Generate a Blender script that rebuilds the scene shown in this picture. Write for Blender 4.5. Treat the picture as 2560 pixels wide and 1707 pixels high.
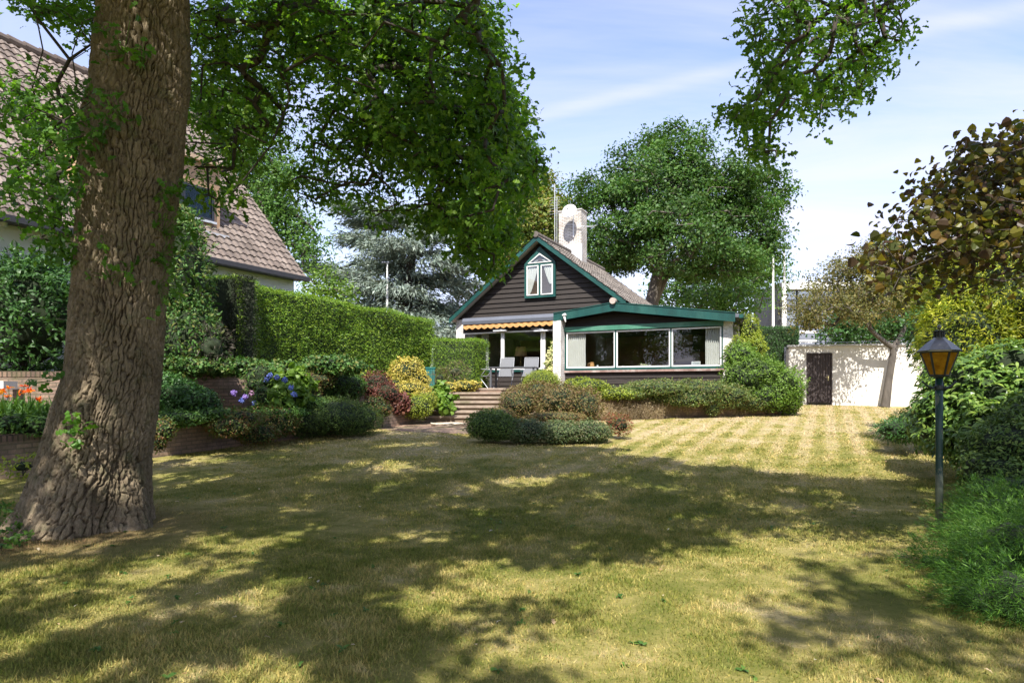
import bpy, math, random
import numpy as np
from mathutils import Vector

random.seed(7)
rng = np.random.default_rng(11)
R = math.radians
for o in list(bpy.data.objects):
    bpy.data.objects.remove(o)
S = bpy.context.scene
COL = S.collection

# ------------------------------------------------------------------ camera
F, CU, HV = 1650.0, 1280.0, 978.0          # focal length, centre column and horizon row in photo pixels
EYE = 1.5
cam_d = bpy.data.cameras.new('camera')
cam_d.sensor_width = 36
cam_d.lens = F / 2560 * 36
cam_d.shift_y = (HV - 853.5) / 2560
cam_d.clip_start = 0.05
cam_d.clip_end = 3000
cam = bpy.data.objects.new('camera', cam_d)
COL.objects.link(cam)
cam.location = (0, 0, EYE)
cam.rotation_euler = (R(90), 0, 0)
S.camera = cam

# ------------------------------------------------------------------ sun and sky
EL = R(51)
LH = Vector((0.118, 0.993, 0)).normalized()          # horizontal way the light travels
LDIR = Vector((LH.x * math.cos(EL), LH.y * math.cos(EL), -math.sin(EL)))
sun_d = bpy.data.lights.new('sun', 'SUN')
sun_d.energy = 4.6
sun_d.angle = R(0.5)
sun_d.color = (1.0, 0.955, 0.88)
sun = bpy.data.objects.new('sun', sun_d)
COL.objects.link(sun)
sun.rotation_euler = LDIR.to_track_quat('-Z', 'Y').to_euler()
sun.location = (-10, -20, 30)

world = bpy.data.worlds.new('World')
S.world = world
world.use_nodes = True
wn = world.node_tree
wn.nodes.clear()
def wnode(t, **k):
    n = wn.nodes.new(t)
    for a, b in k.items():
        setattr(n, a, b)
    return n
sky = wnode('ShaderNodeTexSky', sky_type='NISHITA', sun_disc=False)
sky.sun_elevation = EL
sky.sun_rotation = math.atan2(-LH.x, -LH.y)
sky.air_density = 1.0
sky.dust_density = 0.6
sky.ozone_density = 1.5
tc = wnode('ShaderNodeTexCoord')
# thin cirrus streaks laid out on the sky's own directions (flat-layer projection: xy / z)
sep = wnode('ShaderNodeSeparateXYZ')
wn.links.new(tc.outputs['Generated'], sep.inputs[0])
zc = wnode('ShaderNodeMath', operation='MAXIMUM'); zc.inputs[1].default_value = 0.0
wn.links.new(sep.outputs[2], zc.inputs[0])
za = wnode('ShaderNodeMath', operation='ADD'); za.inputs[1].default_value = 0.12
wn.links.new(zc.outputs[0], za.inputs[0])
dx = wnode('ShaderNodeMath', operation='DIVIDE'); dy = wnode('ShaderNodeMath', operation='DIVIDE')
wn.links.new(sep.outputs[0], dx.inputs[0]); wn.links.new(za.outputs[0], dx.inputs[1])
wn.links.new(sep.outputs[1], dy.inputs[0]); wn.links.new(za.outputs[0], dy.inputs[1])
cmb = wnode('ShaderNodeCombineXYZ')
wn.links.new(dx.outputs[0], cmb.inputs[0]); wn.links.new(dy.outputs[0], cmb.inputs[1])
mp = wnode('ShaderNodeMapping')
mp.inputs['Rotation'].default_value = (0, 0, R(35))
mp.inputs['Scale'].default_value = (0.35, 1.3, 1)
wn.links.new(cmb.outputs[0], mp.inputs[0])
nz = wnode('ShaderNodeTexNoise'); nz.inputs['Scale'].default_value = 1.1; nz.inputs['Detail'].default_value = 9
nz.inputs['Roughness'].default_value = 0.58; nz.inputs['Distortion'].default_value = 0.6
wn.links.new(mp.outputs[0], nz.inputs['Vector'])
cr = wnode('ShaderNodeValToRGB')
cr.color_ramp.elements[0].position = 0.38; cr.color_ramp.elements[0].color = (0.08, 0.08, 0.08, 1)
cr.color_ramp.elements[1].position = 0.70; cr.color_ramp.elements[1].color = (0.80, 0.80, 0.80, 1)
wn.links.new(nz.outputs[0], cr.inputs[0])
# a faint contrail band
mp2 = wnode('ShaderNodeMapping'); mp2.inputs['Rotation'].default_value = (0, 0, R(27)); mp2.inputs['Location'].default_value = (0, -1.664, 0)
wn.links.new(cmb.outputs[0], mp2.inputs[0])
sp2 = wnode('ShaderNodeSeparateXYZ'); wn.links.new(mp2.outputs[0], sp2.inputs[0])
ab = wnode('ShaderNodeMath', operation='ABSOLUTE'); wn.links.new(sp2.outputs[1], ab.inputs[0])
mr = wnode('ShaderNodeMapRange'); mr.inputs[1].default_value = 0.0; mr.inputs[2].default_value = 0.06; mr.inputs[3].default_value = 0.55; mr.inputs[4].default_value = 0.0
mr.interpolation_type = 'SMOOTHSTEP'
wn.links.new(ab.outputs[0], mr.inputs[0])
mm = wnode('ShaderNodeMath', operation='MULTIPLY'); wn.links.new(mr.outputs[0], mm.inputs[0]); wn.links.new(nz.outputs[0], mm.inputs[1])
ad = wnode('ShaderNodeMath', operation='ADD', use_clamp=True); wn.links.new(cr.outputs[0], ad.inputs[0]); wn.links.new(mm.outputs[0], ad.inputs[1])
# more veil low down
hz = wnode('ShaderNodeMapRange'); hz.inputs[1].default_value = 0.0; hz.inputs[2].default_value = 0.42; hz.inputs[3].default_value = 0.35; hz.inputs[4].default_value = 0.0
wn.links.new(zc.outputs[0], hz.inputs[0])
ad2 = wnode('ShaderNodeMath', operation='ADD', use_clamp=True); wn.links.new(ad.outputs[0], ad2.inputs[0]); wn.links.new(hz.outputs[0], ad2.inputs[1])
mx = wnode('ShaderNodeMixRGB')
mx.inputs[2].default_value = (3.1, 3.45, 4.3, 1)
wn.links.new(ad2.outputs[0], mx.inputs[0]); wn.links.new(sky.outputs[0], mx.inputs[1])
bg = wnode('ShaderNodeBackground'); bg.inputs[1].default_value = 0.15
tint = wnode('ShaderNodeMixRGB', blend_type='MULTIPLY'); tint.inputs[0].default_value = 1.0; tint.inputs[2].default_value = (1.09, 0.985, 1.02, 1)
wn.links.new(mx.outputs[0], tint.inputs[1]); wn.links.new(tint.outputs[0], bg.inputs[0])
wo = wnode('ShaderNodeOutputWorld'); wn.links.new(bg.outputs[0], wo.inputs[0])

S.view_settings.view_transform = 'Standard'
S.view_settings.look = 'None'
S.view_settings.gamma = 1
S.view_settings.exposure = 1.03
S.cycles.max_bounces = 6
S.cycles.diffuse_bounces = 3
S.cycles.glossy_bounces = 3
S.cycles.transmission_bounces = 3
S.cycles.transparent_max_bounces = 8
S.cycles.caustics_reflective = False
S.cycles.caustics_refractive = False
S.cycles.sample_clamp_indirect = 6
S.cycles.use_denoising = True

# ------------------------------------------------------------------ helpers
def W(u, v, Y):
    """photo pixel at a depth -> world point"""
    return np.array([(u - CU) / F * Y, Y, EYE - (v - HV) / F * Y])

def gz(y):
    y = np.asarray(y, float)
    t = np.clip(y - 6.5, 0, None)
    return np.minimum(0.055 * (np.sqrt(t * t + 0.6) - 0.775), 1.045)

def vnoise(P, seed=0):
    """value noise in 3-D, -1..1"""
    P = np.asarray(P, float)
    i = np.floor(P).astype(np.int64); f = P - i
    f = f * f * (3 - 2 * f)
    def h(a, b, c):
        n = (a * 374761393 + b * 668265263 + c * 2147483647 + seed * 974634777) & 0xffffffff
        n = ((n ^ (n >> 13)) * 1274126177) & 0xffffffff
        n = (n ^ (n >> 16)) & 0xffffffff
        return n / 2147483648.0 - 1
    r = 0
    for a in (0, 1):
        for b in (0, 1):
            for c in (0, 1):
                w = (f[:, 0] if a else 1 - f[:, 0]) * (f[:, 1] if b else 1 - f[:, 1]) * (f[:, 2] if c else 1 - f[:, 2])
                r = r + w * h(i[:, 0] + a, i[:, 1] + b, i[:, 2] + c)
    return r

def fbm(P, oct=3, seed=0):
    r = 0; a = 1.0; s = 0
    P = np.asarray(P, float)
    for k in range(oct):
        r = r + a * vnoise(P * 2 ** k, seed + k * 17); s += a; a *= 0.5
    return r / s

OFF = {}
def off_of(o):
    while o.parent: o = o.parent
    return OFF[o.name]

def tag(o, label, cat, group=None, kind=None):
    if label: o['label'] = label
    if cat: o['category'] = cat
    if group: o['group'] = group
    if kind: o['kind'] = kind
    return o

def thing(name, loc, label, cat, group=None):
    o = bpy.data.objects.new(name, None)
    o.empty_display_size = 0.3
    COL.objects.link(o)
    o.location = [float(c) for c in loc]
    OFF[o.name] = np.array(loc, float)
    return tag(o, label, cat, group)

def mesh_obj(name, V, loops, totals, mat, parent=None, attr=None, smooth=False, uv=None, midx=None, label=None):
    V = np.asarray(V, float)
    if parent is not None:
        off = off_of(parent)
    else:
        off = np.array([V[:, 0].mean(), V[:, 1].mean(), V[:, 2].min()])
    me = bpy.data.meshes.new(name)
    me.vertices.add(len(V)); me.vertices.foreach_set('co', (V - off).astype(np.float32).ravel())
    loops = np.asarray(loops, np.int32); totals = np.asarray(totals, np.int32)
    me.loops.add(len(loops)); me.loops.foreach_set('vertex_index', loops)
    starts = np.concatenate([[0], np.cumsum(totals)[:-1]]).astype(np.int32)
    me.polygons.add(len(totals)); me.polygons.foreach_set('loop_start', starts)
    me.polygons.foreach_set('loop_total', totals)
    me.polygons.foreach_set('use_smooth', np.full(len(totals), bool(smooth)))
    if isinstance(mat, (list, tuple)):
        for m in mat: me.materials.append(m)
        if midx is not None: me.polygons.foreach_set('material_index', np.asarray(midx, np.int32))
    else:
        me.materials.append(mat)
    me.update(calc_edges=True)
    if attr is not None:
        a = me.attributes.new('rnd', 'FLOAT', 'FACE'); a.data.foreach_set('value', np.asarray(attr, np.float32))
    if uv is not None:
        l = me.uv_layers.new(name='UVMap'); l.data.foreach_set('uv', np.asarray(uv, np.float32).ravel())
    me.validate(verbose=False)
    o = bpy.data.objects.new(name, me)
    COL.objects.link(o)
    if parent is not None:
        o.parent = parent
        if parent.type == 'MESH' and parent.parent is None:
            pass
    else:
        o.location = off
        OFF[o.name] = off
    if label: o['label'] = label
    return o

class MB:
    """collects solids; fr maps local (a,b,c) to world"""
    def __init__(s, fr=None):
        s.V = []; s.F = []; s.UV = []; s.n = 0; s.fr = fr or (lambda a, b, c: (a, b, c))
    def add(s, pts, faces, uvs=None, local=True):
        if local: pts = [s.fr(*p) for p in pts]
        s.V += [tuple(map(float, p)) for p in pts]
        for k, f in enumerate(faces):
            s.F.append([i + s.n for i in f])
            s.UV.append(uvs[k] if uvs else [(0, 0)] * len(f))
        s.n += len(pts)
        return s
    def box(s, a0, a1, b0, b1, c0, c1, bev=0.0):
        p = [(a, b, c) for a in (a0, a1) for b in (b0, b1) for c in (c0, c1)]
        f = [(0, 1, 3, 2), (4, 6, 7, 5), (0, 4, 5, 1), (2, 3, 7, 6), (0, 2, 6, 4), (1, 5, 7, 3)]
        uv = []
        for q in f:
            pts = [p[i] for i in q]
            va = max(x[0] for x in pts) - min(x[0] for x in pts); vb = max(x[1] for x in pts) - min(x[1] for x in pts); vc = max(x[2] for x in pts) - min(x[2] for x in pts)
            if va < 1e-6: uv.append([(x[1], x[2]) for x in pts])
            elif vb < 1e-6: uv.append([(x[0], x[2]) for x in pts])
            else: uv.append([(x[0], x[1]) for x in pts])
        return s.add(p, f, uv)
    def prism(s, poly, ext, plane='ac'):
        """poly in a plane, extruded over ext=(e0,e1) on the remaining axis"""
        n = len(poly)
        def mk(q, e):
            return {'ac': (q[0], e, q[1]), 'ab': (q[0], q[1], e), 'bc': (e, q[0], q[1])}[plane]
        p = [mk(q, ext[0]) for q in poly] + [mk(q, ext[1]) for q in poly]
        f = [tuple(range(n)), tuple(range(2 * n - 1, n - 1, -1))]
        uv = [[tuple(q) for q in poly], [tuple(q) for q in poly[::-1]]]
        L = 0
        for i in range(n):
            j = (i + 1) % n
            d = math.dist(poly[i], poly[j])
            f.append((i, i + n, j + n, j)); uv.append([(L, ext[0]), (L, ext[1]), (L + d, ext[1]), (L + d, ext[0])]); L += d
        return s.add(p, f, uv)
    def tube(s, pts, r, n=8, cap=True, local=True):
        pts = [np.array(s.fr(*p) if local else p, float) for p in pts]
        r = r if hasattr(r, '__len__') else [r] * len(pts)
        prev = None; rings = []
        for i, p in enumerate(pts):
            d = pts[min(i + 1, len(pts) - 1)] - pts[max(i - 1, 0)]
            d = d / (np.linalg.norm(d) + 1e-9)
            a = np.array([0, 0, 1.0]) if abs(d[2]) < 0.9 else np.array([1.0, 0, 0])
            if prev is not None: a = prev
            x = np.cross(d, a); x /= np.linalg.norm(x) + 1e-9; y = np.cross(d, x)
            prev = -y if False else a
            rings.append([p + r[i] * (math.cos(2 * math.pi * k / n) * x + math.sin(2 * math.pi * k / n) * y) for k in range(n)])
        f = []
        for i in range(len(pts) - 1):
            for k in range(n):
                f.append((i * n + k, i * n + (k + 1) % n, (i + 1) * n + (k + 1) % n, (i + 1) * n + k))
        if cap: f += [tuple(range(n - 1, -1, -1)), tuple((len(pts) - 1) * n + k for k in range(n))]
        return s.add([q for g in rings for q in g], f, local=False)
    def lathe(s, c, prof, n=16, rot=0):
        """prof [(radius, z)] about the vertical through world point c"""
        pts = []; f = []
        for r_, z in prof:
            for k in range(n):
                a = rot + 2 * math.pi * k / n
                pts.append((c[0] + r_ * math.cos(a), c[1] + r_ * math.sin(a), c[2] + z))
        for i in range(len(prof) - 1):
            for k in range(n):
                f.append((i * n + k, i * n + (k + 1) % n, (i + 1) * n + (k + 1) % n, (i + 1) * n + k))
        f += [tuple(range(n - 1, -1, -1)), tuple((len(prof) - 1) * n + k for k in range(n))]
        return s.add(pts, f, local=False)
    def build(s, name, mat, parent=None, smooth=False, label=None):
        loops = [i for f in s.F for i in f]; tot = [len(f) for f in s.F]
        uv = [q for f in s.UV for q in f]
        return mesh_obj(name, np.array(s.V), loops, tot, mat, parent, smooth=smooth, uv=uv, label=label)

# ------------------------------------------------------------------ materials
def nmat(name):
    m = bpy.data.materials.new(name); m.use_nodes = True
    nt = m.node_tree; nt.nodes.clear()
    return m, nt
class NT:
    def __init__(s, nt): s.nt = nt
    def n(s, t, **k):
        x = s.nt.nodes.new(t)
        for a, b in k.items(): setattr(x, a, b)
        return x
    def l(s, a, b): s.nt.links.new(a, b)
    def noise(s, scale, detail=4, rough=0.55, vec=None, dist=0.0, w=None):
        x = s.n('ShaderNodeTexNoise'); x.inputs['Scale'].default_value = scale; x.inputs['Detail'].default_value = detail
        x.inputs['Roughness'].default_value = rough; x.inputs['Distortion'].default_value = dist
        if vec is not None: s.l(vec, x.inputs['Vector'])
        return x.outputs[0]
    def ramp(s, fac, stops, interp='LINEAR'):
        x = s.n('ShaderNodeValToRGB'); cr = x.color_ramp; cr.interpolation = interp
        while len(cr.elements) < len(stops): cr.elements.new(0.5)
        for e, (p, c) in zip(cr.elements, stops):
            e.position = p; e.color = (*c, 1) if len(c) == 3 else c
        s.l(fac, x.inputs[0]); return x.outputs[0]
    def mix(s, fac, a, b, mode='MIX'):
        x = s.n('ShaderNodeMixRGB', blend_type=mode)
        for i, q in ((0, fac), (1, a), (2, b)):
            if isinstance(q, (int, float)): x.inputs[i].default_value = q if i == 0 else (q, q, q, 1)
            elif isinstance(q, (tuple, list)): x.inputs[i].default_value = (*q[:3], 1)
            else: s.l(q, x.inputs[i])
        return x.outputs[0]
    def math(s, op, a, b=None, clamp=False):
        x = s.n('ShaderNodeMath', operation=op, use_clamp=clamp)
        for i, q in ((0, a), (1, b)):
            if q is None: continue
            if isinstance(q, (int, float)): x.inputs[i].default_value = q
            else: s.l(q, x.inputs[i])
        return x.outputs[0]
    def mapping(s, vec, scale=(1, 1, 1), rot=(0, 0, 0), loc=(0, 0, 0)):
        x = s.n('ShaderNodeMapping'); x.inputs['Scale'].default_value = scale; x.inputs['Rotation'].default_value = rot; x.inputs['Location'].default_value = loc
        s.l(vec, x.inputs[0]); return x.outputs[0]
    def bump(s, h, strength=0.5, dist=0.02, normal=None):
        x = s.n('ShaderNodeBump'); x.inputs['Strength'].default_value = strength; x.inputs['Distance'].default_value = dist
        s.l(h, x.inputs['Height'])
        if normal is not None: s.l(normal, x.inputs['Normal'])
        return x.outputs[0]
    def pos(s): return s.n('ShaderNodeNewGeometry').outputs['Position']
    def uv(s): return s.n('ShaderNodeTexCoord').outputs['UV']
    def pbr(s, col, rough=0.6, normal=None, metal=0.0, spec=0.5, out=True):
        b = s.n('ShaderNodeBsdfPrincipled')
        if isinstance(col, (tuple, list)): b.inputs['Base Color'].default_value = (*col[:3], 1)
        else: s.l(col, b.inputs['Base Color'])
        if isinstance(rough, (int, float)): b.inputs['Roughness'].default_value = rough
        else: s.l(rough, b.inputs['Roughness'])
        b.inputs['Metallic'].default_value = metal
        b.inputs['Specular IOR Level'].default_value = spec
        if normal is not None: s.l(normal, b.inputs['Normal'])
        if out: s.out(b.outputs[0])
        return b.outputs[0]
    def out(s, sh):
        o = s.n('ShaderNodeOutputMaterial'); s.l(sh, o.inputs[0])

def simple(name, col, rough=0.5, metal=0.0, var=0.15, scale=6.0, bump=0.15, spec=0.5, dirt=None, stretch=(1, 1, 1)):
    m, nt = nmat(name); t = NT(nt)
    p = t.mapping(t.pos(), scale=stretch)
    n1 = t.noise(scale, 5, 0.6, p)
    c = np.array(col)
    colr = t.ramp(n1, [(0.25, tuple(c * (1 - var))), (0.75, tuple(np.minimum(c * (1 + var), 1)))])
    if dirt:
        n2 = t.noise(scale * 0.35, 6, 0.7, p)
        f = t.ramp(n2, [(0.5, (0, 0, 0)), (0.72, (1, 1, 1))])
        colr = t.mix(f, colr, dirt)
    nb = t.noise(scale * 8, 4, 0.6, p)
    t.pbr(colr, rough, t.bump(nb, bump, 0.01), metal, spec)
    return m

def leafmat(name, cols, trans=0.35, rough=0.5, clump=1.2, dark=0.62, light=1.25, tcol=1.5, spec=0.35):
    m, nt = nmat(name); t = NT(nt)
    a = t.n('ShaderNodeAttribute', attribute_name='rnd').outputs['Fac']
    k = len(cols)
    c = t.ramp(a, [(i / max(k - 1, 1), cols[i]) for i in range(k)])
    n = t.noise(clump, 3, 0.6, t.pos())
    g = t.ramp(n, [(0.3, (dark,) * 3), (0.7, (light,) * 3)])
    c = t.mix(1.0, c, g, 'MULTIPLY')
    b = t.pbr(c, rough, None, 0, spec, out=False)
    tr = t.n('ShaderNodeBsdfTranslucent')
    c2 = t.mix(1.0, c, (tcol * 1.05, tcol * 1.1, tcol * 0.45), 'MULTIPLY'); t.l(c2, tr.inputs[0])
    ms = t.n('ShaderNodeMixShader'); ms.inputs[0].default_value = trans
    t.l(b, ms.inputs[1]); t.l(tr.outputs[0], ms.inputs[2]); t.out(ms.outputs[0])
    return m

def brickmat(name, cols, mortar, bw=0.21, bh=0.065, ms=0.012, bump=0.6, rough=0.85, moss=None, row=0.5):
    m, nt = nmat(name); t = NT(nt)
    uv = t.uv()
    wob = t.noise(9, 2, 0.5, uv); 
    uvw = t.n('ShaderNodeVectorMath', operation='ADD'); sc = t.n('ShaderNodeVectorMath', operation='SCALE'); sc.inputs['Scale'].default_value = 0.008
    nz = t.n('ShaderNodeTexNoise'); nz.inputs['Scale'].default_value = 14; t.l(uv, nz.inputs['Vector']); t.l(nz.outputs[1], sc.inputs[0])
    t.l(uv, uvw.inputs[0]); t.l(sc.outputs[0], uvw.inputs[1])
    b = t.n('ShaderNodeTexBrick'); b.offset = row; b.squash = 1
    b.inputs['Scale'].default_value = 1; b.inputs['Mortar Size'].default_value = ms; b.inputs['Mortar Smooth'].default_value = 0.25
    b.inputs['Brick Width'].default_value = bw; b.inputs['Row Height'].default_value = bh; b.inputs['Bias'].default_value = 0
    b.inputs['Color1'].default_value = (*cols[0], 1); b.inputs['Color2'].default_value = (*cols[1], 1); b.inputs['Mortar'].default_value = (*mortar, 1)
    t.l(uvw.outputs[0], b.inputs['Vector'])
    n = t.noise(2.2, 6, 0.65, t.pos()); g = t.ramp(n, [(0.3, (0.6, 0.6, 0.6)), (0.7, (1.25, 1.2, 1.15))])
    c = t.mix(1.0, b.outputs['Color'], g, 'MULTIPLY')
    n3 = t.noise(40, 4, 0.6, t.pos()); c = t.mix(0.35, c, t.ramp(n3, [(0.3, (0.5, 0.5, 0.5)), (0.7, (1.3, 1.3, 1.3))]), 'MULTIPLY')
    if moss:
        n2 = t.noise(1.3, 6, 0.7, t.pos()); c = t.mix(t.ramp(n2, [(0.5, (0, 0, 0)), (0.68, (0.7, 0.7, 0.7))]), c, moss)
    h = t.math('SUBTRACT', 1.0, b.outputs['Fac']); h2 = t.math('ADD', h, t.math('MULTIPLY', n3, 0.3))
    t.pbr(c, rough, t.bump(h2, bump, 0.012), 0, 0.25)
    return m

# ------------------------------------------------------------------ leaves and wood
def leaf_template(st, curl=0.08):
    """st [(y, halfwidth)] -> verts (x, y, z), faces"""
    V = []; rows = []
    for y, w in st:
        z = -curl * 4 * (y - 0.5) ** 2 + curl
        if w == 0: V.append((0, y, z)); rows.append((len(V) - 1,))
        else:
            V.append((-w, y, z + w * 0.35)); V.append((w, y, z + w * 0.35)); rows.append((len(V) - 2, len(V) - 1))
    Fc = []
    for a, b in zip(rows[:-1], rows[1:]):
        if len(a) == 1: Fc.append((a[0], b[1], b[0]))
        elif len(b) == 1: Fc.append((a[0], a[1], b[0]))
        else: Fc.append((a[0], a[1], b[1], b[0]))
    return np.array(V, float), Fc
OAK = leaf_template([(0, 0), (0.2, 0.17), (0.32, 0.09), (0.5, 0.27), (0.64, 0.13), (0.8, 0.22), (1, 0)], 0.10)
OAK_S = leaf_template([(0, 0), (0.3, 0.22), (0.5, 0.13), (0.75, 0.28), (1, 0)], 0.10)
DIAM = leaf_template([(0, 0), (0.45, 0.28), (1, 0)], 0.08)
ELL = leaf_template([(0, 0), (0.25, 0.2), (0.65, 0.2), (1, 0)], 0.10)
BROAD = leaf_template([(0, 0), (0.18, 0.3), (0.5, 0.4), (0.8, 0.24), (1, 0)], 0.16)
NARR = leaf_template([(0, 0), (0.5, 0.11), (1, 0)], 0.06)
LONG = leaf_template([(0, 0), (0.35, 0.13), (0.7, 0.14), (1, 0)], 0.14)
NEED = leaf_template([(0, 0), (0.4, 0.055), (1, 0)], 0.03)

def norm(a): return a / (np.linalg.norm(a, axis=-1, keepdims=True) + 1e-9)

def leaves(P, size, tmpl, up=0.6, out=None, outw=0.6, droop=0.2, jit=0.33, dirn=None):
    """place one leaf per point. dirn = preferred growth direction (N,3)"""
    N = len(P)
    rv = norm(rng.normal(size=(N, 3)))
    nrm = norm(rv + np.array([0, 0, up]) + (out * outw if out is not None else 0))
    tv = norm(rng.normal(size=(N, 3)))
    if dirn is not None: tv = norm(dirn * 1.6 + tv)
    tv = tv + np.array([0, 0, -droop])
    tan = norm(tv - nrm * (tv * nrm).sum(1, keepdims=True))
    bx = np.cross(tan, nrm)
    sz = np.asarray(size) * (1 + jit * rng.normal(size=N)).clip(0.45, 1.7)
    T, Fc = tmpl
    V = P[:, None, :] + sz[:, None, None] * (T[None, :, 0:1] * bx[:, None, :] + T[None, :, 1:2] * tan[:, None, :] + T[None, :, 2:3] * nrm[:, None, :])
    M = len(T)
    fl = np.array([i for f in Fc for i in f]); ft = np.array([len(f) for f in Fc])
    loops = (np.arange(N)[:, None] * M + fl[None, :]).ravel()
    tot = np.tile(ft, N)
    att = np.repeat(rng.random(N), len(Fc))
    return V.reshape(-1, 3), loops, tot, att

def join(parts):
    V = []; L = []; Tt = []; A = []; n = 0
    for v, l, t, a in parts:
        V.append(v); L.append(np.asarray(l) + n); Tt.append(t); A.append(a); n += len(v)
    return np.concatenate(V), np.concatenate(L), np.concatenate(Tt), np.concatenate(A)

def leafobj(name, parts, mat, parent=None, label=None):
    V, L, Tt, A = join(parts) if isinstance(parts, list) else parts
    return mesh_obj(name, V, L, Tt, mat, parent, attr=A, label=label)

def tubes(p0, p1, r0, r1, n=6):
    """frustums for many edges"""
    d = norm(p1 - p0)
    a = np.where(np.abs(d[:, 2:3]) < 0.9, np.array([[0, 0, 1.0]]), np.array([[1.0, 0, 0]]))
    x = norm(np.cross(d, a)); y = np.cross(d, x)
    ang = 2 * np.pi * np.arange(n) / n
    ring = np.cos(ang)[None, :, None] * x[:, None, :] + np.sin(ang)[None, :, None] * y[:, None, :]
    A = p0[:, None, :] + r0[:, None, None] * ring; B = p1[:, None, :] + r1[:, None, None] * ring
    V = np.concatenate([A, B], 1).reshape(-1, 3)
    k = np.arange(n); q = np.stack([k, (k + 1) % n, (k + 1) % n + n, k + n], 1).ravel()
    loops = (np.arange(len(p0))[:, None] * 2 * n + q[None, :]).ravel()
    return V, loops, np.full(len(p0) * n, 4), np.full(len(p0) * n, 0.5)

def skeleton(trunk, targets, step=0.6, rmin=0.012, power=0.5, sag=0.0, wig=0.10, bias=0.25, minstart=0):
    """grow wood from a trunk polyline [(p, r)] to every target; returns edge arrays"""
    P = [np.array(p, float) for p, r in trunk]; par = [-1] + list(range(len(trunk) - 1)); base = [r for p, r in trunk]
    dist = [0.0]
    for i in range(1, len(P)): dist.append(dist[-1] + np.linalg.norm(P[i] - P[i - 1]))
    order = np.argsort(np.linalg.norm(targets - P[-1], axis=1))
    ends = []
    arr = np.zeros((len(P) + len(targets) * 30, 3)); arr[:len(P)] = P
    dd = np.zeros(len(arr)); dd[:len(P)] = dist
    n = len(P)
    if minstart: dd[:minstart] = 1e6
    for ti in order:
        T = targets[ti]
        v = arr[:n] - T
        c = np.sqrt((v * v).sum(1)) + bias * dd[:n] + 0.6 * np.clip(arr[:n, 2] - T[2], 0, None) * (0 if sag > 0 else 1)
        j = int(np.argmin(c)); A = arr[j]
        L = np.linalg.norm(T - A); k = max(1, min(28, int(L / step)))
        prev = j
        perp = norm(np.cross(T - A, rng.normal(size=3))[None])[0]
        for q in range(1, k + 1):
            f = q / k
            p = A + (T - A) * f + perp * wig * L * math.sin(math.pi * f) + rng.normal(size=3) * wig * 0.35 * step * (1 if q < k else 0)
            p[2] += sag * L * math.sin(math.pi * f)
            arr[n] = p; par.append(prev); base.append(0)
            dd[n] = (dd[prev] if dd[prev] < 1e5 else 0) + np.linalg.norm(p - arr[prev]); prev = n; n += 1
            if n >= len(arr) - 1: break
        ends.append(prev)
        if n >= len(arr) - 30: break
    par = np.array(par[:n]); cnt = np.zeros(n)
    for e in ends: cnt[e] += 1
    for i in range(n - 1, 0, -1):
        cnt[par[i]] += cnt[i]
    rad = rmin * np.maximum(cnt, 1) ** power
    nt = len(trunk)
    rad[:nt] = [r for p, r in trunk]
    ids = np.arange(1, n)
    r1 = rad[ids]; r0 = np.minimum(rad[par[ids]], r1 * 1.35 + 0.002)
    r0 = np.where(ids < nt, rad[par[ids]], r0)
    return arr[par[ids]], arr[ids], r0, r1, nt

def blob_points(c, r, n, shell=0.5, flat=0.0):
    """points in an ellipsoid, mostly near the surface"""
    d = norm(rng.normal(size=(n, 3)))
    rr = shell + (1 - shell) * rng.random(n) ** 0.6
    p = np.array(c) + d * rr[:, None] * np.array(r)
    return p

def clumps(C, n, spread, center=None):
    """n points round each centre; returns points and outward dirs"""
    K = len(C)
    s = np.asarray(spread, float) * np.ones(3)
    o = rng.normal(size=(K, n, 3)) * s * 0.55
    P = (C[:, None, :] + o).reshape(-1, 3)
    cc = C.mean(0) if center is None else np.asarray(center)
    out = norm(P - cc)
    return P, out

def core(c, r, name, mat, parent, amp=0.18, fq=1.6, sub=22):
    """lumpy solid that fills the inside of a bush"""
    th = np.linspace(0, 2 * np.pi, sub * 2, endpoint=False); ph = np.linspace(0.02, np.pi - 0.02, sub)
    T, Ph = np.meshgrid(th, ph)
    D = np.stack([np.cos(T) * np.sin(Ph), np.sin(T) * np.sin(Ph), np.cos(Ph)], -1).reshape(-1, 3)
    k = 1 + amp * fbm(D * fq * 2 + np.array(c), 3, 5)
    V = np.array(c) + D * np.array(r) * k[:, None]
    V[:, 2] = np.maximum(V[:, 2], c[2] - r[2] * 1.0)
    loops = []; m = sub * 2
    for i in range(sub - 1):
        for j in range(m):
            loops += [i * m + j, (i + 1) * m + j, (i + 1) * m + (j + 1) % m, i * m + (j + 1) % m]
    return V, np.array(loops), np.full(len(loops) // 4, 4), np.full(len(loops) // 4, 0.25)

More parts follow.
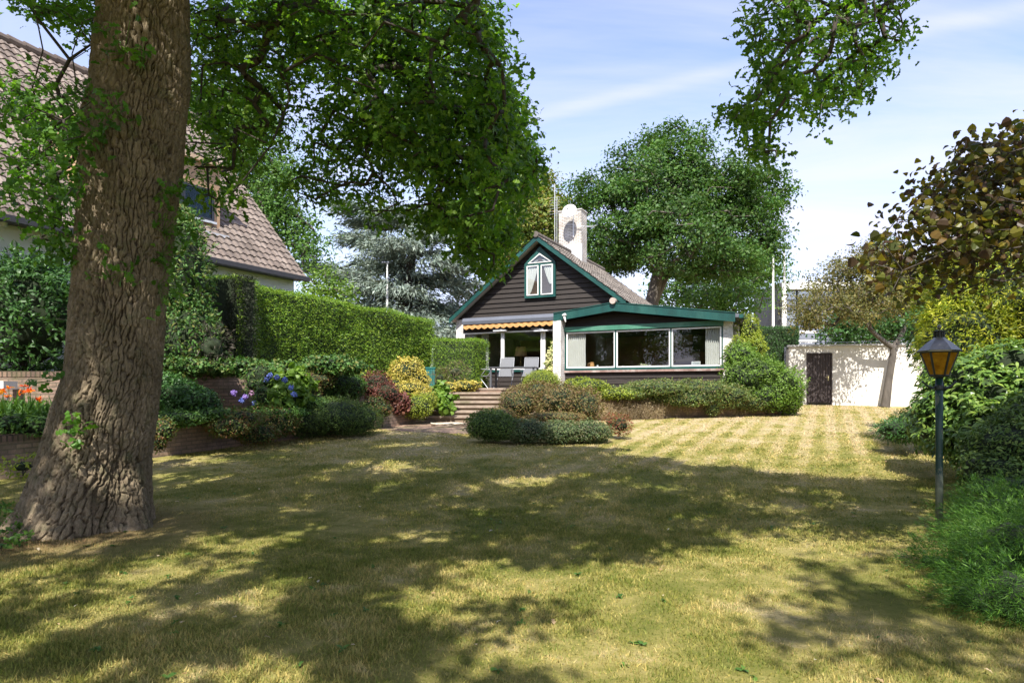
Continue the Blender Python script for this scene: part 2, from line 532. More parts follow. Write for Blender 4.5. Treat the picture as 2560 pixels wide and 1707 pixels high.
# ================================================================== SETTING
def lawn_color(t):
    p = t.pos()
    sp = t.n('ShaderNodeSeparateXYZ'); t.l(p, sp.inputs[0])
    pf = t.mapping(p, scale=(1, 1, 0.0))
    n1 = t.noise(0.75, 5, 0.65, pf, 0.4)
    n2 = t.noise(3.2, 5, 0.65, pf, 0.3)
    n3 = t.noise(26, 3, 0.6, pf)
    # dryness rises away from the camera and to the right
    far = t.n('ShaderNodeMapRange'); t.l(sp.outputs[1], far.inputs[0]); far.inputs[1].default_value = 9; far.inputs[2].default_value = 19; far.inputs[3].default_value = 0.0; far.inputs[4].default_value = 0.13
    a = t.math('ADD', t.math('MULTIPLY', n1, 0.55), t.math('MULTIPLY', n2, 0.33))
    a = t.math('ADD', a, t.math('ADD', t.math('MULTIPLY', n3, 0.14), -0.006))
    a = t.math('ADD', a, far.outputs[0])
    # mowing stripes on the far lawn, across (.9,-.44)
    st = t.mapping(p, scale=(1, 1, 0), rot=(0, 0, R(25.5)))
    s2 = t.n('ShaderNodeSeparateXYZ'); t.l(st, s2.inputs[0])
    wob = t.math('MULTIPLY', t.noise(0.6, 2, 0.5, pf), 0.8)
    ph = t.math('ADD', t.math('MULTIPLY', s2.outputs[0], 2 * math.pi / 0.50), wob)
    sn = t.math('MULTIPLY', t.math('SINE', ph), 1.9); sn = t.math('MAXIMUM', t.math('MINIMUM', sn, 1.0), -1.0)
    m1 = t.n('ShaderNodeMapRange'); t.l(sp.outputs[1], m1.inputs[0]); m1.inputs[1].default_value = 8; m1.inputs[2].default_value = 14; m1.inputs[3].default_value = 0.0; m1.inputs[4].default_value = 0.048
    m2 = t.n('ShaderNodeMapRange'); t.l(sp.outputs[0], m2.inputs[0]); m2.inputs[1].default_value = -1; m2.inputs[2].default_value = 2.5; m2.inputs[3].default_value = 0.0; m2.inputs[4].default_value = 1.0
    a = t.math('ADD', a, t.math('MULTIPLY', sn, t.math('MULTIPLY', m1.outputs[0], m2.outputs[0])))
    # bare brown litter ring round the foot of the oak
    vs = t.n('ShaderNodeVectorMath', operation='DISTANCE'); t.l(pf, vs.inputs[0]); vs.inputs[1].default_value = (-4.6, 6.9, 0)
    ring = t.n('ShaderNodeMapRange'); t.l(vs.outputs['Value'], ring.inputs[0]); ring.inputs[1].default_value = 0.55; ring.inputs[2].default_value = 1.7; ring.inputs[3].default_value = 1.0; ring.inputs[4].default_value = 0.0
    rr = t.math('MULTIPLY', ring.outputs[0], t.math('ADD', n2, 0.45), clamp=True)
    col = t.ramp(a, [(0.38, (0.13, 0.165, 0.025)), (0.47, (0.22, 0.225, 0.048)), (0.55, (0.39, 0.34, 0.11)), (0.63, (0.50, 0.415, 0.21)), (0.76, (0.57, 0.46, 0.28))])
    col = t.mix(t.math('MULTIPLY', rr, 0.8), col, (0.24, 0.155, 0.085))
    return col, n3

m, nt = nmat('lawn_soil'); t = NT(nt)
c, n3 = lawn_color(t)
c = t.mix(0.35, c, (0.12, 0.09, 0.045))
nb = t.noise(60, 4, 0.7, t.pos())
t.pbr(c, 0.95, t.bump(nb, 0.7, 0.03), 0, 0.1)
M_LAWN = m
m, nt = nmat('grass_blade'); t = NT(nt)
c, n3 = lawn_color(t)
a = t.n('ShaderNodeAttribute', attribute_name='rnd').outputs['Fac']
c = t.mix(1.0, c, t.ramp(a, [(0, (0.55, 0.72, 0.5)), (0.5, (1, 1, 1)), (1, (1.5, 1.32, 1.35))]), 'MULTIPLY')
b = t.pbr(c, 0.6, None, 0, 0.25, out=False)
tr = t.n('ShaderNodeBsdfTranslucent'); t.l(c, tr.inputs[0])
ms = t.n('ShaderNodeMixShader'); ms.inputs[0].default_value = 0.3; t.l(b, ms.inputs[1]); t.l(tr.outputs[0], ms.inputs[2]); t.out(ms.outputs[0])
M_BLADE = m

# ground sheet
xs = np.concatenate([np.linspace(-600, -32, 14), np.linspace(-30, 30, 121), np.linspace(32, 600, 14)])
ys = np.concatenate([np.linspace(-600, -22, 14), np.linspace(-20, 45, 131), np.linspace(50, 1200, 16)])
X, Y = np.meshgrid(xs, ys)
Z = gz(Y.ravel()) + 0.02 * vnoise(np.stack([X.ravel() * 0.4, Y.ravel() * 0.4, X.ravel() * 0], 1))
V = np.stack([X.ravel(), Y.ravel(), Z], 1)
nx = len(xs); ii, jj = np.meshgrid(np.arange(len(ys) - 1), np.arange(nx - 1), indexing='ij')
q = np.stack([ii * nx + jj, ii * nx + jj + 1, (ii + 1) * nx + jj + 1, (ii + 1) * nx + jj], -1).reshape(-1)
o = mesh_obj('lawn', V, q, np.full(len(q) // 4, 4), M_LAWN, smooth=True)
tag(o, 'dry striped lawn sloping up towards the house', None, kind='structure')

def inpoly(x, y, poly):
    c = np.zeros(len(x), bool); n = len(poly)
    for i in range(n):
        x1, y1 = poly[i]; x2, y2 = poly[(i + 1) % n]
        k = ((y1 > y) != (y2 > y)) & (x < (x2 - x1) * (y - y1) / ((y2 - y1) + 1e-12) + x1)
        c ^= k
    return c
LAWN = [(-13, -1), (-10.0, 5.7), (-5.55, 13.88), (-3.37, 17.1), (-2.9, 16.6), (-1.2, 15.9), (-0.4, 16.4), (-0.9, 14.8), (-1.1, 14.05), (2.4, 13.95), (2.7, 15.5), (2.3, 19.15), (8.36, 20.7), (10.4, 25.3), (15.0, 24.1), (16, 10), (12, -1)]

def in_view(x, y, mg=0.9):
    return (y > 2.6) & (np.abs(x) < 0.78 * y + mg)
def blades():
    out = []
    for y0, y1, dens, h, w in ((2.6, 4.6, 7500, 0.030, 0.0046), (4.6, 7, 5000, 0.030, 0.0058), (7, 10.5, 2400, 0.030, 0.0085), (10.5, 15, 950, 0.028, 0.014), (15, 25.4, 360, 0.026, 0.024)):
        x0, x1 = -0.8 * y1 - 1, 0.8 * y1 + 1
        n = int((x1 - x0) * (y1 - y0) * dens)
        x = rng.uniform(x0, x1, n); y = rng.uniform(y0, y1, n)
        k = in_view(x, y) & inpoly(x, y, LAWN) & (np.hypot(x + 4.85, y - 7.25) > 0.66)
        x = x[k]; y = y[k]; n = len(x)
        # sparser, shorter on dry spots; tufts
        tu = fbm(np.stack([x * 2.3, y * 2.3, x * 0], 1), 3, 3)
        keep = rng.random(n) < np.clip(0.72 + 0.8 * tu, 0.25, 1); x = x[keep]; y = y[keep]; tu = tu[keep]; n = len(x)
        hh = h * np.clip(0.8 + 0.6 * tu + 0.3 * rng.normal(size=n), 0.35, 2.1)
        a = rng.uniform(0, 2 * np.pi, n); lean = rng.uniform(0.1, 0.95, n)
        z = gz(y) + 0.005
        ww = w * rng.uniform(0.6, 1.3, n)
        ax, ay = np.cos(a), np.sin(a); b = a + rng.normal(size=n) * 1.2
        P0 = np.stack([x - ax * ww, y - ay * ww, z], 1); P1 = np.stack([x + ax * ww, y + ay * ww, z], 1)
        Tp = np.stack([x + np.cos(b + 1.57) * hh * lean, y + np.sin(b + 1.57) * hh * lean, z + hh * (1.05 - 0.5 * lean)], 1)
        V = np.stack([P0, P1, Tp], 1).reshape(-1, 3)
        out.append((V, np.arange(3 * n), np.full(n, 3), rng.random(n)))
    # sparse taller tufts left by the mower
    n = 15000; y = rng.uniform(3.0, 9.5, n); x = rng.uniform(-0.8, 0.8, n) * (y + 1); k = inpoly(x, y, LAWN) & (fbm(np.stack([x * 3, y * 3, x * 0], 1), 3, 91) > 0.12); x, y = x[k], y[k]; n = len(x)
    a = rng.uniform(0, 2 * np.pi, n); hh = rng.uniform(0.035, 0.075, n); ww = 0.0032; z = gz(y)
    P0 = np.stack([x - np.cos(a) * ww, y - np.sin(a) * ww, z], 1); P1 = np.stack([x + np.cos(a) * ww, y + np.sin(a) * ww, z], 1)
    Tp = np.stack([x + rng.normal(size=n) * hh * 0.4, y + rng.normal(size=n) * hh * 0.4, z + hh], 1)
    out.append((np.stack([P0, P1, Tp], 1).reshape(-1, 3), np.arange(3 * n), np.full(n, 3), rng.random(n)))
    return join(out)
V, L, Tt, A = blades()
o = mesh_obj('grass', V, L, Tt, M_BLADE, attr=A)
tag(o, 'short summer grass blades, green and straw yellow, covering the lawn', 'grass', kind='stuff')

# ---------- general materials
M_SOIL = simple('soil', (0.075, 0.05, 0.032), 0.95, var=0.4, scale=9, bump=0.9)
M_PAVE = brickmat('paving_brick', [(0.30, 0.20, 0.15), (0.24, 0.17, 0.13)], (0.2, 0.16, 0.11), 0.21, 0.105, 0.008, 0.4, 0.9, (0.16, 0.17, 0.06))
M_BRICK = brickmat('garden_brick', [(0.38, 0.27, 0.205), (0.27, 0.195, 0.16)], (0.20, 0.165, 0.13), 0.22, 0.075, 0.010, 0.8, 0.9, (0.12, 0.12, 0.05))
M_BRICKS = brickmat('garden_brick_soldier', [(0.28, 0.19, 0.14), (0.18, 0.12, 0.10)], (0.10, 0.08, 0.06), 0.075, 0.5, 0.013, 1.0, 0.9, (0.12, 0.12, 0.05), row=0)
M_STEP = simple('step_stone', (0.30, 0.235, 0.18), 0.9, var=0.3, scale=5, bump=0.5, dirt=(0.14, 0.13, 0.07))
M_STEPF = simple('step_riser_stone', (0.20, 0.15, 0.10), 0.9, var=0.3, scale=6, bump=0.5, dirt=(0.09, 0.08, 0.04))

def slab(name, poly, z0, z1, mat, label):
    b = MB(); b.prism(poly, (z0, z1), 'ab'); o = b.build(name, mat)
    return tag(o, label, None, kind='structure')
slab('flower_bed', [(-16, 2), (-10.3, 5.4), (-5.85, 13.95), (-3.62, 17.25), (-2.75, 18.65), (-2.85, 21.0), (-5.5, 21.0), (-9, 15), (-20, 11)], 0.0, 0.93, M_SOIL, 'soil of the raised bed left of the lawn')
slab('upper_bed', [(-30, 6), (-16, 8.3), (-9.7, 12.9), (-4.85, 16.4), (-4.2, 21.0), (-5.5, 27), (-12, 60), (-60, 60)], 0.2, 1.80, M_SOIL, 'higher garden ground left of the house')
slab('terrace', [(-4.2, 21.0), (-0.35, 21.0), (0.2, 21.5), (8.8, 21.5), (10.1, 25.2), (10.3, 29), (14, 60), (-9, 60)], 0.3, 1.60, M_PAVE, 'paved terrace in front of the house')
slab('planting_bed', [(-0.3, 18.95), (2.5, 19.35), (8.3, 20.9), (9.6, 23.2), (9.3, 21.497), (0.2, 21.497), (-0.3, 20.99)], 0.3, 1.32, M_SOIL, 'soil behind the brick retaining wall')
b = MB(); b.prism([(-3.5, 17.0), (-3.0, 16.55), (-1.2, 15.85), (-0.2, 16.3), (0.5, 18.9), (-2.7, 18.72)], (0, 1), 'ab')
V = np.array(b.V); n_ = len(V) // 2
V[:, 2] = gz(V[:, 1]) + np.where(V[:, 2] > 0.5, 0.012, -0.2)
b.V = [tuple(v) for v in V]
tag(b.build('path', M_PAVE), 'worn brick paving at the foot of the garden steps', None, kind='structure')

# ---------- brick walls
def brick_wall(name, path, label, thick=0.22, parent=None):
    """path [(x, y, z0, z1)]; thickness to the far/left side"""
    t_ = thing(name, (path[0][0], path[0][1], path[0][2]), label, 'garden wall')
    bw, bs = MB(), MB(); L = 0
    for (x0, y0, a0, b0), (x1, y1, a1, b1) in zip(path[:-1], path[1:]):
        d = np.array([x1 - x0, y1 - y0]); l = np.linalg.norm(d); d /= l; n = np.array([-d[1], d[0]]) * thick
        for bb, lo, hi, ex in ((bw, (a0, a1), (b0 - 0.11, b1 - 0.11), 0.0), (bs, (b0 - 0.11, b1 - 0.11), (b0, b1), 0.012)):
            e = -n / thick * ex; nn = n * (1 + ex / thick)
            p = [(x0 + e[0], y0 + e[1], lo[0]), (x1 + e[0], y1 + e[1], lo[1]), (x1 + e[0], y1 + e[1], hi[1]), (x0 + e[0], y0 + e[1], hi[0])]
            p += [(q_[0] + nn[0] * 1, q_[1] + nn[1], q_[2]) for q_ in p]
            f = [(0, 1, 2, 3), (5, 4, 7, 6), (3, 2, 6, 7), (1, 5, 6, 2), (4, 0, 3, 7), (4, 5, 1, 0)]
            z0_ = b0 - 0.11 if bb is bs else b0
            uv = [[(L, p[0][2] - b0), (L + l, p[1][2] - b1), (L + l, p[2][2] - b1), (L, p[3][2] - b0)],
                  [(L, p[0][2] - b0), (L + l, p[1][2] - b1), (L + l, p[2][2] - b1), (L, p[3][2] - b0)],
                  [(L, 0), (L + l, 0), (L + l, thick), (L, thick)],
                  [(L, p[1][2] - b1), (L + thick, p[1][2] - b1), (L + thick, p[2][2] - b1), (L, p[2][2] - b1)],
                  [(L, p[0][2] - b0), (L + thick, p[0][2] - b0), (L + thick, p[3][2] - b0), (L, p[3][2] - b0)],
                  [(L, 0), (L + l, 0), (L + l, thick), (L, thick)]]
            bb.add(p, f, uv)
        L += l
    bw.build('brick_face', M_BRICK, t_); bs.build('coping', M_BRICKS, t_)
    return t_
brick_wall('brick_wall', [(-12.9, 0.5, -0.2, 0.84), (-10.0, 5.7, -0.2, 0.84), (-7.73, 9.96, -0.2, 0.84), (-5.55, 13.88, 0.1, 0.96), (-3.37, 17.1, 0.3, 1.10)], 'low brown brick retaining wall running behind the oak along the lawn edge')
brick_wall('brick_wall', [(-3.34, 17.12, 0.3, 1.16), (-2.62, 18.62, 0.4, 1.22)], 'short brick end wall beside the foot of the garden steps')
brick_wall('brick_wall', [(-22.0, 10.9, 0.5, 1.84), (-9.7, 12.5, 0.5, 1.885), (-7.5, 13.4, 0.5, 1.90), (-4.85, 16.0, 0.5, 1.96), (-4.0, 20.9, 0.5, 1.99)], 'upper brown brick wall under the tall hedge behind the flower bed')
brick_wall('brick_wall', [(-0.25, 18.8, 0.4, 1.32), (2.56, 19.2, 0.4, 1.36), (8.36, 20.75, 0.4, 1.40), (9.75, 23.2, 0.4, 1.40)], 'brick retaining wall right of the steps below the glass extension')
brick_wall('brick_wall', [(-3.6, 20.75, 0.7, 1.60), (-1.95, 20.85, 0.7, 1.60)], 'brick edge of the terrace left of the top steps', thick=0.14)

# ---------- steps
st = thing('garden_steps', (-1.2, 18.7, 0.67), 'seven worn stone steps climbing from the lawn path to the terrace', 'steps')
for k in range(7):
    y0 = 18.7 + 0.385 * k; z0 = 0.67 + 0.134 * k; z1 = z0 + 0.134
    if k == 6: z1 = 1.606
    xl = -2.55 + 0.105 * k; xr = -0.2
    b = MB(); b.box(xl, xr, y0 - 0.03, y0 + 0.42 + (0.0 if k < 6 else 0.02), z1 - 0.06, z1); s_ = b.build('tread', M_STEP, st)
    b = MB(); b.box(xl + 0.03, xr - 0.01, y0 + 0.02, y0 + 0.40, z0 - 0.3, z1 - 0.061); b.build('riser', M_STEPF, s_)

# ================================================================== MAIN HOUSE
P0 = np.array([2.0, 25.0]); E1 = np.array([0.8987, -0.4387]); E2 = np.array([0.4387, 0.8987])
def HF(t, w, z): q = P0 + E1 * t + E2 * w; return (q[0], q[1], z)
def hf(u, v, w=0.0):
    r_ = (u - CU) / F; o_ = P0 + E2 * w
    t = (r_ * o_[1] - o_[0]) / (E1[0] - r_ * E1[1]); Yd = o_[1] + E1[1] * t
    return t, EYE - (v - HV) / F * Yd
M_BOARD = simple('dark_board', (0.027, 0.021, 0.0175), 0.7, var=0.45, scale=3.5, bump=0.6, stretch=(0.6, 0.6, 9), spec=0.35)
M_GREEN = simple('green_paint', (0.005, 0.054, 0.046), 0.45, var=0.3, scale=2.2, bump=0.15, dirt=(0.022, 0.10, 0.08), stretch=(1.6, 1.6, 0.5))
M_GREEN2 = simple('pale_green_paint', (0.045, 0.17, 0.11), 0.5, var=0.25, scale=4, bump=0.15, dirt=(0.10, 0.24, 0.17))
M_WHITE = simple('white_paint', (0.78, 0.77, 0.74), 0.5, var=0.06, scale=4, bump=0.08)
M_CHIM = brickmat('weathered_white_brick', [(0.78, 0.76, 0.72), (0.62, 0.59, 0.55)], (0.35, 0.32, 0.29), 0.21, 0.065, 0.012, 1.0, 0.8, (0.40, 0.33, 0.27))
M_WBRICK = brickmat('white_brick', [(0.80, 0.79, 0.76), (0.70, 0.69, 0.66)], (0.62, 0.61, 0.58), 0.21, 0.065, 0.008, 0.7, 0.75)
M_GREY = simple('grey_metal', (0.115, 0.125, 0.15), 0.4, var=0.1, scale=3, bump=0.05)
M_STEEL = simple('bright_metal', (0.62, 0.63, 0.64), 0.4, metal=0.3, var=0.1)
M_ORANGE = simple('awning_cloth', (0.50, 0.26, 0.09), 0.85, var=0.15, scale=5, bump=0.1)
M_CURT = simple('white_curtain', (0.56, 0.545, 0.52), 0.9, var=0.06, scale=4, bump=0.1)
M_PINK = simple('weathered_sill', (0.26, 0.165, 0.14), 0.85, var=0.35, scale=5, bump=0.4, dirt=(0.5, 0.46, 0.42))
M_INT = simple('interior_wall', (0.42, 0.22, 0.11), 0.9, var=0.1)
M_INTD = simple('interior_dark_wood', (0.06, 0.035, 0.022), 0.7, var=0.2)
M_PLAST = simple('white_render', (0.80, 0.80, 0.78), 0.85, var=0.05, scale=3, bump=0.25)
def glass(name, tint=(0.93, 0.95, 0.94), base=0.07, mul=1.3):
    m, nt = nmat(name); t = NT(nt)
    tr = t.n('ShaderNodeBsdfTransparent'); tr.inputs[0].default_value = (*tint, 1)
    gl = t.n('ShaderNodeBsdfGlossy'); gl.inputs['Roughness'].default_value = 0.0
    nb = t.noise(1.2, 2, 0.5, t.pos()); t.l(t.bump(nb, 0.006, 0.02), gl.inputs['Normal'])
    fr = t.n('ShaderNodeFresnel'); fr.inputs[0].default_value = 1.5
    f = t.math('ADD', t.math('MULTIPLY', fr.outputs[0], mul), base, clamp=True)
    bf = t.n('ShaderNodeNewGeometry').outputs['Backfacing']; f = t.math('MULTIPLY', f, t.math('SUBTRACT', 1.0, bf))
    ms = t.n('ShaderNodeMixShader'); t.l(f, ms.inputs[0]); t.l(tr.outputs[0], ms.inputs[1]); t.l(gl.outputs[0], ms.inputs[2]); t.out(ms.outputs[0])
    return m
M_GLASS = glass('window_glass')

# roofs: real pantile relief
def tile_mat(name, c1, c2, c3):
    m, nt = nmat(name); t = NT(nt)
    a = t.n('ShaderNodeAttribute', attribute_name='rnd').outputs['Fac']
    c = t.ramp(a, [(0, c1), (0.5, c2), (1, c3)])
    n = t.noise(0.9, 6, 0.7, t.pos()); c = t.mix(1, c, t.ramp(n, [(0.3, (0.68, 0.68, 0.66)), (0.7, (1.2, 1.18, 1.15))]), 'MULTIPLY')
    n2 = t.noise(30, 4, 0.6, t.pos()); c = t.mix(0.5, c, t.ramp(n2, [(0.3, (0.6, 0.6, 0.6)), (0.7, (1.25, 1.25, 1.25))]), 'MULTIPLY')
    t.pbr(c, 0.85, t.bump(n2, 0.3, 0.006), 0, 0.2)
    return m
M_TILE1 = tile_mat('grey_roof_tile', (0.15, 0.13, 0.115), (0.20, 0.175, 0.155), (0.26, 0.23, 0.20))
M_TILE2 = tile_mat('brown_roof_tile', (0.14, 0.113, 0.098), (0.185, 0.15, 0.13), (0.235, 0.195, 0.17))
def tiled(name, O, A, B, la, lb, nrm, mat, parent, tw=0.21, tl=0.30, amp=0.028, step=0.035, res=8):
    """O eave corner, A unit along the eave, B unit up the slope"""
    O, A, B, nrm = map(lambda q_: np.array(q_, float), (O, A, B, nrm))
    na = max(1, int(round(la / tw))); nb = max(1, int(round(lb / tl))); tw = la / na; tl = lb / nb
    xa = np.linspace(0, la, na * res + 1); prof = amp * (0.55 * np.sin(2 * np.pi * xa / tw) + 0.25 * np.sin(4 * np.pi * xa / tw + 0.8))
    V = []; loops = []; att = []; n = 0; m_ = len(xa)
    for r_ in range(nb):
        tilt = rng.normal(size=na + 1) * 0.004
        tj = tilt[np.minimum((xa / tw).astype(int), na)]
        y0, y1 = r_ * tl, (r_ + 1) * tl + 0.03
        for y, h in ((y0 + 0.004, -0.03), (y0, step), (y1, 0.0)):
            V.append(O + A * xa[:, None] + B * (y + (prof[:, None] * 0.25 if y == y0 else 0)) + nrm * ((prof + h + tj)[:, None]))
        cr = rng.random(na)
        for s_ in (0, 1):
            for j in range(m_ - 1):
                loops += [n + s_ * m_ + j, n + s_ * m_ + j + 1, n + (s_ + 1) * m_ + j + 1, n + (s_ + 1) * m_ + j]
                att.append(cr[min(int(j / res), na - 1)])
        n += 3 * m_
    return mesh_obj(name, np.concatenate(V), loops, np.full(len(loops) // 4, 4), mat, parent, attr=att, smooth=False)

H = thing('bungalow', HF(0, 2, 1.6), 'dark timber gabled bungalow with green fascias and a glazed extension', 'house')
tA, zA = hf(1350, 600)             # apex
tL, zL = hf(1140, 799)             # left eave corner
RUN = tA - tL; RISE = zA - zL; tRe = tA + RUN; sl = math.hypot(RUN, RISE)
DEP = 7.6
t_pl = (hf(1141, 900)[0], hf(1158.5, 900)[0])   # left pier
t_w0 = t_pl[1]
t_pc = (hf(1393, 900)[0], hf(1412.5, 900)[0])   # centre pier
t_pr = (hf(1807.5, 900)[0], hf(1832, 900)[0])   # right pier
tER = t_pr[1]
z_sill = hf(1412, 921)[1]
WDP = 6.5
# gable boards
b = MB(HF); zb = hf(1250, 790)[1] - 0.02; k = 0; z = zb
while z < zA - 0.15:
    z1 = z + 0.185
    def lim(zz): d = (zA - zz) / RISE * RUN; return tA - d + 0.06, tA + d - 0.06
    a0, a1 = lim(z + 0.02); c0, c1 = lim(z1 + 0.02)
    wv = random.uniform(-0.006, 0.006)
    pts = [(a0, 0.0 + wv, z - 0.012), (a1, 0.0, z - 0.012 + wv), (c1, 0.046, z1), (c0, 0.046, z1), (a0, 0.055, z - 0.012), (a1, 0.055, z - 0.012), (c1, 0.055, z1), (c0, 0.055, z1)]
    b.add(pts, [(0, 1, 2, 3), (4, 5, 1, 0), (7, 6, 5, 4), (3, 2, 6, 7), (0, 3, 7, 4), (1, 5, 6, 2)])
    z = z1
b.build('gable_boards', M_BOARD, H)
b = MB(HF); b.prism([(tL + 0.12, zL - 0.1), (tRe - 0.12, zL - 0.1), (tRe - 0.12, zL + 0.02), (tA, zA - 0.1), (tL + 0.12, zL + 0.02)], (0.06, 0.12)); b.build('wall', M_BOARD, H)
# walls
def hbox(name, mat, parent, *a, **k):
    b = MB(HF); b.box(*a); return b.build(name, mat, parent, **k)
hbox('pier', M_WBRICK, H, t_pl[0], t_pl[1], -0.02, 0.35, 1.5, zL - 0.02)
hbox('pier', M_WBRICK, H, t_pc[0], t_pc[1], -0.42, 0.2, 1.2, hf(1400, 801, -0.42)[1])
hbox('pier', M_WBRICK, H, t_pr[0], t_pr[1], -0.02, 0.4, 1.0, hf(1818, 803)[1])
hbox('side_wall', M_WBRICK, H, tER - 0.25, tER, 0.4, WDP, 1.0, hf(1818, 806)[1])
hbox('side_wall', M_WBRICK, H, t_pl[0], t_pl[0] + 0.2, 0.351, DEP, 1.2, zL - 0.02)
hbox('back_wall', M_INT, H, t_pl[0] + 0.2, tER - 0.25, WDP - 0.8, WDP - 0.6, 1.4, 4.6)
hbox('interior_floor', M_INTD, H, t_pl[0] + 0.2, tER - 0.25, 0.06, WDP - 0.8, 1.55, 1.66)
hbox('ceiling', M_INTD, H, t_pl[0] + 0.2, tER - 0.251, 0.1, WDP - 0.8, 3.95, 4.05)
hbox('inner_wall', M_INT, H, t_pc[0] - 0.05, t_pc[0] + 0.05, 2.4, WDP - 0.8, 1.66, 3.95)
# lower boarding
def boards(t0, t1, z0, z1, w=0.0, n=5):
    b = MB(HF); h = (z1 - z0) / n
    for i in range(n):
        a = z0 + i * h
        b.add([(t0, w, a - 0.01), (t1, w, a - 0.01), (t1, w + 0.03, a + h), (t0, w + 0.03, a + h), (t0, w + 0.06, a - 0.01), (t1, w + 0.06, a - 0.01), (t1, w + 0.06, a + h), (t0, w + 0.06, a + h)],
              [(0, 1, 2, 3), (4, 5, 1, 0), (7, 6, 5, 4), (3, 2, 6, 7), (0, 3, 7, 4), (1, 5, 6, 2)])
    return b
boards(t_pc[1], t_pr[0], 1.15, z_sill - 0.16, 0.0, 5).build('lower_boards', M_BOARD, H)
boards(t_w0, t_pc[0], 1.55, z_sill - 0.10, 0.0, 4).build('lower_boards', M_BOARD, H)
hbox('sill_board', M_PINK, H, t_pc[1], t_pr[0] + 0.05, -0.09, 0.03, z_sill - 0.16, z_sill - 0.085)
hbox('sill', M_GREEN, H, t_pc[1], t_pr[0] + 0.05, -0.05, 0.05, z_sill - 0.083, z_sill - 0.0)
hbox('sill', M_GREEN, H, t_w0, t_pc[0], -0.05, 0.05, z_sill - 0.1, z_sill - 0.01)
# windows of the extension
z_et = hf(1412, 832)[1]
def window(t0, t1, z0, z1, fr=0.045, w=0.0, mat=None, name='window', par=None, gl=M_GLASS):
    f = MB(HF); w0, w1 = w - 0.03, w + 0.03
    f.box(t0, t1, w0, w1, z0, z0 + fr); f.box(t0, t1, w0, w1, z1 - fr, z1)
    f.box(t0, t0 + fr, w0 + 0.001, w1 - 0.001, z0 + fr, z1 - fr); f.box(t1 - fr, t1, w0 + 0.001, w1 - 0.001, z0 + fr, z1 - fr)
    o_ = f.build(name, mat or M_WHITE, par or H)
    g = MB(HF); g.box(t0 + fr - 0.005, t1 - fr + 0.005, w - 0.004, w + 0.004, z0 + fr - 0.005, z1 - fr + 0.005)
    g.build('pane', gl, o_)
    return o_
tm = [t_pc[1] + 0.07, hf(1538, 870)[0], hf(1676, 870)[0], t_pr[0] - 0.05]
for i in range(3):
    window(tm[i] + (0.05 if i else 0), tm[i + 1] - 0.0, z_sill + 0.003, z_et - 0.003)
for i in (1, 2):
    hbox('mullion', M_GREEN, H, tm[i] + 0.002, tm[i] + 0.048, -0.05, 0.06, z_sill + 0.002, z_et)
hbox('mullion', M_GREEN, H, t_pc[1], tm[0] - 0.002, -0.03, 0.05, z_sill + 0.002, z_et)
hbox('mullion', M_GREEN, H, tm[3] + 0.002, t_pr[0], -0.03, 0.05, z_sill + 0.002, z_et)
zbm = hf(1412, 819)[1]
hbox('beam', M_GREEN2, H, t_pc[1] - 0.02, t_pr[0] + 0.02, -0.10, 0.08, z_et + 0.03, zbm)
hbox('beam_strip', M_GREEN, H, t_pc[1], t_pr[0], -0.05, 0.08, z_et + 0.001, z_et + 0.029)
# extension gable panel + fascia + roof
OVx = 0.40
t_e0, z_e0 = hf(1384, 794, -OVx); t_er, z_er = hf(1534, 767, -OVx); t_e1, z_e1 = hf(1838, 793.5, -OVx)
th = 0.145
b = MB(HF); n = 5
for i in range(n):
    za = zbm + 0.01 + i * 0.19; zc_ = za + 0.19
    def el(z_):  # extents under the low roof
        zt = z_er - th - 0.02
        fl = (zt - z_) / (z_er - z_e0); frr = (zt - z_) / (z_er - z_e1)
        return max(t_pc[1], t_er - fl * (t_er - t_e0)), min(t_pr[1], t_er + frr * (t_e1 - t_er))
    if za > z_er - th: break
    zc_ = min(zc_, z_er - th - 0.03)
    a0, a1 = el(za); c0, c1 = el(zc_)
    if a1 <= a0: break
    b.add([(a0, 0, za - 0.01), (a1, 0, za - 0.01), (c1, 0.03, zc_), (c0, 0.03, zc_), (a0, 0.06, za - 0.01), (a1, 0.06, za - 0.01), (c1, 0.06, zc_), (c0, 0.06, zc_)],
          [(0, 1, 2, 3), (4, 5, 1, 0), (7, 6, 5, 4), (3, 2, 6, 7), (0, 3, 7, 4), (1, 5, 6, 2)])
b.prism([(t_pc[1], zbm + 0.0), (t_pr[1], zbm + 0.0), (t_pr[1], z_e1 - th), (t_er, z_er - th), (t_pc[1], z_e0 - th + 0.05)], (0.065, 0.1))
b.build('gable_panel', M_BOARD, H)
b = MB(HF)
b.prism([(t_e0, z_e0 - th), (t_er, z_er - th), (t_er, z_er + th), (t_e0, z_e0 + th)], (-OVx - 0.02, -OVx + 0.02))
b.prism([(t_er, z_er - th), (t_e1, z_e1 - th), (t_e1, z_e1 + th), (t_er, z_er + th)], (-OVx - 0.02, -OVx + 0.02))
b.prism([(t_e0, z_e0 + th + 0.001), (t_er, z_er + th + 0.001), (t_e1, z_e1 + th + 0.001), (t_e1, z_e1 + th + 0.03), (t_er, z_er + th + 0.03), (t_e0, z_e0 + th + 0.03)], (-OVx - 0.045, -OVx + 0.04))
b.box(t_e0 + 0.0, t_e0 + 0.03, -OVx + 0.021, 0.0, z_e0 - th, z_e0 + th)
b.build('fascia', M_GREEN, H)
b = MB(HF)
b.prism([(t_e0 + 0.03, z_e0 + 0.02), (t_er, z_er + 0.02), (t_e1 + 0.12, z_e1 + 0.0), (t_e1 + 0.12, z_e1 + th - 0.02), (t_er, z_er + th - 0.02), (t_e0 + 0.03, z_e0 + th - 0.02)], (-OVx + 0.03, WDP))
b.build('flat_roof', M_GREY, H)
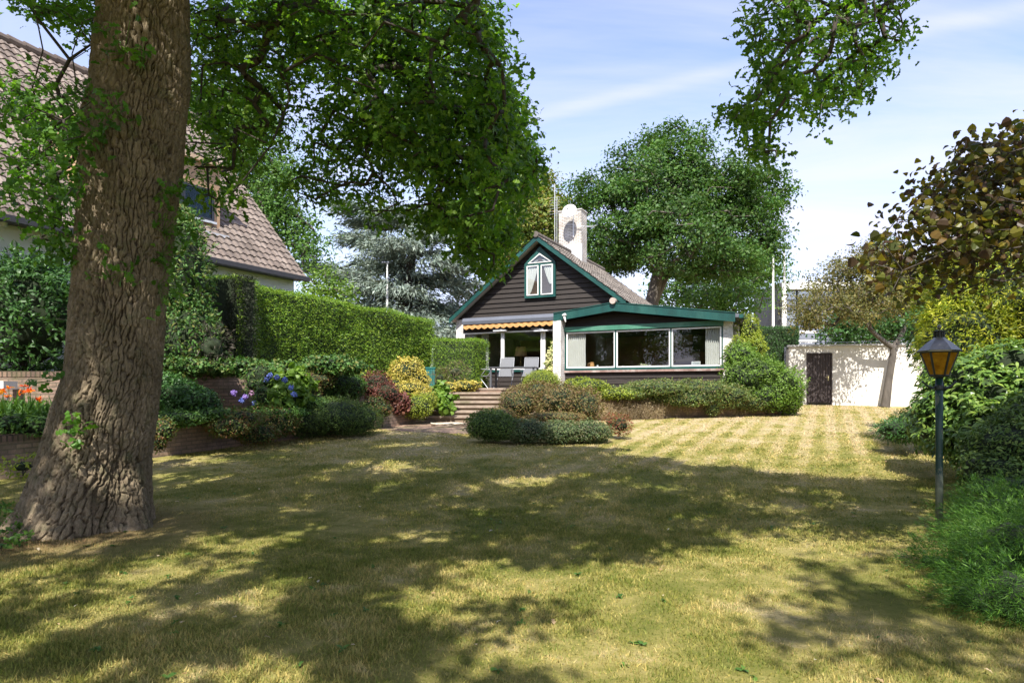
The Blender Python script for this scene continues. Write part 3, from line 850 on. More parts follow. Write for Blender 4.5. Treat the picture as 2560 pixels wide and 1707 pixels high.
hbox('gutter', M_GREEN, H, t_e1 + 0.121, t_e1 + 0.25, -OVx - 0.02, WDP, z_e1 - 0.02, z_e1 + 0.1)
b = MB(HF); b.tube([(t_er + 0.0, -OVx - 0.14, z_er + th + 0.06), (t_er + 0.0, 0.6, z_er + th + 0.06)], [0.115, 0.115], 12); b.build('ridge_tile', simple('ridge_tile', (0.42, 0.34, 0.29), 0.8), H)
# main gable fascias and roof
OV = 0.34
vz = 0.095
b = MB(HF)
for sgn in (-1, 1):
    te = tA + sgn * (RUN + 0.12) if sgn < 0 else tA + RUN * 0.93
    ze = zA - (abs(te - tA)) / RUN * RISE
    b.prism([(tA, zA - vz), (te, ze - vz), (te, ze + vz), (tA, zA + vz)][::sgn], (-OV - 0.02, -OV + 0.02))
b.build('fascia', M_GREEN, H)
b = MB(HF)
for sgn in (-1, 1):
    te = tA + sgn * (RUN + 0.1) if sgn < 0 else tA + RUN * 0.93
    ze = zA - (abs(te - tA)) / RUN * RISE
    b.prism([(tA, zA - 0.02), (te, ze - 0.02), (te, ze + 0.04), (tA, zA + 0.04)][::sgn], (-OV + 0.021, DEP))
b.build('soffit', simple('soffit', (0.45, 0.43, 0.4), 0.8), H)
ca, sa_ = RUN / sl, RISE / sl
e1_3 = np.array([E1[0], E1[1], 0]); e2_3 = np.array([E2[0], E2[1], 0]); up3 = np.array([0, 0, 1.0])
for sgn in (1, -1):
    Bv = (-sgn * e1_3 * ca + up3 * sa_); nr = (sgn * e1_3 * sa_ + up3 * ca)
    Oe = np.array(HF(tA + sgn * (RUN + 0.12), -OV - 0.05, zA - (RUN + 0.12) / RUN * RISE + 0.10))
    tiled('roof', Oe, e2_3, Bv, DEP + OV + 0.2, sl + 0.15, nr, M_TILE1, H, 0.24, 0.30, 0.03, 0.035, 6)
b = MB(HF); n = 26
for i in range(n):
    w0 = -OV - 0.08 + i * (DEP + OV + 0.2) / n; w1 = w0 + (DEP + OV + 0.2) / n + 0.03
    b.tube([(tA, w0, zA + 0.13 + 0.01), (tA, w1, zA + 0.13)], [0.115, 0.105], 10)
b.build('ridge_tiles', M_TILE1, H)
# gable window
gu = lambda u, v: hf(u, v)
t0, z0 = hf(1313.5, 747); t1, z1 = hf(1392, 662); tc_, zt = hf(1351.5, 617)
t1 = tc_ + (tc_ - t0); z1 = hf(1313.5, 662)[1]
b = MB(HF)
b.box(t0, t1, -0.09, 0.0, z0, z0 + 0.09)
b.box(t0, t0 + 0.09, -0.09, 0.0, z0 + 0.09, z1); b.box(t1 - 0.09, t1, -0.09, 0.0, z0 + 0.09, z1)
b.box(tc_ - 0.04, tc_ + 0.04, -0.088, 0.0, z0 + 0.09, z1 - 0.07)
b.box(t0 + 0.09, t1 - 0.09, -0.089, 0.0, z1 - 0.07, z1)
zap = z1 + (tc_ - t0) * 0.86
b.prism([(t0, z1 + 0.001), (t0 + 0.12, z1 + 0.001), (tc_, zap - 0.16), (t1 - 0.12, z1 + 0.001), (t1, z1 + 0.001), (tc_, zap + 0.08)], (-0.09, 0.0))
gw = b.build('gable_window', M_GREEN, H)
for a0, a1 in ((t0 + 0.10, tc_ - 0.05), (tc_ + 0.05, t1 - 0.10)):
    f = MB(HF); fr = 0.035; zz0, zz1 = z0 + 0.1, z1 - 0.08
    f.box(a0, a1, -0.11, -0.05, zz0, zz0 + fr); f.box(a0, a1, -0.11, -0.05, zz1 - fr, zz1); f.box(a0, a0 + fr, -0.109, -0.051, zz0 + fr, zz1 - fr); f.box(a1 - fr, a1, -0.109, -0.051, zz0 + fr, zz1 - fr)
    f.build('casement', M_WHITE, gw)
    g = MB(HF); g.box(a0 + fr, a1 - fr, -0.085, -0.08, zz0 + fr, zz1 - fr); g.build('pane', M_GLASS, gw)
f = MB(HF)
A_ = [(t0 + 0.14, z1 + 0.01), (t1 - 0.14, z1 + 0.01), (tc_, zap - 0.18)]; Bq = [(t0 + 0.21, z1 + 0.035), (t1 - 0.21, z1 + 0.035), (tc_, zap - 0.235)]
pts = [(q_[0], -0.11, q_[1]) for q_ in A_ + Bq] + [(q_[0], -0.05, q_[1]) for q_ in A_ + Bq]
fc = []
for i in range(3):
    j = (i + 1) % 3
    fc += [(i, j, 3 + j, 3 + i), (6 + j, 6 + i, 9 + i, 9 + j), (i, 6 + i, 6 + j, j), (3 + i, 3 + j, 9 + j, 9 + i)]
f.add(pts, fc); f.build('fanlight_frame', M_WHITE, gw)
g = MB(HF); g.prism([(q_[0], q_[1]) for q_ in Bq], (-0.085, -0.08)); g.build('pane', M_GLASS, gw)
hbox('dark_backing', M_INTD, gw, t0, t1, -0.03, -0.02, z0, z1);  # dark sheet close behind the panes stands for the unlit attic
g = MB(HF); g.prism([(t0 + 0.05, z1 + 0.001), (t1 - 0.05, z1 + 0.001), (tc_, zap - 0.1)], (-0.03, -0.02)); g.build('dark_backing', M_INTD, gw)
def curtain(name, t0, t1, z0, z1, w, par, top=None, folds=7, amp=0.035, mat=M_CURT):
    """a hanging cloth; top=(ta,tb) gives the spread at the rail"""
    ta, tb = top or (t0, t1); n = folds * 6; V = []; F_ = []; rows = 8
    for r_ in range(rows + 1):
        f = r_ / rows; g_ = f ** 0.8; a = t0 + (ta - t0) * g_; b_ = t1 + (tb - t1) * g_; z = z0 + (z1 - z0) * f
        for i in range(n + 1):
            s_ = i / n
            V.append(HF(a + (b_ - a) * s_, w + amp * math.sin(s_ * folds * 2 * math.pi + 0.4 * math.sin(r_)), z))
    for r_ in range(rows):
        for i in range(n):
            k = r_ * (n + 1) + i; F_.append((k, k + 1, k + n + 2, k + n + 1))
    b = MB(); b.add(V, F_); return b.build(name, mat, par, smooth=True)
curtain('curtain', t0 + 0.13, t0 + 0.22, z0 + 0.15, z1 - 0.1, -0.055, gw, (t0 + 0.13, tc_ - 0.07), 4, 0.01)
curtain('curtain', t1 - 0.24, t1 - 0.14, z0 + 0.5, z1 - 0.1, -0.055, gw, (tc_ + 0.14, t1 - 0.13), 4, 0.01)
curtain('curtain', tc_ - 0.3, tc_ - 0.17, z1 + 0.05, zap - 0.42, -0.055, gw, (tc_ - 0.16, tc_ - 0.06), 3, 0.01)
curtain('curtain', tc_ + 0.17, tc_ + 0.3, z1 + 0.05, zap - 0.42, -0.055, gw, (tc_ + 0.06, tc_ + 0.16), 3, 0.01)
# terrace windows
z_wt = hf(1165, 833)[1]; zs2 = z_sill - 0.008
tw_ = [t_w0 + 0.02, hf(1257, 870)[0], hf(1357, 870)[0], t_pc[0] - 0.01]
window(tw_[0], tw_[1] - 0.02, zs2, z_wt, 0.05); window(tw_[1] + 0.02, tw_[2] - 0.03, zs2, z_wt, 0.05); window(tw_[2] + 0.06, tw_[3], zs2, z_wt, 0.05)
hbox('post', M_STEEL, H, tw_[1] - 0.019, tw_[1] + 0.019, -0.07, 0.03, zs2 - 0.05, z_wt)
hbox('post', M_STEEL, H, tw_[2] - 0.029, tw_[2] + 0.0, -0.07, 0.03, zs2 - 0.05, z_wt)
hbox('post', M_WHITE, H, tw_[2] + 0.003, tw_[2] + 0.058, -0.02, 0.03, zs2, z_wt)
hbox('lintel', M_BOARD, H, t_w0, t_pc[0], -0.02, 0.05, z_wt + 0.002, zb - 0.012)
# awning cassette, valance, heaters
z_a0, z_a1 = hf(1157, 812, -0.25)[1], hf(1157, 797, -0.25)[1]
ta0, ta1 = hf(1157, 800, -0.25)[0], hf(1385, 800, -0.25)[0]
b = MB(HF); b.prism([(-0.30, z_a0), (-0.02, z_a0 - 0.0), (-0.02, z_a1 + 0.02), (-0.14, z_a1 + 0.03), (-0.26, z_a1), (-0.32, (z_a0 + z_a1) / 2)], (ta0, ta1), 'bc')
aw = b.build('awning_cassette', M_GREY, H)
# MB prism 'bc' maps (e, q0, q1): t extruded
b = MB(HF); n = 150; zt_ = z_a0 - 0.005; V = []; F_ = []
for i in range(n + 1):
    s_ = i / n; t_ = ta0 + 0.04 + (ta1 - ta0 - 0.06) * s_
    zz = zt_ - 0.13 - 0.075 * abs(math.sin(s_ * math.pi * 14)); w_ = -0.27 + 0.012 * math.sin(s_ * math.pi * 28)
    V += [(t_, w_ + 0.01, zt_), (t_, w_ - 0.01, zz), (t_, w_ - 0.004, zz), (t_, w_ + 0.016, zt_)]
for i in range(n):
    a = i * 4
    F_ += [(a, a + 1, a + 5, a + 4), (a + 3, a + 7, a + 6, a + 2), (a + 1, a + 2, a + 6, a + 5)]
b.add(V, F_); b.build('awning_valance', M_ORANGE, aw)
for u in (1251, 1354):
    th_, zh = hf(u, 826.5, -0.16)
    b = MB(HF); b.box(th_ - 0.28, th_ + 0.28, -0.26, -0.12, zh - 0.03, zh + 0.02); b.box(th_ - 0.03, th_ + 0.03, -0.12, -0.021, zh - 0.01, zh + 0.1)
    b.tube([(th_ + 0.1, -0.2, zh + 0.03), (th_ - 0.2, -0.15, zh + 0.09), (th_ - 0.5, -0.03, zh + 0.12)], 0.012, 6); b.build('patio_heater', M_STEEL, H)
# little camera on the corner of the fascia
tl_, zl_ = hf(1411, 788, -0.48)
b = MB(HF); b.tube([(tl_, -0.46, zl_ + 0.07), (tl_, -0.46, zl_ - 0.1), (tl_ + 0.03, -0.44, zl_ - 0.25)], [0.035, 0.05, 0.02], 8); b.tube([(tl_ - 0.07, -0.5, zl_), (tl_ + 0.07, -0.5, zl_ + 0.02)], [0.03, 0.045], 8); b.build('outdoor_light', M_WHITE, H)
# curtains inside
curtain('curtain', t_w0 + 0.08, t_w0 + 0.5, 1.75, z_wt - 0.02, 0.2, H, None, 6)
curtain('curtain', t_w0 + 0.62, t_w0 + 0.98, 1.75, z_wt - 0.02, 0.35, H, None, 5)
curtain('curtain', tm[0] + 0.02, tm[0] + 0.72, z_sill - 0.03, z_et - 0.02, 0.10, H, None, 9)
curtain('curtain', tm[3] - 0.55, tm[3] + 0.02, z_sill - 0.03, z_et - 0.02, 0.10, H, None, 8)
hbox('window_shelf', M_INTD, H, t_pc[1], t_pr[0], 0.051, 0.5, z_sill - 0.12, z_sill - 0.04)
# chimney
tcm = (hf(1397, 600, 3.2)[0], hf(1467, 600, 3.9)[0]); zct = hf(1430, 527, 3.2)[1]
hbox('chimney', M_CHIM, H, tcm[0], tcm[1], 3.2, 3.9, 4.5, zct)
b = MB(HF); b.box(tcm[0] - 0.03, tcm[1] + 0.03, 3.17, 3.93, zct + 0.002, zct + 0.05); b.build('chimney_cap', simple('lichen_concrete', (0.5, 0.49, 0.46), 0.9, dirt=(0.28, 0.26, 0.2)), H)
hbox('lead_flashing', simple('lead', (0.55, 0.56, 0.58), 0.6), H, tcm[0] - 0.05, tcm[1] + 0.05, 3.13, 3.195, zA - (tcm[1] - tA) / RUN * RISE - 0.1, zA - (tcm[0] - tA) / RUN * RISE + 0.05)

# things in and on the house
def near(t, w, z): return np.array(HF(t, w, z))
# table lamp
tt, zz = hf(1302, 878, 1.6)
L_ = thing('table_lamp', near(tt, 1.6, 1.66), 'table lamp with a tan shade behind the terrace window', 'lamp')
c = near(tt, 1.6, 0)
b = MB(); b.lathe((c[0], c[1], 1.66), [(0.25, 0), (0.25, 0.04), (0.04, 0.06), (0.04, 0.5), (0.28, 0.52), (0.28, 0.55), (0.03, 0.56)], 16); b.build('side_table', M_INTD, L_) if False else None
b = MB(); b.lathe((c[0], c[1], zz - 0.62), [(0.09, 0), (0.10, 0.03), (0.03, 0.06), (0.05, 0.16), (0.02, 0.24), (0.018, 0.42)], 14); b.build('lamp_base', simple('brass', (0.45, 0.30, 0.10), 0.35, 0.6), L_)
b = MB(); b.lathe((c[0], c[1], zz - 0.2), [(0.27, 0), (0.21, 0.38)], 20); b.build('lamp_shade', simple('lamp_shade', (0.75, 0.48, 0.22), 0.9), L_)
tag(L_, 'table lamp with a tan shade behind the terrace window', 'lamp')
st_ = thing('side_table', near(tt, 1.6, 1.66), 'dark side table under the lamp behind the terrace window', 'table')
b = MB(); b.lathe((c[0], c[1], 1.66), [(0.22, 0), (0.22, 0.03), (0.04, 0.05), (0.04, zz - 0.62 - 1.66 - 0.05), (0.3, zz - 0.62 - 1.66 - 0.03), (0.3, zz - 0.62 - 1.66 - 0.002)], 20); b.build('table_top', M_INTD, st_)
# jug, glass things, flowers, frames on the window shelf
zs = z_sill - 0.038
c = near(hf(1479, 900, 0.2)[0], 0.25, zs)
j = thing('jug', c, 'tan earthenware jug on the shelf inside the left extension window', 'jug')
b = MB(); b.lathe(c, [(0.07, 0), (0.085, 0.03), (0.095, 0.12), (0.075, 0.22), (0.08, 0.27)], 16); b.build('jug_body', simple('earthenware', (0.52, 0.27, 0.10), 0.4), j)
b = MB(); b.tube([c + [-0.08, 0, 0.23], c + [-0.15, 0, 0.21], c + [-0.155, 0, 0.12], c + [-0.09, 0, 0.06]], 0.012, 6); b.build('handle', simple('earthenware_handle', (0.5, 0.26, 0.1), 0.4), j)
for u, lb, h in ((1493, 'small grey pitcher right of the tan jug inside the window', 0.17), (1459, 'small glass tumbler left of the tan jug inside the window', 0.10)):
    c = near(hf(u, 900, 0.2)[0], 0.25, zs)
    b = MB(); b.lathe(c, [(0.035, 0), (0.05, 0.02), (0.045, h * 0.6), (0.03, h * 0.8), (0.045, h)], 12)
    tag(b.build('pitcher' if h > 0.15 else 'tumbler', M_STEEL), lb, 'pitcher' if h > 0.15 else 'tumbler')
c = near(hf(1611, 900, 0.2)[0], 0.25, zs)
fb = thing('flower_bowl', c, 'low bowl of pale flowers on the shelf inside the middle extension window', 'flower bowl')
b = MB(); b.lathe(c, [(0.06, 0), (0.16, 0.05), (0.17, 0.06)], 16); b.build('bowl', M_WHITE, fb)
Pp = c + np.array([0, 0, 0.09]) + rng.normal(size=(150, 3)) * [0.10, 0.06, 0.035]
leafobj('flowers', leaves(Pp, 0.05, BROAD, up=0.6), leafmat('pale_flowers', [(0.7, 0.55, 0.5), (0.85, 0.8, 0.7), (0.15, 0.25, 0.06)], 0.2), fb)
c = near(hf(1556, 900, 0.2)[0], 0.25, zs)
b = MB(); b.lathe(c, [(0.05, 0), (0.07, 0.04), (0.09, 0.07), (0.05, 0.09), (0.02, 0.11)], 12); tag(b.build('sugar_pot', M_STEEL), 'small silver lidded pot inside the middle extension window', 'pot')
ta_, za_ = hf(1739, 905, 0.2)
pf = thing('picture_frame', near(ta_, 0.25, zs), 'small white picture frame standing inside the right extension window', 'picture frame')
b = MB(lambda a, w, z: HF(ta_ + a, 0.25 + w + z * 0.12, zs + z))
b.box(-0.15, 0.15, 0, 0.02, 0, 0.02); b.box(-0.15, 0.15, 0, 0.02, 0.2, 0.22); b.box(-0.15, -0.13, 0.001, 0.019, 0.02, 0.2); b.box(0.13, 0.15, 0.001, 0.019, 0.02, 0.2); b.build('frame', M_WHITE, pf)
b = MB(lambda a, w, z: HF(ta_ + a, 0.25 + w + z * 0.12, zs + z)); b.box(-0.13, 0.13, 0.008, 0.012, 0.02, 0.2); b.build('picture', simple('faded_print', (0.3, 0.32, 0.33), 0.6), pf)
tp_, zp_ = hf(1748, 853, 4.9)
pf = thing('wall_picture', near(tp_, 5.6, zp_ - 0.3), 'dark framed picture hanging on the back wall of the extension', 'picture')
b = MB(HF); b.box(tp_ - 0.42, tp_ + 0.42, 5.64, 5.68, zp_ - 0.4, zp_ + 0.4); b.build('frame', M_INTD, pf)
b = MB(HF); b.box(tp_ - 0.32, tp_ + 0.32, 5.625, 5.638, zp_ - 0.3, zp_ + 0.3); b.build('picture', simple('old_painting', (0.10, 0.09, 0.07), 0.7, var=0.5, scale=5), pf)

# satellite dish and aerial
td, zd = hf(1424.5, 529, 2.7)
dc = near(td, 2.7, zd)
sd = thing('satellite_dish', near(td, 3.15, zd - 0.4), 'round white satellite dish bracketed to the front of the chimney', 'satellite dish')
ax = norm(np.array([[-0.32, -0.86, 0.35]]))[0]; x_ = norm(np.cross(ax, [0, 0, 1.0])[None])[0]; y_ = np.cross(x_, ax)
b = MB(); pts = []; fcs = []; nr_ = 6; ns = 24
for s_ in (0, 1):
    for i in range(nr_ + 1):
        r_ = 0.30 * i / nr_ + 0.001
        for k in range(ns):
            a = 2 * math.pi * k / ns
            pts.append(dc + x_ * r_ * math.cos(a) + y_ * r_ * 1.06 * math.sin(a) + ax * (r_ * r_ * 0.75 - 0.012 * s_))
for s_ in (0, 1):
    for i in range(nr_):
        for k in range(ns):
            q_ = [s_ * (nr_ + 1) * ns + i * ns + k, s_ * (nr_ + 1) * ns + (i + 1) * ns + k, s_ * (nr_ + 1) * ns + (i + 1) * ns + (k + 1) % ns, s_ * (nr_ + 1) * ns + i * ns + (k + 1) % ns]
            fcs.append(q_ if s_ == 0 else q_[::-1])
b.add(pts, fcs); b.build('dish', M_WHITE, sd, smooth=True)
b = MB(); b.tube([dc - y_ * 0.3, dc - y_ * 0.28 + ax * 0.2, dc - y_ * 0.12 + ax * 0.36], 0.012, 6); b.tube([dc - y_ * 0.12 + ax * 0.36, dc - y_ * 0.1 + ax * 0.30], 0.03, 8); b.build('feed_arm', M_GREY, sd)
b = MB(); b.tube([dc - ax * 0.02, dc - ax * 0.15, np.array(HF(td, 3.2, zd - 0.05))], 0.02, 6); b.tube([np.array(HF(td, 3.12, zd + 0.05)), np.array(HF(td, 3.12, zd - 1.0))], 0.02, 6); b.build('mast', M_STEEL, sd)
ta_, za_ = hf(1387, 545, 3.6)
an = thing('tv_aerial', near(ta_, 3.6, za_ - 1.4), 'thin metal aerial masts left of the chimney top', 'aerial')
b = MB(HF); b.tube([(ta_, 3.6, za_ - 1.6), (ta_, 3.6, za_ + 1.5)], 0.017, 6); b.tube([(ta_ + 0.1, 3.6, za_ - 1.5), (ta_ + 0.1, 3.6, za_ + 0.9)], 0.013, 6); b.build('mast', M_STEEL, an)
b = MB(HF)
for k in range(7): b.tube([(ta_ - 0.25, 3.6 , za_ + 0.9 - k * 0.12), (ta_ + 0.25, 3.6, za_ + 0.9 - k * 0.12)], 0.006, 4)
b.build('dipole_rods', M_STEEL, an)
ta_, za_ = hf(1472, 566, 3.1)
b = MB(HF); b.tube([(ta_ - 1.1, 3.16, za_ + 0.08), (ta_ + 0.35, 3.05, za_ - 0.02)], 0.01, 5); b.tube([(ta_ - 1.1, 3.1, za_ + 0.2), (ta_ + 0.25, 3.15, za_ - 0.06)], 0.008, 5); b.build('side_rods', M_STEEL, an)

# ================================================================== NEIGHBOUR HOUSE
NA = np.array([0.462, 0.887]); NB = np.array([-0.887, 0.462]); NO = np.array([-6.68, 21.0])   # NA away along the eave, NB inwards
ZE = 5.17
def NF(s, w, z): q_ = NO - NA * s + NB * w; return (q_[0], q_[1], z)     # s towards the camera
N = thing('white_house', NF(4, 3, 1.8), 'white rendered house with a steep brown tiled roof behind the oak', 'house')
na3, nb3 = np.array([*NA, 0]), np.array([*NB, 0]); pit = math.atan2(5.92, 5.07)
b = MB(NF); b.box(0.10, 10.8, 0.25, 9.9, 1.2, ZE - 0.02)
def prism_gable(s0, s1): b.prism([(0.25, ZE - 0.019), (9.9, ZE - 0.019), (5.07, ZE + 5.6)], (s0, s1), 'bc')
prism_gable(0.10, 10.8)
b.build('wall', M_PLAST, N)
slN = math.hypot(5.07, 5.92)
for sgn in (1, -1):
    o_ = np.array(NF(11.0, -0.12 if sgn > 0 else 10.26, ZE - 0.12)) + up3 * 0.02
    Bv = (sgn * nb3 * math.cos(pit) + up3 * math.sin(pit)); nr = (-sgn * nb3 * math.sin(pit) + up3 * math.cos(pit))
    tiled('roof', o_, na3, Bv, 11.1, slN + 0.15, nr, M_TILE2, N, 0.245, 0.285, 0.036, 0.034, 8)
    b = MB(NF); w0 = 0.0 if sgn > 0 else 10.14
    b.prism([(w0, ZE - 0.1), (5.07, ZE + 5.8), (5.07, ZE + 5.68), (w0 + sgn * 0.1, ZE - 0.1)][::sgn], (-0.02, 10.95), 'bc'); b.build('roof_deck', M_BOARD, N)
b = MB(NF)
for i in range(28):
    b.tube([(11.1 - i * 0.402, 5.07, ZE + 5.99), (11.1 - (i + 1) * 0.402 - 0.03, 5.07, ZE + 5.96)], [0.15, 0.135], 10)
b.build('ridge_tiles', M_TILE2, N)
b = MB(NF); b.box(-0.02, 11.0, -0.32, -0.14, ZE - 0.20, ZE - 0.07); b.box(-0.02, 11.0, -0.135, 0.249, ZE - 0.16, ZE - 0.12); b.build('gutter', simple('dark_gutter', (0.035, 0.033, 0.035), 0.45), N)
M_DW = simple('dark_window_frame', (0.02, 0.022, 0.03), 0.4)
M_WOODP = simple('oak_boards', (0.42, 0.27, 0.16), 0.7, var=0.25, scale=3, bump=0.3, stretch=(1, 1, 8))
# dormer
wD = 0.9; s0, s1 = 2.34, 6.36; zd0, zd1 = 6.05, 8.0
dm = MB(NF); dm.box(s0, s1, wD, 3.2, zd0, zd1); dormer = dm.build('dormer', M_WOODP, N)
b = MB(NF); b.box(s0 - 0.12, s1 + 0.12, wD - 0.15, 3.4, zd1 + 0.002, zd1 + 0.12); b.build('dormer_roof', simple('dormer_fascia', (0.5, 0.36, 0.24), 0.7), dormer)
b = MB(NF); b.box(s0 - 0.1, s1 + 0.1, wD - 0.28, wD - 0.01, zd0 - 0.12, zd0 - 0.02); b.build('lead_flashing', simple('lead_apron', (0.5, 0.51, 0.53), 0.6), dormer)
def nwin(sA, sB, z0, z1, w, par, frost=True):
    f = MB(NF); fr = 0.07
    f.box(sA, sB, w - 0.05, w - 0.002, z0, z0 + fr); f.box(sA, sB, w - 0.05, w - 0.002, z1 - fr, z1); f.box(sA, sA + fr, w - 0.049, w - 0.003, z0 + fr, z1 - fr); f.box(sB - fr, sB, w - 0.049, w - 0.003, z0 + fr, z1 - fr)
    o_ = f.build('window', M_DW, par)
    g = MB(NF); g.box(sA + fr, sB - fr, w - 0.03, w - 0.02, z0 + fr, z1 - fr); g.build('pane', M_NGL, o_)
    if frost:
        g = MB(NF); g.box(sA + fr, sB - fr, w - 0.015, w - 0.008, z0 + fr, z0 + (z1 - z0) * 0.5); g.build('frosted_film', simple('frosted_film', (0.55, 0.62, 0.64), 0.6), o_)
    return o_
M_NGL = glass('neighbour_glass', (0.35, 0.42, 0.45), 0.35, 1.6)
def dsz(u, v):
    r_ = (u - CU) / F; o_ = NO + NB * wD
    s_ = (o_[0] - r_ * o_[1]) / (NA[0] - r_ * NA[1]); Yd = o_[1] - NA[1] * s_
    return s_, EYE - (v - HV) / F * Yd
sA, zlo = dsz(533, 556); zhi = dsz(533, 478)[1]; sB = dsz(487, 500)[0]; sC = dsz(440, 500)[0]
sB = sA + 1.0; sC = sA + 2.1
nwin(sA, sB, zlo, zhi, wD, dormer); nwin(sB + 0.01, sC, zlo, zhi, wD, dormer); nwin(sC + 0.01, sC + 1.0, zlo, zhi, wD, dormer)
b = MB(NF); b.box(sA - 0.05, sC + 1.05, wD - 0.1, wD - 0.052, zlo - 0.07, zlo - 0.005); b.build('window_sill', M_STEEL, dormer)
# small window in the gable-side wall
def nsz(u, v, w):
    r_ = (u - CU) / F; o_ = NO + NB * w
    s_ = (o_[0] - r_ * o_[1]) / (NA[0] - r_ * NA[1]); Yd = o_[1] - NA[1] * s_
    return s_, EYE - (v - HV) / F * Yd
a, zb_ = nsz(674, 745, 0.25); zt2 = nsz(674, 716, 0.25)[1]; c_ = nsz(649, 730, 0.25)[0]
b = MB(NF); b.box(a, c_, 0.20, 0.262, zb_ - 0.4, zt2 + 0.01); b.build('window_reveal', simple('reveal', (0.6, 0.6, 0.58), 0.8), N)
nwin(a + 0.08, c_ - 0.03, zb_ - 0.3, zt2 - 0.06, 0.198, N, False)
# wall lamp on neighbour's wall
a, z_ = nsz(4, 556, 0.2)
b = MB(NF); b.lathe(NF(a, 0.12, z_), [(0.05, -0.1), (0.08, 0), (0.05, 0.1)], 10); b.box(a - 0.03, a + 0.03, 0.1, 0.249, z_ - 0.02, z_ + 0.02); b.build('wall_lamp', M_WHITE, N)

# ================================================================== WHITE GARDEN WALL WITH DOOR
Wl, Wr = np.array([10.65, 25.4]), np.array([16.4, 23.72])
wd = (Wr - Wl) / np.linalg.norm(Wr - Wl); wnn = np.array([-wd[1], wd[0]])
def WF(a, b_, z): q_ = Wl + wd * a + wnn * b_; return (q_[0], q_[1], z)
def wfa(u, v, w=0.0):
    r_ = (u - CU) / F; o_ = Wl + wnn * w; a_ = (r_ * o_[1] - o_[0]) / (wd[0] - r_ * wd[1]); Yd = o_[1] + wd[1] * a_
    return a_, EYE - (v - HV) / F * Yd
LW = np.linalg.norm(Wr - Wl)
sh = thing('garden_shed', WF(2, 1, 1.04), 'white rendered flat roofed shed wall with a dark plank door', 'shed')
d0 = wfa(2016, 900)[0]; d1 = wfa(2081, 900)[0]; zdt = wfa(2050, 882)[1]; zwt = 3.20
b = MB(WF); b.box(0, d0, 0, 0.2, 0.9, zwt); b.box(d1, LW, 0, 0.2, 0.9, zwt); b.box(d0, d1, 0.001, 0.199, zdt, zwt); b.box(0, 0.2, 0.2, 3.0, 0.9, zwt); b.build('wall', simple('shed_render', (0.70, 0.665, 0.60), 0.9, var=0.07, scale=2, bump=0.8, dirt=(0.60, 0.57, 0.51)), sh)
b = MB(WF); b.box(-0.05, LW, -0.07, 0.25, zwt + 0.002, zwt + 0.075); b.build('roof_edge', simple('zinc_edge', (0.50, 0.50, 0.49), 0.5), sh)
b = MB(WF); b.box(-0.03, LW, 0.25, 3.0, zwt - 0.05, zwt + 0.0); b.build('roof', M_GREY, sh)
M_DOOR = simple('door_planks', (0.052, 0.038, 0.036), 0.65, var=0.3, scale=4, bump=0.4, stretch=(8, 8, 0.6))
b = MB(WF); n = 9; pw = (d1 - d0 - 0.1) / n
for i in range(n): b.box(d0 + 0.05 + i * pw, d0 + 0.05 + (i + 1) * pw - 0.012, 0.03, 0.07, 1.08, zdt - 0.05)
b.box(d0 + 0.04, d1 - 0.04, 0.071, 0.09, 1.06, zdt - 0.04)
dr = b.build('door', M_DOOR, sh)
b = MB(WF); b.box(d0, d0 + 0.045, -0.01, 0.12, 0.95, zdt); b.box(d1 - 0.045, d1, -0.01, 0.12, 0.95, zdt); b.box(d0 + 0.046, d1 - 0.046, -0.01, 0.12, zdt - 0.045, zdt); b.build('door_frame', M_DOOR, dr)
ah, zh = wfa(2071, 944)
b = MB(WF); b.box(ah - 0.02, ah + 0.02, 0.005, 0.03, zh - 0.11, zh + 0.08); b.tube([(ah, 0.02, zh + 0.02), (ah, -0.04, zh + 0.02), (ah - 0.11, -0.04, zh + 0.02)], 0.009, 6); b.build('handle', simple('brass_handle', (0.55, 0.48, 0.25), 0.3, 0.7), dr)
a, z_ = wfa(1967, 893)
b = MB(WF); b.tube([(-0.12, 0.1, 1.0), (-0.12, 0.1, zwt)], 0.04, 8); b.build('downpipe', M_GREY, sh)
ar = thing('roof_rail', WF(1.5, 1.2, zwt + 0.01), 'thin metal rail on top of the shed roof', 'rail')
b = MB(WF); b.tube([(0.5, 1.0, zwt + 0.22), (4.6, 1.0, zwt + 0.22)], 0.012, 6)
b.build('bar', M_STEEL, ar)
for q_ in (0.5, 2.5, 4.6):
    b = MB(WF); b.tube([(q_, 1.0, zwt), (q_, 1.0, zwt + 0.22)], 0.012, 6); b.build('post', M_STEEL, ar)

# ================================================================== MODERN BUILDING, POLES
YB = 58.0
def BX(u): return (u - CU) / F * YB
def BZ(v): return EYE - (v - HV) / F * YB
mb_ = thing('office_building', (BX(2040), YB, 1.0), 'grey modern building with a glass front and dark side wing beyond the shed', 'building')
M_CONC = simple('pale_cladding', (0.55, 0.55, 0.54), 0.6, var=0.05)
M_DCLAD = simple('dark_cladding', (0.05, 0.052, 0.056), 0.6, var=0.2, scale=2, stretch=(0.3, 0.3, 12), bump=0.6)
b = MB(); b.box(BX(1955), BX(2250), YB, YB + 5.7, BZ(723), BZ(704)); b.box(BX(1955), BX(1967), YB, YB + 0.6, 1.0, BZ(723) - 0.002); b.build('roof_band', M_CONC, mb_)
b = MB(); b.box(BX(1956), BX(2250), YB + 1.2, YB + 5.6, 1.0, BZ(723) - 0.003); b.build('wall', simple('office_wall', (0.06, 0.07, 0.08), 0.7), mb_)
gm = glass('office_glass', (0.25, 0.32, 0.4), 0.4, 1.2)
cols_ = [1967, 2000, 2048, 2060, 2105, 2150, 2200, 2249]; rws = [723, 748, 772, 795, 826, 848, 878, 905]
b = MB(); b.box(BX(1967), BX(2250), YB + 0.62, YB + 0.66, BZ(905), BZ(724)); b.build('glazing', gm, mb_)
b = MB()
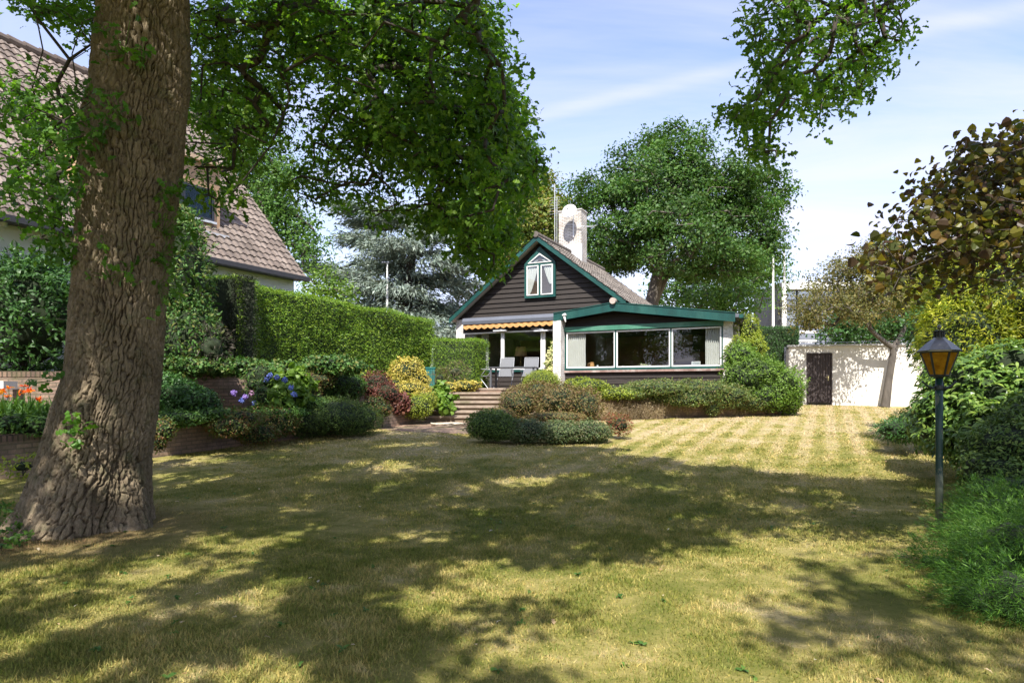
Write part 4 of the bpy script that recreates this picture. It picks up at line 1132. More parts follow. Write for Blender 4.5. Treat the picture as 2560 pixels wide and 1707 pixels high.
for u in cols_: b.box(BX(u) - 0.05, BX(u) + 0.05, YB + 0.5, YB + 0.61, BZ(905), BZ(724))
for v in rws[1:]: b.box(BX(1967), BX(2250), YB + 0.52, YB + 0.6, BZ(v) - 0.05, BZ(v) + 0.05)
b.build('mullions', simple('dark_mullion', (0.04, 0.05, 0.07), 0.4), mb_)
b = MB()
for v0, v1 in ((826, 832), (848, 853)): b.box(BX(2001), BX(2047), YB + 0.4, YB + 0.49, BZ(v1), BZ(v0))
b.build('white_transoms', M_WHITE, mb_)
xa = BX(1955)
b = MB(); b.box(xa - 0.35, xa - 0.003, YB + 0.1, YB + 5.9, 1.0, BZ(708)); b.build('side_wing', M_DCLAD, mb_)
def pole(name, u, v0, Y, r, label, cat, head=None, vb=990):
    p = W(u, v0, Y); base = W(u, vb, Y); base[2] = min(base[2], 1.6)
    t_ = thing(name, base, label, cat)
    b = MB(); b.tube([base, (base + p) / 2, p], [r * 1.5, r * 1.15, r * 0.7], 8); b.build('pole', M_WHITE, t_)
    if head == 'finial': b = MB(); b.lathe(p, [(0.02, 0), (0.06, 0.05), (0.02, 0.12)], 8); b.build('finial', M_WHITE, t_)
    if head == 'lamp':
        b = MB(); b.box(p[0] - 0.05, p[0] + 0.45, p[1] - 0.12, p[1] + 0.12, p[2] - 0.02, p[2] + 0.08); b.build('lamp_head', M_GREY, t_)
    if head == 'tlamp':
        b = MB(); b.box(p[0] - 0.3, p[0] + 0.12, p[1] - 0.1, p[1] + 0.1, p[2] - 0.02, p[2] + 0.06); b.build('lamp_head', M_GREY, t_)
    return t_
pole('flagpole', 1933, 641, 42, 0.075, 'plain white tapering flagpole above the clipped hedge', 'flagpole', 'finial')
pole('street_lamp', 1961, 622, 45, 0.075, 'taller grey pole with a small lamp head right of the flagpole', 'street lamp', 'lamp')
pole('street_lamp', 968, 657, 36, 0.06, 'thin street lamp rising behind the tall hedge before the blue cedar', 'street lamp', 'tlamp')

# ================================================================== TERRACE FURNITURE
M_MESH = simple('sling_fabric', (0.15, 0.155, 0.165), 0.75, var=0.08, scale=20, bump=0.1)
M_ALU = simple('grey_tube', (0.30, 0.31, 0.33), 0.4, metal=0.4, var=0.08)
M_TAB = simple('anthracite_tube', (0.085, 0.09, 0.10), 0.5, var=0.1)
def chair(loc, rz):
    t_ = bpy.data.objects.new('garden_chair', None); COL.objects.link(t_); t_.location = loc; t_.rotation_euler = (0, 0, rz); OFF[t_.name] = np.zeros(3)
    b = MB(); V = []; F_ = []
    prof = [(-0.22, 0.43), (-0.05, 0.41), (0.16, 0.42)]
    for y, z in prof: V += [(-0.23, y, z), (0.23, y, z), (-0.23, y, z - 0.015), (0.23, y, z - 0.015)]
    for i in range(2):
        a = i * 4; F_ += [(a, a + 1, a + 5, a + 4), (a + 2, a + 6, a + 7, a + 3), (a, a + 4, a + 6, a + 2), (a + 1, a + 3, a + 7, a + 5)]
    F_ += [(0, 2, 3, 1), (8, 9, 11, 10)]
    b.add(V, F_); b.build('seat', M_MESH, t_)
    b = MB(); V = []; F_ = []
    for y, z in ((0.18, 0.44), (0.26, 0.68), (0.33, 0.9), (0.40, 1.10)): V += [(-0.23, y, z), (0.23, y, z), (-0.23, y + 0.02, z), (0.23, y + 0.02, z)]
    for i in range(3):
        a = i * 4; F_ += [(a, a + 1, a + 5, a + 4), (a + 2, a + 6, a + 7, a + 3), (a, a + 4, a + 6, a + 2), (a + 1, a + 3, a + 7, a + 5)]
    F_ += [(0, 2, 3, 1), (12, 13, 15, 14)]
    b.add(V, F_); b.build('backrest', M_MESH, t_)
    b = MB()
    for x in (-0.25, 0.25):
        b.tube([(x, -0.24, 0.42), (x, 0.18, 0.42), (x, 0.41, 1.12)], 0.013, 6)
    b.tube([(-0.25, 0.41, 1.12), (0.25, 0.41, 1.12)], 0.012, 6); b.tube([(-0.25, -0.24, 0.42), (0.25, -0.24, 0.42)], 0.012, 6)
    b.build('frame', M_ALU, t_)
    for x in (-0.27, 0.27):
        b = MB(); b.tube([(x, -0.26, 0.66), (x, 0.0, 0.66), (x, 0.28, 0.68)], [0.016, 0.018, 0.014], 6); b.build('armrest', M_ALU, t_)
        b = MB(); b.tube([(x, -0.22, 0.66), (x, 0.33, 0.0)], 0.013, 6); b.build('leg', M_ALU, t_)
        b = MB(); b.tube([(x, 0.24, 0.66), (x, -0.30, 0.0)], 0.013, 6); b.build('leg', M_ALU, t_)
    return t_
c1 = chair((-0.25, 23.75, 1.6), R(-12))
tag(c1, 'middle grey garden chair behind the dark table, its back towards the window', 'chair', 'reclining chairs round the terrace table')
def dup(root, loc, rz, label):
    r_ = root.copy(); COL.objects.link(r_); r_.location = loc; r_.rotation_euler = (0, 0, rz); r_['label'] = label
    for ch in list(root.children):
        c = ch.copy(); COL.objects.link(c); c.parent = r_
        for g in ch.children:
            d = g.copy(); COL.objects.link(d); d.parent = c
    return r_
dup(c1, (0.62, 23.55, 1.6), R(-14), 'grey garden chair at the right end of the dark table, nearest the ball shrub')
dup(c1, (-1.0, 23.0, 1.6), R(68), 'grey garden chair seen from the side at the left end of the dark table')
tb = thing('garden_table', (-0.0, 22.75, 1.6), 'long dark grey terrace table among three garden chairs', 'table')
def TFm(a, b_, z): c_, s_ = math.cos(R(-14)), math.sin(R(-14)); return (0.02 + a * c_ - b_ * s_, 22.85 + a * s_ + b_ * c_, 1.6 + z)
b = MB(TFm); b.box(-0.75, 0.85, -0.4, 0.4, 0.70, 0.735); b.build('table_top', M_TAB, tb)
for x in (-0.72, 0.78):
    for y in (-0.36, 0.32):
        b = MB(TFm); b.box(x, x + 0.06, y, y + 0.06, 0, 0.699); b.build('leg', M_TAB, tb)
# teal folded bin
c = W(1077, 955, 22.0); c[2] = 1.6
tb = thing('garden_bin', c, 'small teal slatted box standing between golden shrub and low hedge', 'bin')
b = MB()
for k in range(4): b.box(c[0] - 0.15 + k * 0.075, c[0] - 0.15 + k * 0.075 + 0.068, c[1] - 0.1, c[1] + 0.1, 1.62, 2.26)
b.build('slats', simple('teal_paint', (0.015, 0.13, 0.12), 0.5), tb)
b = MB(); b.box(c[0] - 0.17, c[0] + 0.17, c[1] - 0.12, c[1] + 0.12, 2.262, 2.30); b.build('lid', simple('teal_lid', (0.02, 0.15, 0.13), 0.5), tb)
# coil of pale hose on the path
c = W(1120, 1061, 17.6); c[2] = gz(17.6) + 0.03
b = MB(); pts = []
for i in range(90):
    a = i * 0.28; r_ = 0.26 + 0.02 * math.sin(i) + 0.05 * (i / 90); pts.append((c[0] + r_ * 1.5 * math.cos(a), c[1] + r_ * math.sin(a), c[2] + 0.012 + 0.012 * math.sin(i * 0.9) + 0.0004 * i))
b.tube(pts, 0.014, 6); tag(b.build('garden_hose', simple('pale_hose', (0.62, 0.55, 0.42), 0.6), smooth=True), 'coil of pale hose lying on the path before the steps', 'hose')
# box on wall at the left border
c = W(4, 962, 12.2)
sk = thing('wall_socket', c, 'small white box mounted on the upper brick wall at the left border', 'socket')
b = MB(); b.box(c[0] - 0.09, c[0] + 0.07, c[1] - 0.05, c[1] + 0.3, c[2] - 0.08, c[2] + 0.07); b.build('housing', M_WHITE, sk)
b = MB(); b.tube([(c[0] + 0.02, c[1] + 0.0, c[2] - 0.08), (c[0] + 0.1, c[1], c[2] - 0.2), (c[0] + 0.1, c[1], 0.94)], 0.012, 6); b.build('cable', M_GREY, sk)

# ================================================================== GARDEN LAMP
lx, ly = (2348 - CU) / F * 6.95, 6.95; lz = float(gz(6.95))
GL = thing('garden_lamp', (lx, ly, lz), 'green lantern post with amber panes standing before the rhododendron', 'lamp post')
pxm = F / ly
def LZ(v): return EYE - (v - HV) / F * ly
m, nt = nmat('peeling_green_paint'); t = NT(nt)
n = t.noise(9, 6, 0.7, t.mapping(t.pos(), scale=(1, 1, 0.5))); z_ = t.n('ShaderNodeSeparateXYZ'); t.l(t.pos(), z_.inputs[0])
mrn = t.n('ShaderNodeMapRange'); t.l(z_.outputs[2], mrn.inputs[0]); mrn.inputs[1].default_value = 1.35; mrn.inputs[2].default_value = 0.2; mrn.inputs[3].default_value = -0.08; mrn.inputs[4].default_value = 0.12
f = t.ramp(t.math('ADD', n, mrn.outputs[0]), [(0.52, (0, 0, 0)), (0.56, (1, 1, 1))])
c = t.mix(f, (0.010, 0.042, 0.034), (0.11, 0.125, 0.09)); t.pbr(c, 0.45, t.bump(f, 0.3, 0.004), 0, 0.5)
M_POST = m
b = MB(); b.lathe((lx, ly, lz), [(0.036, -0.1), (0.036, 0.55), (0.034, 0.9), (0.036, 1.0), (0.036, LZ(945) - lz)], 16); b.build('post', M_POST, GL, smooth=True)
M_COPP = simple('weathered_copper', (0.20, 0.19, 0.175), 0.38, metal=0.75, var=0.3, scale=14, bump=0.15, dirt=(0.13, 0.16, 0.14))
M_IRON = simple('black_iron', (0.018, 0.024, 0.022), 0.45, var=0.3, scale=10)
def ring(rad, z, n=6, rot=R(0)): return [(lx + rad * math.cos(rot + 2 * math.pi * k / n), ly + rad * math.sin(rot + 2 * math.pi * k / n), z) for k in range(n)]
zr0, zr1 = LZ(879), LZ(846); zg0 = LZ(938)
b = MB(); b.lathe((lx, ly, 0), [(0.205, zr0 - 0.004), (0.207, zr0 + 0.012), (0.19, zr0 + 0.02), (0.125, zr0 + 0.085), (0.058, zr1 + 0.0), (0.05, zr1 + 0.012)], 6, R(30)); rf = b.build('roof', M_COPP, GL)
b = MB(); b.lathe((lx, ly, 0), [(0.042, zr1 + 0.012), (0.042, LZ(830))], 12); b.lathe((lx, ly, 0), [(0.062, LZ(829)), (0.062, LZ(827)), (0.015, LZ(825))], 16)
for k in range(12):
    a = 2 * math.pi * k / 12; b.box(lx + 0.046 * math.cos(a) - 0.005, lx + 0.046 * math.cos(a) + 0.005, ly + 0.046 * math.sin(a) - 0.005, ly + 0.046 * math.sin(a) + 0.005, zr1 + 0.013, LZ(830))
b.build('vent', M_IRON, rf)
b = MB(); b.lathe((lx, ly, LZ(824)), [(0.008, 0), (0.012, 0.006), (0.021, 0.022), (0.018, 0.04), (0.004, 0.055)], 12); b.build('finial', M_COPP, rf, smooth=True)
m, nt = nmat('amber_glass'); t = NT(nt)
n = t.noise(14, 5, 0.65, t.pos()); c = t.ramp(n, [(0.3, (0.42, 0.20, 0.01)), (0.7, (0.85, 0.55, 0.04))])
pb = t.pbr(c, 0.25, t.bump(n, 0.3, 0.01), 0, 0.5, out=False); tr = t.n('ShaderNodeBsdfTranslucent'); t.l(c, tr.inputs[0]); tp = t.n('ShaderNodeBsdfTransparent'); tp.inputs[0].default_value = (0.9, 0.55, 0.05, 1)
m1 = t.n('ShaderNodeMixShader'); m1.inputs[0].default_value = 0.5; t.l(pb, m1.inputs[1]); t.l(tr.outputs[0], m1.inputs[2])
m2 = t.n('ShaderNodeMixShader'); m2.inputs[0].default_value = 0.3; t.l(m1.outputs[0], m2.inputs[1]); t.l(tp.outputs[0], m2.inputs[2]); t.out(m2.outputs[0])
M_AMB = m
top = ring(0.168, zr0 - 0.006, 6, R(30)); bot = ring(0.085, zg0, 6, R(30))
for k in range(6):
    a, bq, c, d = [np.array(x) for x in (bot[k], bot[(k + 1) % 6], top[(k + 1) % 6], top[k])]
    ctr = np.array([lx, ly, 0]); nn = norm(((a + bq) / 2 - ctr)[None] * [1, 1, 0])[0] * 0.003
    b = MB(); b.add([a, bq, c, d, a - nn, bq - nn, c - nn, d - nn], [(0, 1, 2, 3), (7, 6, 5, 4), (0, 4, 5, 1), (1, 5, 6, 2), (2, 6, 7, 3), (3, 7, 4, 0)]); b.build('pane', M_AMB, GL)
b = MB()
for k in range(6): b.tube([bot[k], top[k]], [0.0095, 0.011], 6)
for k in range(6): b.tube([bot[k], bot[(k + 1) % 6]], 0.009, 6); b.tube([top[k], top[(k + 1) % 6]], 0.009, 6)
b.lathe((lx, ly, 0), [(0.035, LZ(946)), (0.045, zg0 - 0.02), (0.088, zg0 - 0.012), (0.09, zg0 - 0.002)], 6, R(30)); b.build('lantern_frame', M_IRON, GL)
for s_ in (-1, 1):
    b = MB(); zc0 = LZ(968)
    b.tube([(lx + s_ * 0.03, ly, zc0), (lx + s_ * 0.075, ly, zc0 - 0.008), (lx + s_ * 0.12, ly, zc0 + 0.01), (lx + s_ * 0.165, ly, zc0 + 0.05), (lx + s_ * 0.178, ly, zc0 + 0.062)], [0.011, 0.012, 0.011, 0.010, 0.012], 8); b.build('ladder_arm', M_IRON, GL, smooth=True)
b = MB(); b.lathe((lx, ly, LZ(975)), [(0.037, 0), (0.044, 0.01), (0.044, 0.045), (0.037, 0.055)], 14); b.build('collar', M_IRON, GL)

# ================================================================== VEGETATION
G = dict
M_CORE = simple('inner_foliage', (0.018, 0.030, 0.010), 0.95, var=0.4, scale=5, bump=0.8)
M_WOOD = simple('twig_bark', (0.055, 0.044, 0.036), 0.9, var=0.35, scale=12, bump=0.6)
M_GWOOD = simple('grey_bark', (0.10, 0.085, 0.07), 0.9, var=0.4, scale=7, bump=1.0, stretch=(1, 1, 0.3))
M_OAKL = leafmat('oak_leaf', [(0.039, 0.101, 0.011), (0.067, 0.151, 0.016), (0.101, 0.196, 0.022), (0.168, 0.269, 0.034)], 0.48, 0.45, 1.5, 0.6, 1.4, tcol=1.9)

# ---------------------------------------------------------------- the oak
def bark_material():
    m, nt = nmat('oak_bark'); t = NT(nt)
    a = t.n('ShaderNodeAttribute', attribute_name='plate').outputs['Fac']
    p = t.pos()
    n1 = t.noise(1.6, 5, 0.65, p); n2 = t.noise(38, 5, 0.7, t.mapping(p, scale=(1, 1, 0.5))); n3 = t.noise(6, 5, 0.65, p)
    c = t.ramp(n1, [(0.3, (0.15, 0.12, 0.08)), (0.5, (0.215, 0.17, 0.115)), (0.7, (0.31, 0.245, 0.17))])
    c = t.mix(t.ramp(n3, [(0.52, (0, 0, 0)), (0.72, (0.75, 0.75, 0.75))]), c, (0.13, 0.13, 0.07))
    c = t.mix(0.9, c, t.ramp(n2, [(0.28, (0.5, 0.5, 0.5)), (0.72, (1.5, 1.48, 1.45))]), 'MULTIPLY')
    c = t.mix(t.ramp(a, [(0.0, (1, 1, 1)), (0.7, (0, 0, 0))]), c, (0.05, 0.036, 0.026))  # fissures painted darker, adding to the shade of their relief
    t.pbr(c, 0.95, t.bump(n2, 1.0, 0.022), 0, 0.12)
    return m
M_BARK = bark_material()
OY = 7.3
prof = [(-80, 243, 474), (0, 246, 476), (130, 240, 478), (230, 232, 474), (300, 212, 466), (400, 203, 461), (544, 196, 441), (762, 177, 422), (925, 163, 408), (1034, 125, 397), (1143, 103, 381), (1252, 80, 375), (1310, 52, 377), (1335, 36, 384)]
pz, pc, pr = [], [], []
for v, l_, r_ in prof:
    k = OY / F
    pz.append(EYE - (v - HV) * k); pc.append(((l_ + r_) / 2 - CU) * k); pr.append((r_ - l_) / 2 * k)
pz = [p_ for p_ in pz][::-1]; pc = pc[::-1]; pr = pr[::-1]
pz[0] = -0.12
pr = [r_ * (1.02 if i_ == 0 else 0.98 if i_ == 1 else 0.93 if i_ == 2 else 0.885) for i_, r_ in enumerate(pr)]
OAKB = np.array([pc[1], OY, float(gz(OY))])
oak = thing('oak_tree', OAKB, 'massive old oak with deeply furrowed bark in the left foreground', 'tree')
def bark_trunk():
    nth, nzz = 520, 860
    zt = 7.6
    th = np.linspace(0, 2 * np.pi, nth, endpoint=False); z = np.linspace(-0.12, zt, nzz)
    # smooth interpolation
    pz2 = np.array(pz + [zt]); pc2 = np.array(pc + [pc[-1] - 0.02]); pr2 = np.array(pr + [pr[-1] * 0.93])
    ce = np.interp(z, pz2, pc2); ra = np.interp(z, pz2, pr2)
    ker = np.hanning(41); ker /= ker.sum()
    ce = np.convolve(np.pad(ce, 20, 'edge'), ker, 'valid'); ra = np.convolve(np.pad(ra, 20, 'edge'), ker, 'valid')
    Tt, Zz = np.meshgrid(th, z)
    Rr = np.repeat(ra[:, None], nth, 1)
    # root buttresses
    fl = np.clip(1 - (Zz + 0.1) / 1.3, 0, 1) ** 1.6
    lobes = 0.10 * np.cos(5 * Tt + 0.7) + 0.07 * np.cos(8 * Tt + 2.2) + 0.05 * np.cos(3 * Tt)
    Rr = Rr * (1 + fl * lobes)
    cs = np.stack([np.cos(Tt).ravel() * 1.4, np.sin(Tt).ravel() * 1.4, Zz.ravel() * 0.8], 1)
    Rr = Rr + (0.045 * fbm(cs, 3, 9)).reshape(Rr.shape)
    # knot / old branch scars
    def bump_at(a0, z0, s1, s2, h):
        d = np.angle(np.exp(1j * (Tt - a0)))
        return h * np.exp(-(d / s1) ** 2 - ((Zz - z0) / s2) ** 2)
    Rr += bump_at(R(182), 4.65, 0.3, 0.25, 0.06) + bump_at(R(-12), 3.62, 0.12, 0.09, 0.05) + bump_at(R(-100), 2.05, 0.25, 0.12, 0.03) 
    # plates: Worley cells on the unrolled bark, stretched along the trunk
    w = np.stack([np.cos(Tt).ravel() * 3.2, np.sin(Tt).ravel() * 3.2, Zz.ravel() * 2.6], 1)
    def plates(ncell, hgt, wu, wv, sd, hor):
        U = Tt.ravel() / (2 * np.pi) * ncell + wu * fbm(w, 3, 21 + sd) + 0.42 * fbm(w * 5, 3, 24 + sd); Vv = Zz.ravel() / hgt + wv * fbm(w * 1.3 + 5, 3, 22 + sd) + 0.42 * fbm(w * 5, 3, 28 + sd)
        f1 = np.full(len(U), 9.0); f2 = np.full(len(U), 9.0); a1 = np.zeros((len(U), 2)); a2 = np.zeros((len(U), 2))
        iu = np.floor(U).astype(int); iv = np.floor(Vv).astype(int)
        hr = np.random.default_rng(5 + sd).random((ncell, 900, 2)) * 1.0
        for du in (-1, 0, 1):
            for dv in (-1, 0, 1):
                cu, cv = iu + du, iv + dv
                j = hr[cu % ncell, (cv + 400) % 900]
                p_ = np.stack([cu + j[:, 0] - U, cv + j[:, 1] - Vv], 1); d = np.hypot(p_[:, 0], p_[:, 1])
                k1 = d < f1; k2 = (~k1) & (d < f2)
                f2 = np.where(k1, f1, np.where(k2, d, f2)); a2 = np.where(k1[:, None], a1, np.where(k2[:, None], p_, a2))
                f1 = np.where(k1, d, f1); a1 = np.where(k1[:, None], p_, a1)
        dd = a2 - a1; vert = np.abs(dd[:, 0]) / (np.hypot(dd[:, 0], dd[:, 1]) + 1e-6)     # 1 = upright fissure
        return f2 - f1, f1, np.clip(hor + (1 - hor) * vert ** 1.2, 0, 1)
    e, f1, wt = plates(64, 0.18, 1.6, 0.8, 0, 0.38)
    e2, g1, wt2 = plates(104, 0.10, 1.2, 0.6, 7, 0.3)
    var = 0.5 + 0.5 * fbm(w * 0.7 + 9, 2, 31)
    pl = np.clip((e - 0.04) / (0.14 + 0.16 * var), 0, 1); pl = pl ** 0.7
    q2 = np.clip(e2 / 0.35, 0, 1) ** 0.8
    depth = 0.036 + 0.016 * var + 0.012 * np.clip(1.2 - Zz.ravel(), 0, 1)
    pl = 1 - (1 - pl) * wt
    pl2 = pl - 0.28 * (1 - q2) * wt2 * (0.4 + var)
    ridge = 0.008 * fbm(np.stack([np.cos(Tt).ravel() * 9, np.sin(Tt).ravel() * 9, Zz.ravel() * 1.3], 1), 3, 61)
    D0 = ridge
    w2 = np.stack([np.cos(Tt).ravel() * 16, np.sin(Tt).ravel() * 16, Zz.ravel() * 16], 1)
    D = D0 + (depth * (pl2 - 1)) + 0.012 * fbm(w2, 4, 41)
    Rf = Rr.ravel() + D
    X = np.repeat(ce[:, None], nth, 1).ravel() + Rf * np.cos(Tt).ravel()
    Yy = OY + Rf * np.sin(Tt).ravel()
    V = np.stack([X, Yy, Zz.ravel()], 1)
    i, j = np.meshgrid(np.arange(nzz - 1), np.arange(nth), indexing='ij')
    q = np.stack([i * nth + j, i * nth + (j + 1) % nth, (i + 1) * nth + (j + 1) % nth, (i + 1) * nth + j], -1).reshape(-1)
    o = mesh_obj('trunk', V, q, np.full(len(q) // 4, 4), M_BARK, oak, smooth=True)
    a = o.data.attributes.new('plate', 'FLOAT', 'POINT'); a.data.foreach_set('value', pl.astype(np.float32))
    return o
bark_trunk()

def img_poly_points(poly, n, Y0, Y1, bulge=None):
    """points inside a photo outline, each at its own depth"""
    poly = [(x * 2560 / 2352, y * 2560 / 2352) for x, y in poly]
    xs_ = [p_[0] for p_ in poly]; ys_ = [p_[1] for p_ in poly]
    out = []
    while len(out) < n:
        u = rng.uniform(min(xs_), max(xs_), n * 2); v = rng.uniform(min(ys_), max(ys_), n * 2)
        k = inpoly(u, v, poly)
        for a, b_ in zip(u[k], v[k]):
            Yd = rng.uniform(Y0, Y1)
            out.append(W(a, b_, Yd))
            if len(out) >= n: break
    return np.array(out)
# visible hanging crown (outlines read from the photograph in its 2352 px view)
pA = [(585, 0), (1125, 0), (1140, 90), (1170, 190), (1180, 280), (1195, 350), (1175, 430), (1150, 500), (1100, 545), (1050, 520), (1000, 470), (960, 430), (900, 400), (860, 340), (790, 250), (730, 160), (660, 110)]
pA2 = [(1090, 200), (1200, 235), (1222, 275), (1180, 300), (1235, 345), (1235, 450), (1195, 490), (1180, 560), (1150, 620), (1118, 640), (1085, 590), (1075, 545), (1100, 400)]
pB = [(700, 170), (850, 260), (900, 420), (1000, 500), (985, 545), (900, 500), (880, 470), (850, 520), (825, 480), (740, 480), (700, 425), (660, 460), (640, 430), (690, 350), (720, 250)]
pC = [(430, 0), (600, 0), (690, 110), (690, 210), (640, 330), (560, 350), (480, 330), (430, 200)]
pD = [(430, 200), (600, 330), (560, 440), (500, 480), (440, 470), (420, 330)]
pE = [(1000, 450), (1110, 520), (1130, 640), (1100, 615), (1060, 590), (1030, 545), (985, 520)]
tA_ = img_poly_points(pA, 720, 7.5, 11.5)
tB_ = np.concatenate([img_poly_points(pA2, 230, 9.0, 11.5), img_poly_points(pB, 125, 8.5, 11.5), img_poly_points(pE, 45, 9.0, 11.0)])
tC_ = np.concatenate([img_poly_points(pC, 180, 7.8, 10.5), img_poly_points(pD, 42, 7.8, 9.6)])
def land_noise(P_):
    g_ = np.stack([P_[:, 0] + LH.x * P_[:, 2] / math.tan(EL), P_[:, 1] + LH.y * P_[:, 2] / math.tan(EL), P_[:, 0] * 0], 1)
    return fbm(g_ * 2.6, 3, 123) * 0.8 + 0.3 * fbm(g_ * 0.6, 2, 55)
tA_ = tA_[land_noise(tA_) > -0.13]; tB_ = tB_[land_noise(tB_) > -0.14]; tC_ = tC_[land_noise(tC_) > -0.16]
# high crown, out of the frame; its light-stopping parts follow the shade on the lawn
SH = [((-9.5, 3.0), (-8.5, 9.5), (-6.2, 13.5), (-3.4, 16.4), (-1.0, 15.4), (0.2, 14.2), (1.7, 13.4), (3.6, 11.2), (4.9, 10.0), (6.6, 9.9), (7.2, 8.3), (5.0, 7.4), (3.0, 7.2), (1.3, 6.2), (1.3, 4.6), (0.6, 4.0), (0.2, 2.6), (-3, 2.2))]
tan_el = math.tan(EL)
def shade_targets(poly, n, h0, h1):
    xs_ = [p_[0] for p_ in poly]; ys_ = [p_[1] for p_ in poly]; out = []
    while len(out) < n:
        x = rng.uniform(min(xs_), max(xs_), 400); y = rng.uniform(min(ys_), max(ys_), 400)
        k = inpoly(x, y, list(poly))
        for a, b_ in zip(x[k], y[k]):
            h = rng.uniform(h0, h1); g0 = float(gz(b_))
            q_ = np.array([a - LH.x * (h - g0) / tan_el, b_ - LH.y * (h - g0) / tan_el, h])
            # stay above the frame, except straight overhead
            if q_[1] > 0.3 and (h - 0.9 - EYE) / q_[1] < 978 / F: continue
            out.append(q_)
    return np.array(out[:n])
nz_keep = lambda P_, s_, thr: P_[fbm(P_ * s_, 3, 77) > thr]
tS = shade_targets(SH[0], 3000, 6.5, 10.0)
land = np.stack([tS[:, 0] + LH.x * tS[:, 2] / tan_el, tS[:, 1] + LH.y * tS[:, 2] / tan_el, np.zeros(len(tS))], 1)
nn_ = land_noise(tS)
far_ = np.clip((land[:, 1] - 5.5) / 4.0, 0, 1)
tS = tS[nn_ > 0.03 - 0.08 * far_]
limbs = [([OAKB[0] + 0.0, OY, 5.0], 0.48), ([OAKB[0] + 0.02, OY, 7.4], 0.40)]
def add_part(name, V, L, T_, mat, parent): return mesh_obj(name, V, L, T_, mat, parent, smooth=True)
def tree_wood(trunk, targets, parent, mat, step=0.7, rmin=0.010, name='branches', sides=6, **k):
    p0, p1, r0, r1, nt_ = skeleton(trunk, targets, step, rmin, **k)
    V, L, T_, A = tubes(p0, p1, r0, r1, sides)
    return add_part(name, V, L, T_, mat, parent), p1
C0 = np.array([pc[-1], OY])
mainl = [((C0[0] - 0.05, OY + 0.1, 5.4), 0.28), ((C0[0] + 0.0, OY + 0.2, 6.8), 0.30), ((C0[0] + 0.5, OY - 0.3, 7.8), 0.36), ((C0[0] + 1.6, OY - 0.8, 8.8), 0.27), ((C0[0] + 3.4, OY - 1.0, 9.6), 0.19), ((C0[0] + 5.5, OY - 2.0, 10.2), 0.12)]
allT = np.concatenate([tA_, tB_, tC_, tS])
o_, _ = tree_wood(mainl, allT, oak, M_WOOD, 0.7, 0.008, name='limbs', bias=0.12, wig=0.10, sag=-0.02, power=0.38, minstart=2)
def crown_from(targets, n, spread, size, tmpl, **k):
    P_, out = clumps(targets, n, spread); return leaves(P_, size, tmpl, out=out, **k)
leafobj('crown', [crown_from(tA_, 40, (0.30, 0.30, 0.20), 0.098, OAK, up=0.9, droop=0.3),
                  crown_from(tB_, 32, (0.19, 0.19, 0.16), 0.090, OAK, up=0.8, droop=0.35),
                  crown_from(tC_, 30, (0.24, 0.24, 0.20), 0.085, OAK, up=0.8, droop=0.35)], M_OAKL, oak)
leafobj('high_crown', crown_from(tS, 40, (0.25, 0.25, 0.22), 0.17, OAK_S, up=0.9, droop=0.2), M_OAKL, oak)
# leafy shoots sprouting from the trunk and the low branch on the left
M_OAKS = leafmat('oak_shoot_leaf', [(0.045, 0.12, 0.014), (0.08, 0.19, 0.02), (0.14, 0.28, 0.035)], 0.45, 0.45, 2.0, 0.7, 1.3)
pL = [(0, 180), (90, 170), (200, 210), (225, 260), (250, 330), (190, 380), (170, 440), (150, 510), (90, 520), (0, 470), (20, 400), (0, 330)]
pL2 = [(20, 500), (100, 440), (190, 500), (180, 580), (110, 620), (60, 580)]
pL3 = [(50, 0), (220, 0), (215, 120), (150, 60), (60, 40)]
tLc = np.concatenate([img_poly_points(pL, 105, 5.9, 8.2), img_poly_points(pL3, 40, 6.6, 8.4)])
tL2 = img_poly_points([(95, 520), (165, 470), (180, 520), (150, 590), (60, 600)], 14, 6.6, 7.2)
tw, _ = tree_wood([((C0[0] - 0.2, OY, 4.0), 0.05), ((C0[0] - 0.62, OY - 0.1, 4.3), 0.04), ((C0[0] - 0.95, OY - 0.3, 4.5), 0.03)], np.concatenate([tLc, tL2]), oak, M_WOOD, 0.3, 0.0035, name='low_branch', wig=0.12)
leafobj('low_branch_leaves', crown_from(np.concatenate([tLc, tL2]), 18, (0.17, 0.17, 0.14), 0.088, OAK, up=0.8, droop=0.3), M_OAKS, oak)
